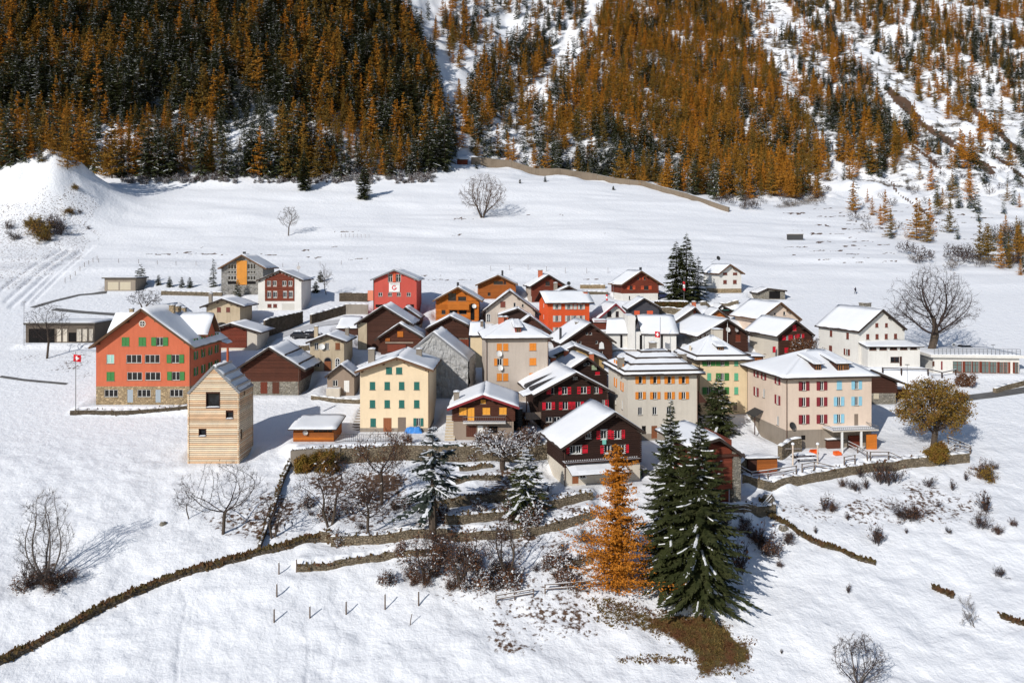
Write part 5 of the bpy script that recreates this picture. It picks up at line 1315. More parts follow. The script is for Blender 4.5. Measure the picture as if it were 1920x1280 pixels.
GRASS = [([(1130, 1118), (1190, 1128), (1250, 1150), (1330, 1152), (1375, 1180), (1350, 1225), (1290, 1212), (1220, 1185), (1160, 1160)], .80),
         ([(1155, 1236), (1250, 1226), (1340, 1236), (1330, 1244), (1165, 1243)], .74), ([(1100, 1120), (1180, 1130), (1170, 1180), (1120, 1165)], .62), ([(1310, 1215), (1420, 1190), (1400, 1260), (1300, 1275)], .52),
         ([(210, 800), (290, 796), (310, 802), (230, 806)], .95), ([(1855, 905), (1905, 908), (1890, 922), (1860, 920)], .85), ([(1860, 968), (1915, 970), (1910, 980), (1870, 980)], .8), ([(1735, 925), (1800, 925), (1790, 935)], .6), ([(1720, 868), (1770, 862), (1780, 876), (1730, 878)], .7),
         ([(1865, 1150), (1915, 1152), (1915, 1172), (1880, 1160)], .7), ([(1745, 1100), (1785, 1112), (1780, 1120), (1750, 1108)], .8), ([(1390, 400), (1450, 380), (1560, 352), (1560, 378), (1500, 392)], .52)]
SCREE = [([(1662, 165), (1740, 238), (1860, 322)], 8, .95), ([(1815, 198), (1870, 245), (1930, 300)], 8, .95), ([(1700, 262), (1760, 312)], 5, .85), ([(1835, 262), (1890, 310), (1930, 345)], 5, .85), ([(1560, 225), (1600, 270)], 4, .8), ([(1545, 250), (1580, 300), (1600, 340)], 4, .75), ([(960, 75), (1000, 45)], 3, .8), ([(1655, 330), (1700, 372), (1760, 420)], 3, .8)]
STREAKS = [(300, 476, 30), (345, 474, 25), (400, 477, 60), (495, 478, 40), (595, 483, 25), (672, 486, 25), (560, 462, 10), (620, 463, 12), (866, 410, 22), (1135, 438, 14), (855, 440, 20), (645, 434, 30), (575, 470, 14), (380, 463, 8), (990, 403, 12), (1050, 402, 14),
           (795, 517, 40), (830, 524, 50), (1110, 524, 20)] + [(1490 + 41 * (i * 7 % 9) + 13 * (i % 3), 384 + 1.75 * i, 6 + 7 * (i * 5 % 6)) for i in range(64)]
RUTS = [([(10, 565), (70, 512), (130, 470)], 3), ([(20, 575), (90, 512), (150, 470)], 3.5), ([(45, 570), (105, 510), (160, 466)], 3), ([(62, 565), (120, 508), (172, 462)], 2.5), ([(0, 545), (60, 500), (115, 468)], 2.5), ([(330, 1280), (338, 1190), (350, 1130), (335, 1085)], 2.2), ([(575, 1280), (580, 1200), (565, 1165)], 2.2), ([(620, 1280), (640, 1190), (600, 1110)], 2.0), ([(1690, 700), (1800, 780), (1920, 800)], 2), ([(1840, 800), (1880, 830), (1920, 835)], 2)]
TRACK = [([(125, 775), (180, 815), (240, 835), (350, 822)], 6), ([(0, 760), (60, 725), (110, 695)], 5), ([(60, 770), (110, 720)], 5)]
NU, NV = 760, 640
kk = np.linspace(-1.12, 1.12, NU)
yy = np.exp(np.linspace(math.log(45), math.log(1100), NV))
KX, YY = np.meshgrid(kk, yy); XX = KX * YY
ZZ = H(XX.ravel(), YY.ravel()).reshape(XX.shape)
PX, PY = proj(XX, YY, ZZ)
jx = PX + 9 * fbm(XX / 3.0, YY / 3.0, 2, 41) * np.clip(YY / 100, .6, 3); jy = PY + 4 * fbm(XX / 3.0 + 50, YY / 3.0, 2, 43)
# cattle-trod dimples on the near slopes
lit, gra = np.zeros(XX.shape), np.zeros(XX.shape)
for pl, v in LITTER: lit = np.maximum(lit, v * inpoly(jx, jy, pl))
for pl, v in GRASS: gra = np.maximum(gra, v * inpoly(jx, jy, pl))
scr = np.zeros(XX.shape); sx, sy = PX + 4 * fbm(XX / 7, YY / 16, 3, 51), PY + 3 * fbm(XX / 7 + 9, YY / 16, 3, 52)
for pts, w, v in SCREE: scr = np.maximum(scr, v * (1 - sstep(w * .55, w * 1.1, linedist(sx, sy, pts))))
jys = PY + 1.6 * fbm(PX / 14, PY / 9, 2, 47)
scr2 = np.zeros(XX.shape)
for x, y, l in STREAKS: scr2 = np.maximum(scr2, (.62 + .3 * vnoise(PX / 4, PY / 2, 7)) * ((abs(PX - x) < l * (.8 + .3 * vnoise(PX / 7, PY / 3, 3))) & (abs(jys - y) < .9 + .8 * vnoise(PX / 9, y * .7, 8))))
for pts, w in TRACK: lit = np.maximum(lit, .30 * (1 - sstep(w * .4, w * 1.4, linedist(jx, jy, pts))))
for pts, w in RUTS: ZZ -= (.35 if w >= 2.5 else .11) * (1 - sstep(w * .4, w * 1.3, linedist(PX, PY, pts)))
gx = np.gradient(ZZ, axis=1) / np.gradient(XX, axis=1); slope = np.abs(gx)
far = sstep(380, 430, YY + .10 * XX)
rock = far * np.where(PX < 840, .78, 1.0) * np.clip(.50 + .18 * fbm(XX / 28, YY / 34, 3, 61) + .22 * slope * (.5 + .5 * fbm(XX / 9, YY / 9, 2, 62)), 0, .53)
fl = sstep(335, 350, YY) * (PX < 870) * (PY < 345)
lit = np.maximum(lit, .40 * fl)
def blur(a, n):
    k = np.hanning(n + 2)[1:-1]; k /= k.sum(); f = lambda v: np.convolve(np.pad(v, n // 2, mode='edge'), k, mode='valid')
    return np.apply_along_axis(f, 0, np.apply_along_axis(f, 1, a))
big = 1.0 + .34 * fbm(XX / 6, YY / 6, 3, 81)
near = YY < 200
lit = np.where(near, blur(lit, 13) * big, np.maximum(blur(lit, 3), np.maximum(scr, scr2))); gra = blur(gra, 15) * np.where(near, big + .1, 1)
V = np.stack([XX, YY, ZZ], -1).reshape(-1, 3)
i = np.arange(NU * NV).reshape(NV, NU)
Q = np.stack([i[:-1, :-1], i[:-1, 1:], i[1:, 1:], i[1:, :-1]], -1).reshape(-1, 4)
g = N('snowfield'); g.rough(.72, .25)
at = g.n("ShaderNodeVertexColor", layer_name='cover'); sp = g.n("ShaderNodeSeparateColor"); g.l(at.outputs[0], sp.inputs[0])
n1 = g.noise(1.9, 6, .62); n2 = g.noise(.35, 4, .55); n3 = g.noise(7.0, 4, .65); n4 = g.noise(.9, 5, .6)
def mask(att, nz, k=9.0): return g.math('MULTIPLY', g.math('SUBTRACT', att, nz), k, True)
snowc = g.mix(n2, (.845, .85, .865), (.77, .785, .815))
leafc = g.mix(n3, (.15, .085, .05), (.06, .036, .024)); grassc = g.mix(n3, (.13, .088, .028), (.055, .045, .016)); grassc = g.mix(g.ramp(n4, [(.45, (0, 0, 0)), (.65, (1, 1, 1))]), grassc, (.12, .05, .022))
n7 = g.noise(.6, 6, .75); rockc = g.mix(g.ramp(n7, [(.4, (0, 0, 0)), (.6, (1, 1, 1))]), (.17, .145, .12), (.045, .04, .036))
n5 = g.noise(.11, 6, .7, stretch=(1, .7, 2.2)); n6 = g.noise(.35, 5, .7)
a = g.mix(mask(sp.outputs[2], g.math('ADD', g.math('MULTIPLY', n5, .62), g.math('MULTIPLY', n6, .38)), 11), snowc, rockc)
a = g.mix(mask(sp.outputs[0], n1), a, leafc); a = g.mix(mask(sp.outputs[1], g.math('ADD', g.math('MULTIPLY', n1, .5), g.math('MULTIPLY', n3, .3))), a, grassc)
g.col(a)
hh = g.math('ADD', g.math('MULTIPLY', n1, .4), g.math('ADD', g.math('MULTIPLY', n3, .05), g.math('MULTIPLY', n4, .9)))
g.bump(hh, .30, .8)
me = npmesh('terrain', V, Q, np.zeros(len(Q), int), [g.m], True)
ca = me.color_attributes.new('cover', 'FLOAT_COLOR', 'POINT')
ca.data.foreach_set('color', np.stack([lit, gra, rock, np.ones(XX.shape)], -1).astype(np.float32).ravel())
tag(put('terrain', me), kind='structure')

# ---------------------------------------------------------------- roads
M_ROAD = flat('wet_asphalt', (.12, .115, .11), .6, .4, .5, scale=.8)
M_TRACK = flat('trampled_snow', (.50, .50, .51), .8, .2, .2, scale=1.2)
def densify(pts, step):
    out = [Vector(pts[0])]
    for a, b in zip(pts, pts[1:]):
        a, b = Vector(a), Vector(b); n = max(1, int((b - a).length / step))
        out += [a + (b - a) * (i + 1) / n for i in range(n)]
    return out
def ribbon(name, pts, wid, m, lift=.08):
    P = densify([G(*p) for p in pts], 1.0); mb = MB(); k = mb.mat(m); rows = []
    for j, p in enumerate(P):
        d = (P[min(j + 1, len(P) - 1)] - P[max(j - 1, 0)]); d.z = 0; d.normalize(); s = Vector((d.y, -d.x, 0)); row = []
        for t in (-.5, -.25, 0, .25, .5):
            w = wid * (1 + .12 * float(vnoise(j * .4, t * 3, 5))); q = p + s * t * w; row.append(len(mb.v)); mb.v.append((q.x, q.y, max(g1(q.x, q.y), p.z - .3) + lift))
        rows.append(row)
    for A, B in zip(rows, rows[1:]):
        for c in range(4): mb.f.append((A[c], A[c + 1], B[c + 1], B[c])); mb.mi.append(k)
    return tag(mb.build(name, smooth=True), kind='structure')
ribbon('road', [(60, 577), (100, 565), (150, 553), (200, 548)], 1.6, M_ROAD)
ribbon('road', [(100, 580), (160, 586), (220, 590), (285, 598)], 1.7, M_ROAD)
ribbon('road', [(495, 640), (520, 630), (560, 618), (600, 608), (640, 603)], 3.2, M_TRACK)
ribbon('road', [(1785, 750), (1830, 744), (1880, 738), (1925, 731), (2100, 712)], 2.0, M_ROAD)
ribbon('path', [(0, 706), (40, 712), (80, 716), (125, 720)], .8, M_ROAD)
ribbon('path', [(1440, 800), (1420, 782), (1405, 770), (1385, 752)], 1.6, M_TRACK)

# ---------------------------------------------------------------- walls
STONEWALL = stone('dry_stone', C(150, 136, 116), 2.6); STONEDARK = stone('dark_dry_stone', C(118, 106, 92), 2.8)
MOSS = foliage('moss_and_dead_grass', (.085, .062, .022), (.06, .045, .022), (.11, .05, .026))
def stone_wall(label, pts, height, thick=.6, name='stone_wall', m=None, snow=.14, stones=True, moss=0.0, seed=0, group=None, z_add=0.0, cat='wall', world=False):
    m = m or STONEWALL; rs = random.Random(seed + int(pts[0][0]))
    base = [Vector((x, y, g1(x, y - .15))) for x, y in pts] if world else [G(*p) for p in pts]
    P = densify(base, 1.3); o0 = P[0].copy(); o0.z = g1(o0.x, o0.y)
    root = empty(name, o0, 0, label, cat, group)
    hs = height if callable(height) else (lambda t: height)
    core, cap, st, ms = MB(), MB(), MB(), MB()
    n = len(P)
    for j in range(n):
        p = P[j]; p.z = min(g1(p.x, p.y - .4), p.z if not world else 1e9) + z_add
    tops = [hs(j / max(1, n - 1)) + rs.uniform(-.06, .06) for j in range(n)]
    for j in range(n - 1):
        a, b = P[j], P[j + 1]; d = (b - a); d.z = 0
        if d.length < 1e-3: continue
        d.normalize(); s = Vector((-d.y, d.x, 0))
        if s.y < 0 or (abs(s.y) < .05 and s.x < 0): s = -s
        f0, f1, b0, b1 = a - o0, b - o0, a + s * thick - o0, b + s * thick - o0
        t0, t1 = Vector((0, 0, tops[j])), Vector((0, 0, tops[j + 1])); lo = Vector((0, 0, -1.5))
        core.poly([f0 + lo, f1 + lo, f1 + t1, f0 + t0], m); core.poly([f0 + t0, f1 + t1, b1 + t1, b0 + t0], m); core.poly([b1 + lo, b0 + lo, b0 + t0, b1 + t1], m)
        if j == 0: core.poly([b0 + lo, f0 + lo, f0 + t0, b0 + t0], m)
        if j == n - 2: core.poly([f1 + lo, b1 + lo, b1 + t1, f1 + t1], m)
        if snow: slab_snow(cap, f0 + t0, f1 + t1, b1 + t1 + Vector((0, 0, .02)), b0 + t0 + Vector((0, 0, .02)), snow, SNOW, 2, 3, .03, seed=j)
        if stones:
            L = (f1 - f0).length; z = -.2
            while z < tops[j] - .1:
                rh = rs.uniform(.2, .34); x = 0
                while x < L - .1:
                    w = min(rs.uniform(.28, .62), L - x); t = (x + w / 2) / L; c = f0 * (1 - t) + f1 * t; dx = d * (w / 2 - .015); pr = rs.uniform(.03, .1)
                    A = c - dx - s * pr; B = c + dx - s * (pr + rs.uniform(-.02, .02)); z0, z1 = z + .015, min(z + rh - .015, tops[j])
                    k = Vector((0, 0, 1)); st.poly([A + k * z0, B + k * z0, B + k * z1, A + k * z1], m)
                    st.poly([A + k * z1, B + k * z1, B + s * .1 + k * z1, A + s * .1 + k * z1], m); st.poly([A + s * .1 + k * z0, A + k * z0, A + k * z1, A + s * .1 + k * z1], m); st.poly([B + k * z0, B + s * .1 + k * z0, B + s * .1 + k * z1, B + k * z1], m)
                    x += w
                z += rh
        if moss:
            for q in range(int(26 * moss)):
                t = rs.random(); c = f0 * (1 - t) + f1 * t + s * rs.uniform(-.25, thick) + Vector((0, 0, (tops[j] if rs.random() < .7 else tops[j] * rs.random()) - .05)); e = Vector((rs.uniform(-.2, .2), rs.uniform(-.2, .2), rs.uniform(.12, .4)))
                w = Vector((rs.uniform(.08, .2), rs.uniform(-.1, .1), 0)); ms.poly([c - w, c + w, c + w * .4 + e, c - w * .4 + e], MOSS)
    core.build('core', root)
    if snow: cap.build('snow_cap', root, smooth=True)
    if st.f: tag(st.build('stones', root), kind='stuff')
    if ms.f: tag(ms.build('dead_grass', root), kind='stuff')
    return root
_tl = ['pale retaining wall of the garden below the cream house, part smooth and part rubble', 'short low stone terrace wall just under the retaining wall', 'low stone terrace wall left of the snowy cherry tree foot', 'stone terrace wall behind the thick snowy pine trunk', 'long stone terrace wall running to the orange larch', 'curved main stone terrace wall below the garden', 'lowest left stone terrace wall beside the two fence posts', 'lowest right stone terrace wall just left of the orange larch', 'stone wall carrying the fenced garden below the pink house', 'stone wall under the railing at the foot of the raised granary', 'low stone terrace wall in front of the red house']
for (kind, ln, hgt), lb in zip(TERR_LINES, _tl):
    stone_wall(lb, ln, hgt, .95, m=STONEWALL if kind != 'school' else STONEDARK, world=True, moss=.5 if kind == 'garden' else .15, snow=.12 if kind != 'garden' or hgt > 1.05 else 0, cat='wall')
_cp = [tuple(G(px, py, hbase))[:2] for px, py in ((545, 874), (600, 870), (638, 868))]
mb = MB()
for (xa, ya), (xb, yb) in zip(_cp, _cp[1:]):
    za, zb = g1(xa, ya - .5), g1(xb, yb - .5); d = .16
    mb.poly([(xa, ya - d, za - 1), (xb, yb - d, zb - 1), (xb, yb - d, zb + 2.35), (xa, ya - d, za + 2.35)], M_CONC); mb.poly([(xa, ya - d, za + 2.35), (xb, yb - d, zb + 2.35), (xb, yb + .5, zb + 2.35), (xa, ya + .5, za + 2.35)], M_CONC)
tag(mb.build('concrete_wall'), 'smooth concrete facing of the garden wall under the plank shed', 'wall')
stone_wall('long overgrown bank wall crossing the lower left snow diagonally, brown grass on top', [(-60, 1268), (0, 1247), (60, 1218), (110, 1192), (200, 1142), (300, 1098), (400, 1066), (480, 1042), (520, 1034), (570, 1018), (618, 1004)], .75, .7, snow=0, moss=2.4, m=STONEDARK)
stone_wall('short steep stone wall end where the diagonal bank meets the terraces', [(600, 1016), (622, 1012)], 1.4, .6, snow=.1, moss=.6)
stone_wall('narrow stone wall running straight down the slope left of the garden', [(484, 1030), (500, 985), (515, 945), (530, 900), (543, 862)], .8, .3, snow=.04, moss=.6, m=STONEDARK)
stone_wall('overgrown bank wall running down the right-hand snow slope from the granary', [(1425, 940), (1460, 978), (1520, 1016), (1600, 1046), (1642, 1059)], .45, .6, snow=0, moss=2.2, m=STONEDARK)
stone_wall('short overgrown bank remnant in open snow, below the end of the right-hand bank wall', [(1748, 1104), (1768, 1112), (1788, 1121)], .35, .6, snow=0, moss=2.2, m=STONEDARK)
stone_wall('small overgrown bank remnant near the right edge, lower right slope', [(1876, 1158), (1895, 1164), (1925, 1174)], .4, .6, snow=0, moss=2.2, m=STONEDARK)
stone_wall('tall curved stone retaining wall below the white boarded house', [(497, 634), (520, 626), (545, 616), (568, 606)], lambda t: 4.0 - 1.3 * t, .6, snow=.2, m=STONEDARK)
stone_wall('stone retaining wall with snow on top, right of the tall curved one', [(584, 608), (610, 600), (648, 589)], 2.2, .6, snow=.25, m=STONEDARK)
stone_wall('upper dark stone wall left of the rose-red house', [(636, 565), (660, 565), (690, 566)], 2.2, .5, snow=.1, m=STONEDARK)
stone_wall('board-marked retaining wall just under the upper dark wall, left of the rose-red house', [(646, 589), (690, 590)], 2.4, .5, snow=.2, m=plaster('board_marked_concrete', C(160, 150, 138), .5), stones=False)
stone_wall('low garden wall with a snowy top, between the double garage and the glazed stone house', [(302, 553), (350, 554), (416, 555)], 1.1, .4, snow=.2)
stone_wall('stone wall under the clipped brown hedge, right of the slate-grey barn', [(1233, 592), (1270, 591), (1302, 590)], 1.9, .5, snow=.2)
stone_wall('stone wall with two tiers of snow, left of the red-shuttered rear chalet', [(1088, 541), (1135, 541)], 1.1, .5, snow=.3, m=ST_WARM)
stone_wall('low stone wall below the two-tiered one, behind the orange house roof', [(1100, 552), (1140, 553)], .8, .5, snow=.3)
stone_wall('snowy stone wall below the small white house on the right', [(1315, 573), (1350, 572), (1385, 570)], 1.0, .5, snow=.3)
stone_wall('stone wall beside the snowy yard, left of the plank wood shed', [(1385, 892), (1404, 884)], 2.2, .6, snow=.2)
stone_wall('stone wall running back beside the snowy yard below the pink house', [(1466, 862), (1485, 848), (1503, 846)], 2.0, .6, snow=.2)
stone_wall('low bank of stone beside the road at the right edge', [(1868, 738), (1890, 730), (1925, 722)], 1.0, .6, snow=.1)
stone_wall('stone wall under the snow left of the stone dish house', [(545, 660), (562, 658), (580, 657)], 1.1, .5, snow=.2)
stone_wall('low wall across the snow above the garden hut, left of the cream house', [(583, 749), (630, 755), (674, 757)], .8, .4, snow=.2)
# the long avalanche barrier across the head of the meadow
BAR = plaster('barrier_concrete', C(138, 124, 108), .55)
_bp = [(885, 309), (900, 309), (960, 315), (1050, 328), (1120, 338), (1180, 347), (1240, 360), (1290, 373), (1330, 386), (1366, 398)]
bw = [G(*p) for p in _bp]; root = empty('barrier_wall', bw[0], 0, 'long tan concrete avalanche barrier across the head of the meadow', 'wall'); D = densify(bw, 9.0)
for a, b in zip(D, D[1:]):
    za, zb = g1(a.x, a.y), g1(b.x, b.y); d = (b - a); d.z = 0; d.normalize(); s = Vector((-d.y, d.x, 0)); s = s if s.y > 0 else -s; e = d * .04; mb = MB(); o = bw[0]
    t = (a.x - bw[0].x) / (bw[-1].x - bw[0].x); hh_ = 3.5 - 1.7 * t; q = []
    for p, z in ((a + e, za), (b - e, zb)): q.append([Vector((p.x, p.y, z - 2)) - o, Vector((p.x, p.y, z + hh_)) - o, Vector((p.x, p.y, z + hh_)) + s * .8 - o, Vector((p.x, p.y, z - 2)) + s * .8 - o])
    A, B = q
    for i0 in range(3): mb.poly([A[i0], B[i0], B[i0 + 1], A[i0 + 1]], BAR)
    mb.poly(A[::-1], BAR); mb.poly(B, BAR); mb.build('panel', root)
    mb = MB(); up = Vector((0, 0, .18)); cq = [A[1] - s * .12, B[1] - s * .12, B[2] + s * .1, A[2] + s * .1]; mb.prism([p + up for p in cq], .18, M_CONC, SNOW); mb.build('coping', root)
# ================================================================ plants
BARK = flat('bark', (.085, .065, .05), .9, .1, .4, scale=6.0); BARKG = flat('grey_bark', (.15, .13, .115), .9, .1, .35, scale=6.0); BARKD = flat('dark_twig', (.052, .038, .034), .9, .1, .3, scale=6.0)
NEEDLE = foliage('spruce_needles', (.034, .041, .013), (.046, .054, .017), (.068, .072, .028))
NEEDLEB = foliage('bluish_needles', (.022, .032, .024), (.035, .045, .03), (.06, .07, .055))
NEEDLEF = foliage('forest_needles', (.042, .051, .019), (.062, .072, .026), (.088, .092, .040))
LARCH = foliage('larch_needles', (.46, .16, .015), (.38, .135, .015), (.54, .20, .022))
LARCHF = foliage('forest_larch_needles', (.26, .12, .018), (.12, .075, .014), (.26, .14, .024), ramp=[(0, (.56, .21, .02)), (.35, (.43, .185, .02)), (.68, (.24, .135, .022)), (1, (.12, .095, .026))])
LEAFB = foliage('brown_leaves', (.12, .050, .025), (.08, .036, .022), (.16, .075, .03)); LEAFY = foliage('ochre_leaves', (.22, .14, .022), (.14, .10, .02), (.20, .085, .025)); LEAFR = foliage('russet_leaves', (.15, .065, .03), (.10, .05, .028), (.19, .085, .04))
TSNOW = snow_mat('tree_snow', .02)
class PA:
    "plant arrays: quads with a material index"
    def __init__(s): s.V = []; s.n = 0; s.mi = []
    def quads(s, q, m):            # q (n,4,3)
        q = np.asarray(q, np.float32)
        if len(q): s.V.append(q.reshape(-1, 3)); s.mi.append(np.full(len(q), m, np.int32)); s.n += len(q)
    def mesh(s, name, mats):
        V = np.concatenate(s.V); return npmesh(name, V, np.arange(len(V)).reshape(-1, 4), np.concatenate(s.mi), mats)
def tubes(segs, n=4):
    "segments (p0, p1, r0, r1) -> quads"
    if not segs: return np.zeros((0, 4, 3))
    A = np.array([list(s[0]) for s in segs]); B = np.array([list(s[1]) for s in segs]); ra = np.array([s[2] for s in segs]); rb = np.array([s[3] for s in segs])
    d = B - A; d /= np.linalg.norm(d, axis=1, keepdims=True) + 1e-9
    u = np.cross(d, np.array([.31, .87, .38])); u /= np.linalg.norm(u, axis=1, keepdims=True) + 1e-9; w = np.cross(d, u); out = []
    for q in range(n):
        t0, t1 = 2 * math.pi * q / n, 2 * math.pi * (q + 1) / n
        e0 = u * math.cos(t0) + w * math.sin(t0); e1 = u * math.cos(t1) + w * math.sin(t1)
        out.append(np.stack([A + e0 * ra[:, None], A + e1 * ra[:, None], B + e1 * rb[:, None], B + e0 * rb[:, None]], 1))
    return np.concatenate(out)
def conifer(h, rb, nw, nper, seg, seed, snow=.4, droop=.35, up=.25, leaf=.42, base=.06, sub=1, power=.85, snoww=.1, tipsnow=.0, gap=0.0, ragged=.25):
    "whorled fronds; materials 0 needles, 1 snow, 2 bark"
    rs = np.random.RandomState(seed); pa = PA(); L = []; S = []; Bk = []
    for w in range(nw):
        t = w / (nw - 1.0); z = h * (base + (1 - base) * t ** .92 * .985)
        R_ = rb * max(.02, (1 - t)) ** power * (.8 + .25 * math.sin(t * 2.6)); k = max(3, int(nper * (1 - .45 * t)))
        a0 = rs.rand() * 6.28
        for b in range(k):
            if rs.rand() < gap: continue
            az = a0 + 6.283 * b / k + rs.normal(0, .25); ln = R_ * (1 + rs.normal(0, ragged)); ln = max(.15, ln); d = np.array([math.cos(az), math.sin(az), 0.0]); sd = np.array([-d[1], d[0], 0.0])
            zb = z + rs.normal(0, h / nw * .35); tt = np.linspace(0, 1, seg + 1); el = (.35 * t - .12)
            pts = np.outer(tt * ln, d); pts[:, 2] = zb + ln * (el * tt - droop * tt ** 1.4 * (1 - .6 * t) + up * .5 * tt ** 3)
            wd = leaf * (.35 + .65 * np.sin(np.clip(tt * 1.05 + .12, 0, 1) * math.pi) ** .7) * min(1.0, .35 + ln / 2.6)
            for i in range(seg):
                p, q = pts[i], pts[i + 1]
                for sg in (-1, 1):
                    for _ in range(sub):
                        an = rs.uniform(.55, 1.0); dz = rs.uniform(-.55, .05); wl = wd[i] * rs.uniform(.7, 1.25) * (1.25 if i < seg - 1 else .8)
                        f = d * (math.cos(an)) + sd * sg * math.sin(an); f[2] = dz; tip = p + (q - p) * rs.uniform(.2, .8) + f * wl
                        L.append([p, p + (q - p) * 1.05, tip + (q - p) * .42, tip - (q - p) * .10])
                L.append([p - sd * .05 * wd[i], q - sd * .03, q + sd * .03, p + sd * .05 * wd[i]])
            L.append([pts[-1] - sd * .06, pts[-1] + d * leaf * .55 + np.array([0, 0, .02]), pts[-1] + sd * .06, pts[-1] - d * .1])
            if rs.rand() < snow:
                i0 = rs.randint(0, max(1, seg // 2)); i1 = rs.randint(i0 + 1, seg + 1); ww = snoww * rs.uniform(.6, 1.7); o = np.array([0, 0, .05])
                for i in range(i0, i1):
                    e0, e1 = sd * ww * (.6 + .4 * rs.rand()), sd * ww * (.35 + .5 * rs.rand()); jz = o * (1 + rs.rand())
                    S.append([pts[i] - e0 + o * .3, pts[i] + jz * 1.2, pts[i + 1] + jz * 1.2, pts[i + 1] - e1 + o * .3]); S.append([pts[i] + jz * 1.2, pts[i] + e0 + o * .3, pts[i + 1] + e1 + o * .3, pts[i + 1] + jz * 1.2])
            for _ in range(rs.poisson(tipsnow)):
                i = rs.randint(0, seg); c = pts[i] * .5 + pts[i + 1] * .5 + sd * rs.normal(0, wd[i] * .6) + np.array([0, 0, .05]); r = rs.uniform(.5, 1.5) * snoww
                S.append([c - d * r - sd * r * .5, c + sd * r, c + d * r * 1.2 + sd * .2 * r, c - sd * r * .7 + d * r * .3])
    L.append([[0, 0, h * 1.03], [.05, .02, h * .96], [0, .0, h * .95], [-.05, .02, h * .96]])
    pa.quads(L, 0); pa.quads(S, 1)
    return pa
def larch(h, rb, nw, nper, seg, seed, tuft=.3, nt=3, snow=.08, base=.12, power=.8, dens=1.0, inner=.0, rag=.28):
    "airy crown of tufted boughs; materials 0 needles, 1 snow, 2 bark"
    rs = np.random.RandomState(seed); pa = PA(); S = []; segs = []; Cn, Sz = [], []
    for w in range(nw):
        t = w / (nw - 1.0); z = h * (base + (1 - base) * t ** .95 * .99); R_ = rb * max(.03, (1 - t)) ** power * (.72 + .35 * math.sin(min(1, t * 1.5 + .25) * math.pi)); k = max(3, int(nper * (1 - .4 * t))); a0 = rs.rand() * 6.28
        for b in range(k):
            az = a0 + 6.283 * b / k + rs.normal(0, .3); ln = max(.2, R_ * (1 + rs.normal(0, rag))); d = np.array([math.cos(az), math.sin(az), 0]); sd = np.array([-d[1], d[0], 0.0]); tt = np.linspace(0, 1, seg + 1); zb = z + rs.normal(0, h / nw * .4)
            pts = np.outer(tt * ln, d); pts[:, 2] = zb + ln * (-.22 * tt + .30 * tt ** 2.2 * (1 - .3 * t) + .25 * t * tt); pts += np.outer(tt, sd) * rs.normal(0, .12) * ln
            for i in range(seg): segs.append((pts[i], pts[i + 1], .035 * (1 - tt[i]) + .008, .035 * (1 - tt[i + 1]) + .006))
            m = max(2, int(nt * dens * (2 + ln * 2.2) * 3))
            s = rs.rand(m) ** .75 * (1 - inner) + inner; s = np.clip(s, .05, 1); sp = np.stack([np.interp(s, tt, pts[:, c]) for c in range(3)], 1); lat = rs.normal(0, .16, m) * ln * np.minimum(1, .3 + s)
            sp += np.outer(lat, sd); sp[:, 2] += rs.normal(-.03, .07, m) - np.abs(lat) * .15; Cn.append(sp); Sz.append(tuft * rs.uniform(.5, 1.2, m) * (1.1 - .45 * s))
            if rs.rand() < snow:
                i0 = rs.randint(0, seg); e = sd * rs.uniform(.05, .16); o = np.array([0, 0, .06]); S.append([pts[i0] - e + o, pts[i0] + e + o, pts[i0 + 1] + e * .6 + o, pts[i0 + 1] - e * .6 + o])
    Cn, Sz = np.concatenate(Cn), np.concatenate(Sz); m = len(Cn); a = rs.normal(size=(m, 3)); a[:, 2] *= .6; a /= np.linalg.norm(a, axis=1, keepdims=True); b = np.cross(a, rs.normal(size=(m, 3))); b /= np.linalg.norm(b, axis=1, keepdims=True)
    a *= Sz[:, None] * .62; b *= Sz[:, None] * .34
    pa.quads(np.stack([Cn - a, Cn + b, Cn + a * 1.1, Cn - b * .8], 1), 0); pa.quads(S, 1); pa.quads(tubes(segs, 3), 2)
    return pa
def trunk_mesh(name, h, r, m, seed=0, lean=.02):
    rs = np.random.RandomState(seed); n = 9; z = np.linspace(-1.0, h, n); x = np.cumsum(rs.normal(0, lean, n)) * .5; y = np.cumsum(rs.normal(0, lean, n)) * .5
    mb = MB(); mb.tube([(x[i] - x[1], y[i] - y[1], z[i]) for i in range(n)], [max(.012, r * (1.12 if i == 0 else 1) * (1 - (max(z[i], 0) / h) ** 1.1) + .01) for i in range(n)], m, 8); return mb.mesh(name)
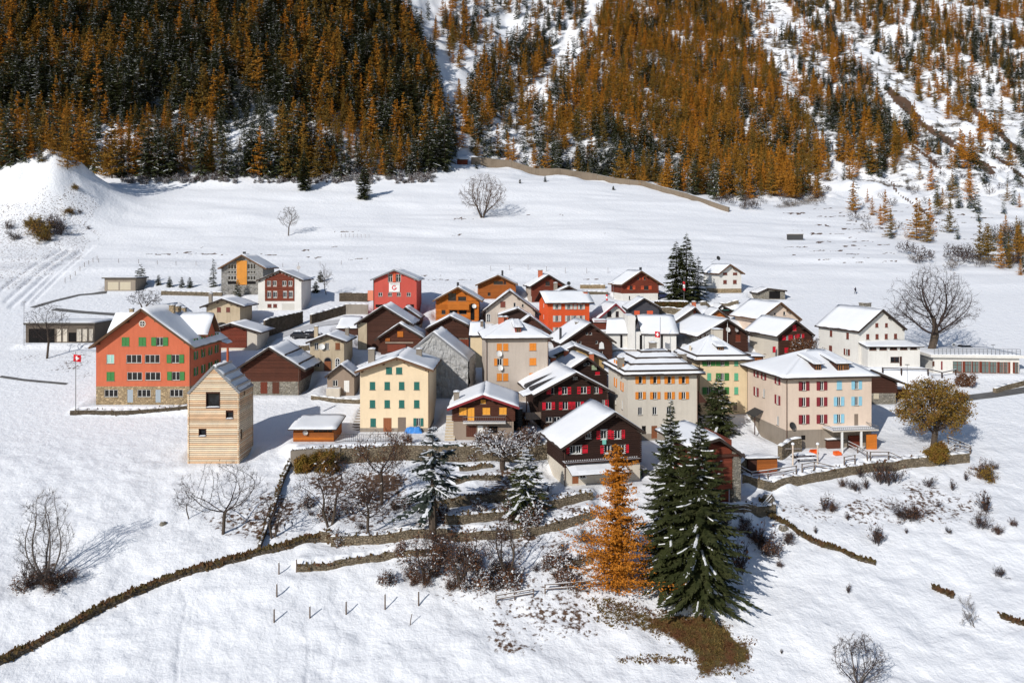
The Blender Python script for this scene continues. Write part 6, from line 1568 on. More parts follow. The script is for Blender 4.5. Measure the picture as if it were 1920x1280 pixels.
def bare(h, seed, stems=1, spread=.55, levels=5, r0=None, trunk=.28, up=.35, leaf=0.0, leafsize=.16, snow=.0, kids=(4, 4, 4, 4), shrink=.62, first=0.0, twigr=.012, lean=.0, flatten=1.0, lowleaf=0.0):
    "branching skeleton; returns trunk segments and crown arrays (0 bark, 1 leaf, 2 snow)"
    rs = np.random.RandomState(seed); T, Cs, tips, snows = [], [], [], []; r0 = r0 or h * .016
    def grow(p, d, ln, r, lv):
        n = 4 if lv < 2 else 3; pts = [p]; rad = [r]; q = p.copy(); dd = d.copy()
        for i in range(n):
            dd = dd + rs.normal(0, .16, 3) + np.array([0, 0, up * .16 * (1 if lv else .3)]); dd /= np.linalg.norm(dd); q = q + dd * ln / n; pts.append(q); rad.append(max(twigr, r * (1 - (.62 if lv else .45) * (i + 1) / n)))
        for i in range(n):
            (T if lv == 0 else Cs).append((pts[i], pts[i + 1], rad[i], rad[i + 1]))
            if snow and abs(pts[i + 1][2] - pts[i][2]) < .75 * ln / n and rs.rand() < snow: snows.append((pts[i], pts[i + 1], max(rad[i], .02)))
        if lv >= levels - 1:
            tips.extend([pts[-1], (pts[-1] + pts[-2]) / 2, pts[1]]); return
        if lowleaf and lv >= levels - 3: tips.extend(pts[1:])
        k = kids[min(lv, len(kids) - 1)]
        for c in range(k):
            s = (.45 if lv == 0 else .3) + (.55 if lv == 0 else .7) * (c + rs.rand()) / k if lv else (first + (1 - first) * (c + .7 * rs.rand()) / k)
            i = min(n - 1, int(s * n)); f = s * n - i; b = pts[i] * (1 - f) + pts[i + 1] * f; td = (pts[i + 1] - pts[i]); td = td / (np.linalg.norm(td) + 1e-9)
            az = rs.rand() * 6.283 if lv else 6.283 * (c * .382 + rs.rand() * .15); ax = np.cross(td, [math.cos(az), math.sin(az), .1]); ax /= np.linalg.norm(ax) + 1e-9; an = spread * rs.uniform(.65, 1.35); nd = td * math.cos(an) + ax * math.sin(an); nd[2] *= flatten if nd[2] < .3 else 1; nd /= np.linalg.norm(nd)
            grow(b, nd, ln * shrink * rs.uniform(.75, 1.2) * (1.0 if lv else (1.1 - .3 * s) / max(.3, trunk) * .55), max(twigr, (rad[i] * (1 - f) + rad[i + 1] * f) * .58), lv + 1)
        if lv == 0 or rs.rand() < .8: grow(pts[-1], dd, ln * shrink * (1.0 if lv else .62 / max(.3, trunk)), rad[-1] * .9, lv + 1)
    for s in range(stems):
        az = 6.283 * s / stems + rs.rand(); t = (0 if stems == 1 else rs.uniform(.12, .42)); d = np.array([math.cos(az) * t + lean, math.sin(az) * t, 1.0]); d /= np.linalg.norm(d)
        grow(np.array([math.cos(az) * .12 * (stems > 1), math.sin(az) * .12 * (stems > 1), -.4]), d, h * trunk * (1 if stems == 1 else rs.uniform(.8, 1.2)), r0 * (1 if stems == 1 else .7), 0)
    zmax = max(t[2] for t in tips); f = h / zmax; sc = lambda L: [(np.asarray(a) * f, np.asarray(b) * f, c, e) for a, b, c, e in L]
    T, Cs = sc(T), sc(Cs); pa = PA(); big = [s for s in Cs if s[2] > .03]; sm = [s for s in Cs if s[2] <= .03]
    pa.quads(tubes(big, 5), 0); pa.quads(tubes(sm, 3), 0)
    tp = np.array(tips) * f
    if leaf:
        m = int(len(tp) * leaf); c = tp[rs.randint(0, len(tp), m)] + rs.normal(0, leafsize * 1.3, (m, 3)); a = rs.normal(size=(m, 3)); a /= np.linalg.norm(a, axis=1, keepdims=True); b = np.cross(a, rs.normal(size=(m, 3))); b /= np.linalg.norm(b, axis=1, keepdims=True); z = (leafsize * rs.uniform(.5, 1.2, m))[:, None]
        pa.quads(np.stack([c - a * z * .6, c + b * z * .45, c + a * z * .7, c - b * z * .45], 1), 1)
    if snow:
        q = []
        for a, b, r in snows:
            a, b = a * f, b * f; d = b - a; sd = np.array([-d[1], d[0], 0]); sd = sd / (np.linalg.norm(sd) + 1e-6) * (r * .9 + .035); o = np.array([0, 0, r + .03])
            q.append([a - sd, a + o, b + o, b - sd]); q.append([a + o, a + sd, b + sd, b + o])
        pa.quads(q, 2)
        m = int(len(tp) * snow * .5); c = tp[rs.randint(0, len(tp), m)] + rs.normal(0, .05, (m, 3)); a = rs.normal(size=(m, 3)) * [1, 1, .35]; a /= np.linalg.norm(a, axis=1, keepdims=True); b = np.cross(a, [0, 0, 1.0]); b /= np.linalg.norm(b, axis=1, keepdims=True) + 1e-6; z = rs.uniform(.06, .16, m)[:, None]
        pa.quads(np.stack([c - a * z, c + b * z * .8, c + a * z, c - b * z * .8], 1), 2)
    tr = PA(); tr.quads(tubes(T, 8), 0)
    return tr, pa
def grown(h, seed, rx=.42, z0=.3, zc=.62, n=900, stems=1, step=.034, kill=.055, reach=.34, r0=None, twig=1.0, twiglen=.045, shell=.12, leaf=0.0, leafsize=.16, snow=.0, top=1.0, twigr=.010, ry=None, lean=0.0, bush=False):
    "a crown grown towards points scattered through a rounded volume; trunk quads and crown arrays (0 bark, 1 leaf, 2 snow)"
    rs = np.random.RandomState(seed); ry = ry or rx
    u = rs.normal(size=(n * 3, 3)); u /= np.linalg.norm(u, axis=1, keepdims=True); r = (shell + (1 - shell) * rs.rand(n * 3)) ** .6
    A = u * r[:, None]; A[:, 2] = np.where(A[:, 2] < 0, zc + A[:, 2] * (zc - z0), zc + A[:, 2] * (1 - zc)); A[:, 0] = A[:, 0] * rx + lean * A[:, 2]; A[:, 1] *= ry
    lump = fbm(A[:, 0] * 5 + seed, A[:, 2] * 5 + A[:, 1] * 4, 2, seed); A = A[lump > -.35][:n] * h
    P, par = [], []
    for s in range(stems):
        az = 6.283 * s / stems + rs.rand(); q = 0 if stems == 1 else h * (.012 + .02 * rs.rand()) ; P.append(np.array([math.cos(az) * q, math.sin(az) * q, -.4])); par.append(-1); t = (.0 if stems == 1 else rs.uniform(.1, .35)); zt = h * (z0 * (.9 if stems == 1 else rs.uniform(.5, .9))); d = np.array([math.cos(az) * t + lean, math.sin(az) * t, 1.0])
        while P[-1][2] < zt: d = d + rs.normal(0, .05, 3); P.append(P[-1] + d / np.linalg.norm(d) * step * h * 1.3); par.append(len(P) - 2)
    P = list(P); near = np.full(len(A), -1); dist = np.full(len(A), 1e9); new0 = 0; alive = np.ones(len(A), bool)
    for it in range(80):
        N_ = np.array(P[new0:]); 
        if len(N_):
            D = np.linalg.norm(A[:, None] - N_[None], axis=2); j = D.argmin(1); dj = D[np.arange(len(A)), j]; m = dj < dist; near[m] = j[m] + new0; dist[m] = dj[m]
        alive &= dist > kill * h
        act = alive & (dist < reach * h)
        if not act.any(): break
        new0 = len(P); dirs = {}
        for i in np.nonzero(act)[0]: v = A[i] - P[near[i]]; dirs.setdefault(near[i], []).append(v / np.linalg.norm(v))
        for k_, vs_ in dirs.items():
            v = np.sum(vs_, 0) + rs.normal(0, .22, 3); v[2] += .08
            if np.linalg.norm(v) < .2: v = v + rs.normal(0, .5, 3)
            P.append(P[k_] + v / np.linalg.norm(v) * step * h); par.append(k_)
        if len(P) > 7500: break
    P = np.array(P); par = np.array(par); w = np.zeros(len(P)); kids = np.zeros(len(P), int)
    for i in range(len(P)):
        if par[i] >= 0: kids[par[i]] += 1
    w[kids == 0] = 1.0
    for i in range(len(P) - 1, -1, -1):
        if par[i] >= 0: w[par[i]] += w[i]
    r0 = r0 or h * .018; rad = np.maximum(twigr, r0 * (w / w.max()) ** .6)
    T, Cs, snows, tips = [], [], [], []
    for i in range(len(P)):
        k_ = par[i]
        if k_ < 0: continue
        (T if rad[i] > r0 * .5 else Cs).append((P[k_], P[i], rad[k_] if rad[k_] < rad[i] * 1.7 else rad[i] * 1.25, rad[i]))
        if snow and abs(P[i][2] - P[k_][2]) < .7 * step * h and rs.rand() < snow: snows.append((P[k_], P[i], max(rad[i], .02)))
    thin = np.nonzero((rad < r0 * .22) & (par >= 0))[0]; q = rs.choice(thin, int(len(thin) * twig * 1.7)) if len(thin) else []
    for i in q:
        d = P[i] - P[par[i]]; d /= np.linalg.norm(d) + 1e-9; e = d + rs.normal(0, .55, 3) + [0, 0, .25]; e /= np.linalg.norm(e); l_ = twiglen * h * rs.uniform(.4, 1.2); m_ = P[i] + e * l_ * .55; f = e + rs.normal(0, .3, 3); Cs.append((P[i], m_, twigr, twigr * .8)); Cs.append((m_, m_ + f * l_ * .5, twigr * .8, twigr * .45)); tips.append(m_ + f * l_ * .5)
    tr, pa = PA(), PA(); tr.quads(tubes(T, 8), 0); pa.quads(tubes([s for s in Cs if s[2] > .035], 5), 0); pa.quads(tubes([s for s in Cs if s[2] <= .035], 3), 0); tp = np.array(list(tips) + [P[i] for i in np.nonzero(kids == 0)[0]])
    if leaf:
        m = int(len(tp) * leaf); c = tp[rs.randint(0, len(tp), m)] + rs.normal(0, leafsize * 1.2, (m, 3)); a = rs.normal(size=(m, 3)); a /= np.linalg.norm(a, axis=1, keepdims=True); b = np.cross(a, rs.normal(size=(m, 3))); b /= np.linalg.norm(b, axis=1, keepdims=True); z = (leafsize * rs.uniform(.5, 1.2, m))[:, None]
        pa.quads(np.stack([c - a * z * .6, c + b * z * .45, c + a * z * .7, c - b * z * .45], 1), 1)
    if snow:
        q = []
        for a, b, r in snows:
            d = b - a; sd = np.array([-d[1], d[0], 0]); sd = sd / (np.linalg.norm(sd) + 1e-6) * (r * .9 + .03); o = np.array([0, 0, r + .03]); q.append([a - sd, a + o, b + o, b - sd]); q.append([a + o, a + sd, b + sd, b + o])
        pa.quads(q, 2)
    return tr, pa
def tree_obj(name, label, cat, loc, tm, cm, rz=0.0, scale=1.0, group=None):
    r = empty(name, loc, rz, label, cat, group)
    for n, m in (('trunk', tm), ('crown', cm)):
        if m: o = put(n, m, r); 
    r.scale = (scale,) * 3; return r
def bare_tree(label, px, py, top, name='bare_tree', cat='tree', mats=None, group=None, **kw):
    p = G(px, py); h = (py - top) * p.y / F; tr, cr = (grown if 'rx' in kw else bare)(h, **kw)
    mats = mats or (BARKG, LEAFB); return tree_obj(name, label, cat, p, tr.mesh('trunk', [mats[0]]), cr.mesh('crown', [mats[0] if len(mats) < 3 else mats[2], mats[1], TSNOW]), group=group)
CM = [NEEDLE, TSNOW, BARK]
def hpx(px, py, top): p = G(px, py); return p, (py - top) * p.y / F
# --- the two big spruces and the larch in front
p, hh_ = hpx(1258, 1112, 748); tree_obj('spruce_tree', 'slimmer left spruce of the front pair, touching the glowing orange larch', 'tree', p, trunk_mesh('trunk', hh_ * .97, .34, BARK, 1), conifer(hh_, 4.2, 58, 10, 12, 11, snow=.5, leaf=.46, sub=3, droop=.34, snoww=.12, base=.09, tipsnow=.35, ragged=.26, gap=.04).mesh('crown', CM))
p, hh_ = hpx(1312, 1142, 792); tree_obj('spruce_tree', 'widest dark spruce with snow-lined boughs, right one of the front pair', 'tree', p, trunk_mesh('trunk', hh_ * .97, .40, BARK, 2), conifer(hh_, 5.0, 58, 11, 13, 23, snow=.5, leaf=.48, sub=3, droop=.34, snoww=.13, base=.08, tipsnow=.35, power=.72, ragged=.26, gap=.04).mesh('crown', CM))
p, hh_ = hpx(1158, 1108, 834); tree_obj('larch_tree', 'glowing orange larch standing alone in front of the red-shuttered chalet', 'tree', p, trunk_mesh('trunk', hh_ * .97, .26, BARK, 3), larch(hh_, 3.8, 34, 9, 6, 5, tuft=.31, nt=4.2, snow=.25, power=.46, base=.07, rag=.42).mesh('crown', [LARCH, TSNOW, BARK]))
p, hh_ = hpx(1347, 815, 706); tree_obj('spruce_tree', 'green snow-flecked spruce in front of the pale yellow house', 'tree', p, trunk_mesh('trunk', hh_ * .97, .2, BARK, 4), conifer(hh_, 3.0, 24, 9, 6, 31, snow=.45, leaf=.62, sub=2, droop=.3, snoww=.14, tipsnow=.35, power=.7).mesh('crown', CM))
p, hh_ = hpx(1295, 815, 733); tree_obj('spruce_tree', 'bluish very snowy spruce between the grey and pale yellow houses', 'tree', p, trunk_mesh('trunk', hh_ * .97, .18, BARK, 5), conifer(hh_, 2.6, 20, 8, 6, 32, snow=.8, leaf=.55, sub=2, droop=.3, snoww=.2, tipsnow=1.0, power=.7).mesh('crown', [NEEDLEB, TSNOW, BARK]))
p, hh_ = hpx(1268, 566, 452); tree_obj('spruce_tree', 'tall dark village spruce behind the clipped hedge, left of the three', 'tree', p, trunk_mesh('trunk', hh_ * .97, .3, BARK, 6), conifer(hh_, 3.4, 28, 9, 6, 33, snow=.22, leaf=.8, sub=2, droop=.25, snoww=.12, tipsnow=.35, power=.75).mesh('crown', CM))
p, hh_ = hpx(1287, 566, 437); tree_obj('spruce_tree', 'tallest dark village spruce behind the clipped hedge, middle of the three', 'tree', p, trunk_mesh('trunk', hh_ * .97, .3, BARK, 7), conifer(hh_, 3.4, 30, 9, 6, 34, snow=.22, leaf=.8, sub=2, droop=.25, snoww=.12, tipsnow=.35, power=.75).mesh('crown', CM))
p, hh_ = hpx(1309, 564, 480); tree_obj('spruce_tree', 'shorter blue-grey village spruce, right of the three behind the clipped hedge', 'tree', p, trunk_mesh('trunk', hh_ * .97, .25, BARK, 8), conifer(hh_, 2.7, 22, 8, 6, 35, snow=.4, leaf=.6, sub=2, droop=.25, snoww=.12, tipsnow=.5, power=.75).mesh('crown', [NEEDLEB, TSNOW, BARK]))
p, hh_ = hpx(985, 958, 842); tree_obj('spruce_tree', 'bushy spruce thickly clotted with snow, on the terraces left of the orange larch', 'tree', p, trunk_mesh('trunk', hh_ * .97, .2, BARK, 9), conifer(hh_, 3.6, 20, 9, 7, 36, snow=.95, leaf=.55, sub=2, droop=.42, snoww=.26, tipsnow=4.0, power=.75, ragged=.35).mesh('crown', [NEEDLE, TSNOW, BARK]))
p, hh_ = hpx(812, 1004, 800); o = tree_obj('pine_tree', 'pine with a thick bare trunk and loose snow-clotted crown among the terraces', 'tree', p, trunk_mesh('trunk', hh_ * .95, .55, BARK, 10, .05), conifer(hh_, 4.1, 18, 7, 7, 37, snow=.9, leaf=.65, sub=2, droop=.35, snoww=.26, tipsnow=4.0, base=.34, power=.62, ragged=.45, gap=.2).mesh('crown', [NEEDLEB, TSNOW, BARK]))
# --- small conifers round the village and on the meadow
_small = [(400, 537, 486, 1.1, 'slim dark columnar conifer left of the glazed stone house', .5), (264, 532, 497, 1.8, 'dark bushy conifer beside the double garage', .3), (297, 534, 516, .8, 'little dark conifer right of the bushy one by the garden wall', .2), (318, 538, 519, .9, 'small olive conifer on the garden wall, left of two like it', .1), (341, 539, 520, .8, 'small olive conifer on the garden wall, between two others', .1), (356, 539, 520, .9, 'small olive conifer on the garden wall, right of two like it', .1),
          (446, 556, 525, 1.0, 'small spruce in front of the glazed stone house', .4), (601, 528, 507, 1.0, 'small conifer on the snow right of the white boarded house', .3), (592, 548, 528, 1.2, 'round little conifer below the small one, right of the white boarded house', .4), (570, 357, 280, 3.3, 'dark spruce standing forward of the forest edge, left of the meadow spruce', .25), (683, 373, 308, 3.2, 'snow-dusted spruce standing alone at the top of the meadow', .35), (836, 322, 300, 1.6, 'small dark conifer near the tiny field hut', .3), (893, 316, 303, 1.0, 'tiny dark conifer at the foot of the barrier wall', .3), (1022, 341, 330, .7, 'tiny fir on the meadow below the barrier wall', .2), (975, 344, 336, .6, 'tiny fir left of its like on the meadow below the barrier', .2), (1150, 356, 349, .6, 'tiny fir on the open meadow, below the middle of the barrier', .2)]
for i, (px, py, top, r, lb, sn) in enumerate(_small):
    p, hh_ = hpx(px, py, top); tree_obj('conifer', lb, 'tree', p, trunk_mesh('trunk', hh_ * .95, .1, BARK, 20 + i), conifer(hh_, r, max(12, int(hh_ * 2.2)), 10, 4, 50 + i, snow=sn, leaf=.42 + .12 * r, sub=2, droop=.25, snoww=.1, power=.8).mesh('crown', CM))
# --- bare and leafy trees
BT = bare_tree
BT('big leafless tree with a massive trunk, right of the tall white house', 1744, 688, 497, seed=44, rx=.43, z0=.32, zc=.58, n=2600, r0=.72, twig=1.3, twiglen=.05, step=.024, kill=.030, leaf=.12, leafsize=.13, twigr=.014, mats=(BARK, LEAFR, BARKD))
BT('cluster of leafless trunks forming one rounded crown in the middle of the meadow', 905, 408, 324, name='tree_cluster', seed=8, rx=.55, z0=.10, zc=.52, n=2000, stems=7, r0=.3, twig=1.5, twiglen=.05, step=.03, kill=.042, twigr=.02, leaf=.1, leafsize=.16, mats=(BARK, LEAFR, flat('brown_twig', (.10, .065, .045), .9, .1)))
BT('small round leafless tree on the meadow above the rear houses', 541, 442, 387, seed=12, rx=.40, z0=.28, zc=.62, n=600, r0=.22, twig=1.5, twiglen=.06, step=.035, kill=.05, twigr=.02, mats=(BARKG, LEAFB, BARKG))
BT('tall feathery leafless tree throwing a blue shadow, lower left', 85, 1090, 915, seed=21, rx=.29, z0=.04, zc=.45, n=1100, stems=5, r0=.12, twig=1.8, twiglen=.07, step=.03, kill=.04, twigr=.011, shell=.1, mats=(BARKG, LEAFB, BARKG))
BT('spreading leafless orchard tree just below the log tower', 418, 1000, 862, seed=5, rx=.66, z0=.26, zc=.58, n=520, r0=.2, twig=1.6, twiglen=.06, step=.04, kill=.058, twigr=.011, leaf=.12, leafsize=.11, shell=.35, mats=(BARK, LEAFB, BARKD))
BT('small leafless sapling left of the spreading orchard tree', 355, 972, 905, seed=6, rx=.40, z0=.2, zc=.6, n=160, r0=.07, twig=1.5, twiglen=.08, step=.06, kill=.09, twigr=.010, lean=-.2, mats=(BARK, LEAFB, BARKD))
BT('leafless tree leaning over the straight slope wall', 512, 1008, 922, seed=7, rx=.45, z0=.25, zc=.6, n=350, stems=2, r0=.14, twig=1.5, twiglen=.06, step=.045, kill=.06, twigr=.011, lean=.1, snow=.1, mats=(BARK, LEAFB, BARKD))
BT('orchard tree with a few brown leaves, leftmost in the terraced garden', 618, 986, 858, seed=9, rx=.55, z0=.28, zc=.6, n=600, stems=2, r0=.17, twig=1.6, twiglen=.055, step=.036, kill=.052, twigr=.011, leaf=.5, leafsize=.13, snow=.08, mats=(BARK, LEAFB, BARKD))
BT('tangled snowy orchard tree between the two brown-leaved ones', 690, 1000, 872, seed=10, rx=.5, z0=.2, zc=.55, n=650, r0=.18, twig=1.6, twiglen=.055, step=.036, kill=.052, twigr=.011, leaf=.3, leafsize=.12, snow=.15, mats=(BARK, LEAFB, BARKD))
BT('orchard tree with a dense brown-leaved crown, under the retaining wall of the cream house', 716, 944, 806, seed=13, rx=.42, z0=.4, zc=.72, n=800, r0=.22, twig=1.6, twiglen=.05, step=.034, kill=.046, twigr=.013, leaf=1.3, leafsize=.15, snow=.1, shell=.2, mats=(BARK, LEAFB, BARKD))
BT('snow-laden old cherry tree with a stout trunk, before the brown house with yellow shutters', 943, 880, 806, seed=14, rx=.85, z0=.35, zc=.62, n=700, r0=.4, twig=1.5, twiglen=.06, step=.045, kill=.06, twigr=.018, leaf=.2, snow=.9, mats=(BARK, LEAFB, BARKD))
BT('leafless multi-stemmed tree on the lowest terraces, left of the orange larch', 950, 1085, 960, seed=15, rx=.36, z0=.12, zc=.55, n=600, stems=4, r0=.12, twig=1.6, twiglen=.06, step=.036, kill=.05, twigr=.012, leaf=.5, leafsize=.11, snow=.05, mats=(BARK, LEAFB, BARKD))
BT('spreading dark snowy tree among the lowest bushes, left of the orange larch', 800, 1088, 1000, seed=16, rx=.72, z0=.22, zc=.55, n=700, stems=2, r0=.18, twig=1.6, twiglen=.06, step=.04, kill=.055, twigr=.012, leaf=.5, leafsize=.12, snow=.15, mats=(BARK, LEAFR, BARKD))
BT('tangled russet-leaved tree beside the leafless shrubby tree, low in the garden', 866, 1100, 990, seed=17, rx=.55, z0=.2, zc=.55, n=700, stems=2, r0=.18, twig=1.6, twiglen=.06, step=.04, kill=.055, twigr=.012, leaf=.8, leafsize=.13, snow=.08, mats=(BARK, LEAFR, BARKD))
BT('broad autumn tree with ochre and olive leaves, right of the pink house', 1750, 838, 712, seed=18, rx=.52, z0=.22, zc=.56, n=1300, r0=.42, twig=1.6, twiglen=.05, step=.032, kill=.042, twigr=.016, leaf=5.0, leafsize=.19, snow=.06, shell=.2, mats=(BARK, LEAFY, BARKD))
BT('leafless tree with many fine twigs at the bottom right corner', 1610, 1290, 1190, seed=19, rx=.5, z0=.12, zc=.55, n=900, stems=4, r0=.1, twig=1.8, twiglen=.06, step=.034, kill=.046, twigr=.009, leaf=.12, leafsize=.08, shell=.2, mats=(BARKG, LEAFR, BARKD))
BT('spindly leafless tree in front of the low concrete garage', 88, 672, 566, seed=20, rx=.40, z0=.3, zc=.62, n=500, r0=.2, twig=1.5, twiglen=.06, step=.036, kill=.05, twigr=.014, mats=(BARK, LEAFB, BARKD))
BT('snowy leafless tree behind the roof of the red house', 272, 584, 541, seed=22, rx=.8, z0=.2, zc=.55, n=500, stems=2, r0=.18, twig=1.5, twiglen=.06, step=.04, kill=.06, twigr=.018, snow=.3, mats=(BARK, LEAFB, BARKD))
BT('slender leafless tree right of the white boarded house', 612, 552, 492, seed=24, spread=.45, levels=5, r0=.12, trunk=.5, kids=(5, 3, 3), twigr=.014, first=.4, mats=(BARKG, LEAFB, BARKG))
BT('slim leafless sapling on the lower right slope', 1830, 1176, 1112, seed=25, spread=.5, levels=5, r0=.06, trunk=.4, kids=(4, 4, 3), twigr=.009, mats=(BARKG, LEAFB, BARKG), first=.2)
BT('small leafless tree in the garden left of the tall white house, dusted with snow', 1530, 680, 632, name='shrub', cat='shrub', seed=26, stems=4, spread=.7, levels=5, r0=.1, trunk=.4, kids=(5, 4, 4), twigr=.02, snow=.9, leaf=.5, mats=(BARK, LEAFB, BARKD))
BT('leafy russet bush climbing over the front of the scarlet-shuttered chalet', 1500, 683, 632, name='shrub', cat='shrub', seed=27, stems=5, spread=.7, levels=5, r0=.1, trunk=.4, kids=(5, 4, 4), twigr=.02, leaf=2.2, leafsize=.2, snow=.3, mats=(BARK, LEAFR, BARKD))
BT('golden-green bush at the fence under the broad autumn tree', 1756, 868, 826, name='shrub', cat='shrub', seed=28, stems=6, spread=.5, levels=5, r0=.06, trunk=.45, kids=(5, 4, 4), twigr=.012, leaf=2.5, leafsize=.16, lowleaf=1.0, mats=(BARK, LEAFY, BARKD))
BT('russet bush flecked with snow on the slope before the glass pavilion', 1808, 723, 698, name='shrub', cat='shrub', seed=29, stems=5, spread=.7, levels=5, r0=.06, trunk=.45, kids=(5, 4, 3), twigr=.014, leaf=2.0, leafsize=.16, snow=.6, mats=(BARK, LEAFR, BARKD))
BT('brown-leaved climber against the retaining wall, under the plank shed', 610, 878, 842, name='shrub', cat='shrub', seed=30, stems=5, spread=.7, levels=5, r0=.06, trunk=.45, kids=(5, 4, 3), twigr=.014, leaf=2.6, leafsize=.18, mats=(BARK, LEAFY, BARKD))
BT('brown bush against the retaining wall, far left end under the plank shed', 570, 882, 856, name='shrub', cat='shrub', seed=31, stems=5, spread=.7, levels=5, r0=.06, trunk=.45, kids=(5, 4, 3), twigr=.014, leaf=2.4, leafsize=.18, mats=(BARK, LEAFY, BARKD))
BT('leafy dark bush with a topping of snow beside the brown house with yellow shutters', 972, 800, 768, name='shrub', cat='shrub', seed=32, stems=5, spread=.6, levels=5, r0=.06, trunk=.45, kids=(5, 4, 3), twigr=.014, leaf=2.0, leafsize=.18, snow=.5, mats=(BARK, LEAFB, BARKD))
BT('leafless snowy bush in front of the tall grey house', 962, 745, 718, name='shrub', cat='shrub', seed=33, stems=5, spread=.6, levels=5, r0=.06, trunk=.45, kids=(5, 4, 3), twigr=.014, leaf=1.0, leafsize=.16, snow=.4, mats=(BARK, LEAFB, BARKD))
# --- shrub prototypes, copied in a loop
def shrub_proto(seed, h, **kw):
    k = dict(stems=6, spread=.6, levels=4, r0=.035, trunk=.5, kids=(5, 4, 3), twigr=.010, up=.3); k.update(kw); tr, cr = bare(h, seed, **k); return tr.mesh('stem', [BARKD]), cr.mesh('twigs', [BARKD, k.get('lm', LEAFB), TSNOW]), h
def shrub_proto2(seed, h, lm, **kw):
    k = dict(stems=6, spread=.6, levels=4, r0=.035, trunk=.5, kids=(5, 4, 3), twigr=.010, up=.3); k.update(kw); tr, cr = bare(h, seed, **k); return tr.mesh('stem', [BARKD]), cr.mesh('twigs', [BARKD, lm, TSNOW]), h
SHR = [shrub_proto2(101, 2, LEAFB, leaf=.12, leafsize=.09, kids=(4, 3, 3)), shrub_proto2(102, 2, LEAFR, leaf=.5, leafsize=.1, kids=(4, 3, 3)), shrub_proto2(103, 2, LEAFB, spread=.35, up=.9, leaf=.05, kids=(3, 3, 2)), shrub_proto2(104, 2, LEAFB, leaf=.4, snow=.3, spread=.8), shrub_proto2(105, 2, LEAFR, leaf=.9, snow=.18, spread=.85, leafsize=.11, kids=(4, 4, 3)), shrub_proto2(106, 2, LEAFY, leaf=1.2, spread=.75, leafsize=.11)]
_sr = random.Random(12)
def shrub(px, py, hp, kind, label, group):
    p = G(px, py); s = max(.2, hp * p.y / F / 2.0); st, tw, _ = SHR[kind]; r = empty('shrub', p, _sr.random() * 6.28, label, 'shrub', group)
    for n, m in (('stem', st), ('twigs', tw)): put(n, m, r)
    r.scale = (s * _sr.uniform(.8, 1.25), s * _sr.uniform(.8, 1.25), s)
for px, py, hp, kd in ((1545, 955, 34, 2), (1560, 958, 26, 1), (1700, 975, 40, 0), (1715, 972, 34, 1), (1645, 1020, 45, 2), (1648, 1012, 24, 1), (1590, 975, 18, 2), (1605, 920, 26, 0), (1625, 916, 24, 2), (1650, 905, 45, 2), (1665, 908, 52, 2), (1680, 904, 40, 2), (1580, 912, 20, 1), (1740, 912, 24, 0), (1785, 918, 22, 2), (1850, 960, 44, 2), (1838, 990, 36, 0), (1845, 890, 32, 1), (1865, 880, 20, 0), (1590, 1110, 18, 2), (1466, 1225, 10, 2), (1875, 1080, 26, 0), (1760, 950, 14, 2), (1810, 900, 18, 2), (1530, 1000, 16, 2), (1850, 900, 28, 5), (1615, 895, 26, 2), (1700, 1000, 12, 2), (1780, 1000, 14, 0), (1870, 1000, 20, 1), (1900, 985, 16, 1)):
    shrub(px, py, hp, kd, 'small leafless shrub poking through the snow of the right-hand slope', 'bare shrubs on the right-hand slope')
for px, py, hp, kd in ((1430, 1030, 60, 2), (1445, 1040, 40, 1), (1390, 1075, 70, 2), (1420, 1020, 30, 1), (1410, 1010, 24, 0), (1395, 1000, 30, 1), (1475, 1020, 26, 0), (1480, 1010, 18, 1), (1462, 1062, 14, 1), (1360, 985, 30, 1), (1400, 985, 24, 0)):
    shrub(px, py, hp, kd, 'thin brown shrub on the slope just right of the big spruces', 'shrubs beside the big spruces')
for i in range(52):
    px, py = _sr.uniform(570, 1110), _sr.uniform(905, 1105)
    if py > 960 + (px - 560) * .9 and px < 730: continue
    if px > 1000 and py < 900: continue
    shrub(px, py, _sr.uniform(14, 42), _sr.choice((0, 0, 1, 3, 4, 3, 3)), 'tangled brown garden shrub with specks of snow on the terraces', 'shrubs on the garden terraces')
for i in range(18):
    shrub(_sr.uniform(735, 1090), _sr.uniform(1040, 1110), _sr.uniform(16, 38), _sr.choice((0, 1, 1, 3, 4)), 'brown snow-flecked shrub in the thicket below the terraces', 'shrubs in the thicket below the terraces')
for px, py, hp, kd in ((60, 1100, 60, 0), (110, 1098, 50, 0), (45, 1105, 30, 3), (125, 1090, 34, 0), (95, 1108, 28, 1)): shrub(px, py, hp, kd, 'twiggy undergrowth shrub round the feathery tree, lower left', 'undergrowth of the feathery tree')
for px, py, hp, kd in ((850, 838, 30, 3), (880, 842, 34, 3), (905, 846, 32, 3), (985, 835, 34, 4), (1005, 830, 30, 3), (1030, 815, 22, 4), (765, 835, 22, 4), (700, 842, 20, 5)): shrub(px, py, hp, kd, 'snow-covered shrub along the top of the retaining wall', 'shrubs along the retaining wall')
for px, py, hp, kd in ((100, 430, 40, 0), (75, 440, 36, 5), (60, 425, 22, 5), (112, 440, 34, 0), (85, 452, 20, 5), (140, 355, 12, 5), (150, 400, 10, 0), (165, 430, 10, 0), (130, 400, 14, 5), (30, 450, 24, 0), (15, 430, 24, 0)): shrub(px, py, hp, kd, 'small shrub on the snowy mound at the left edge', 'shrubs on the mound')
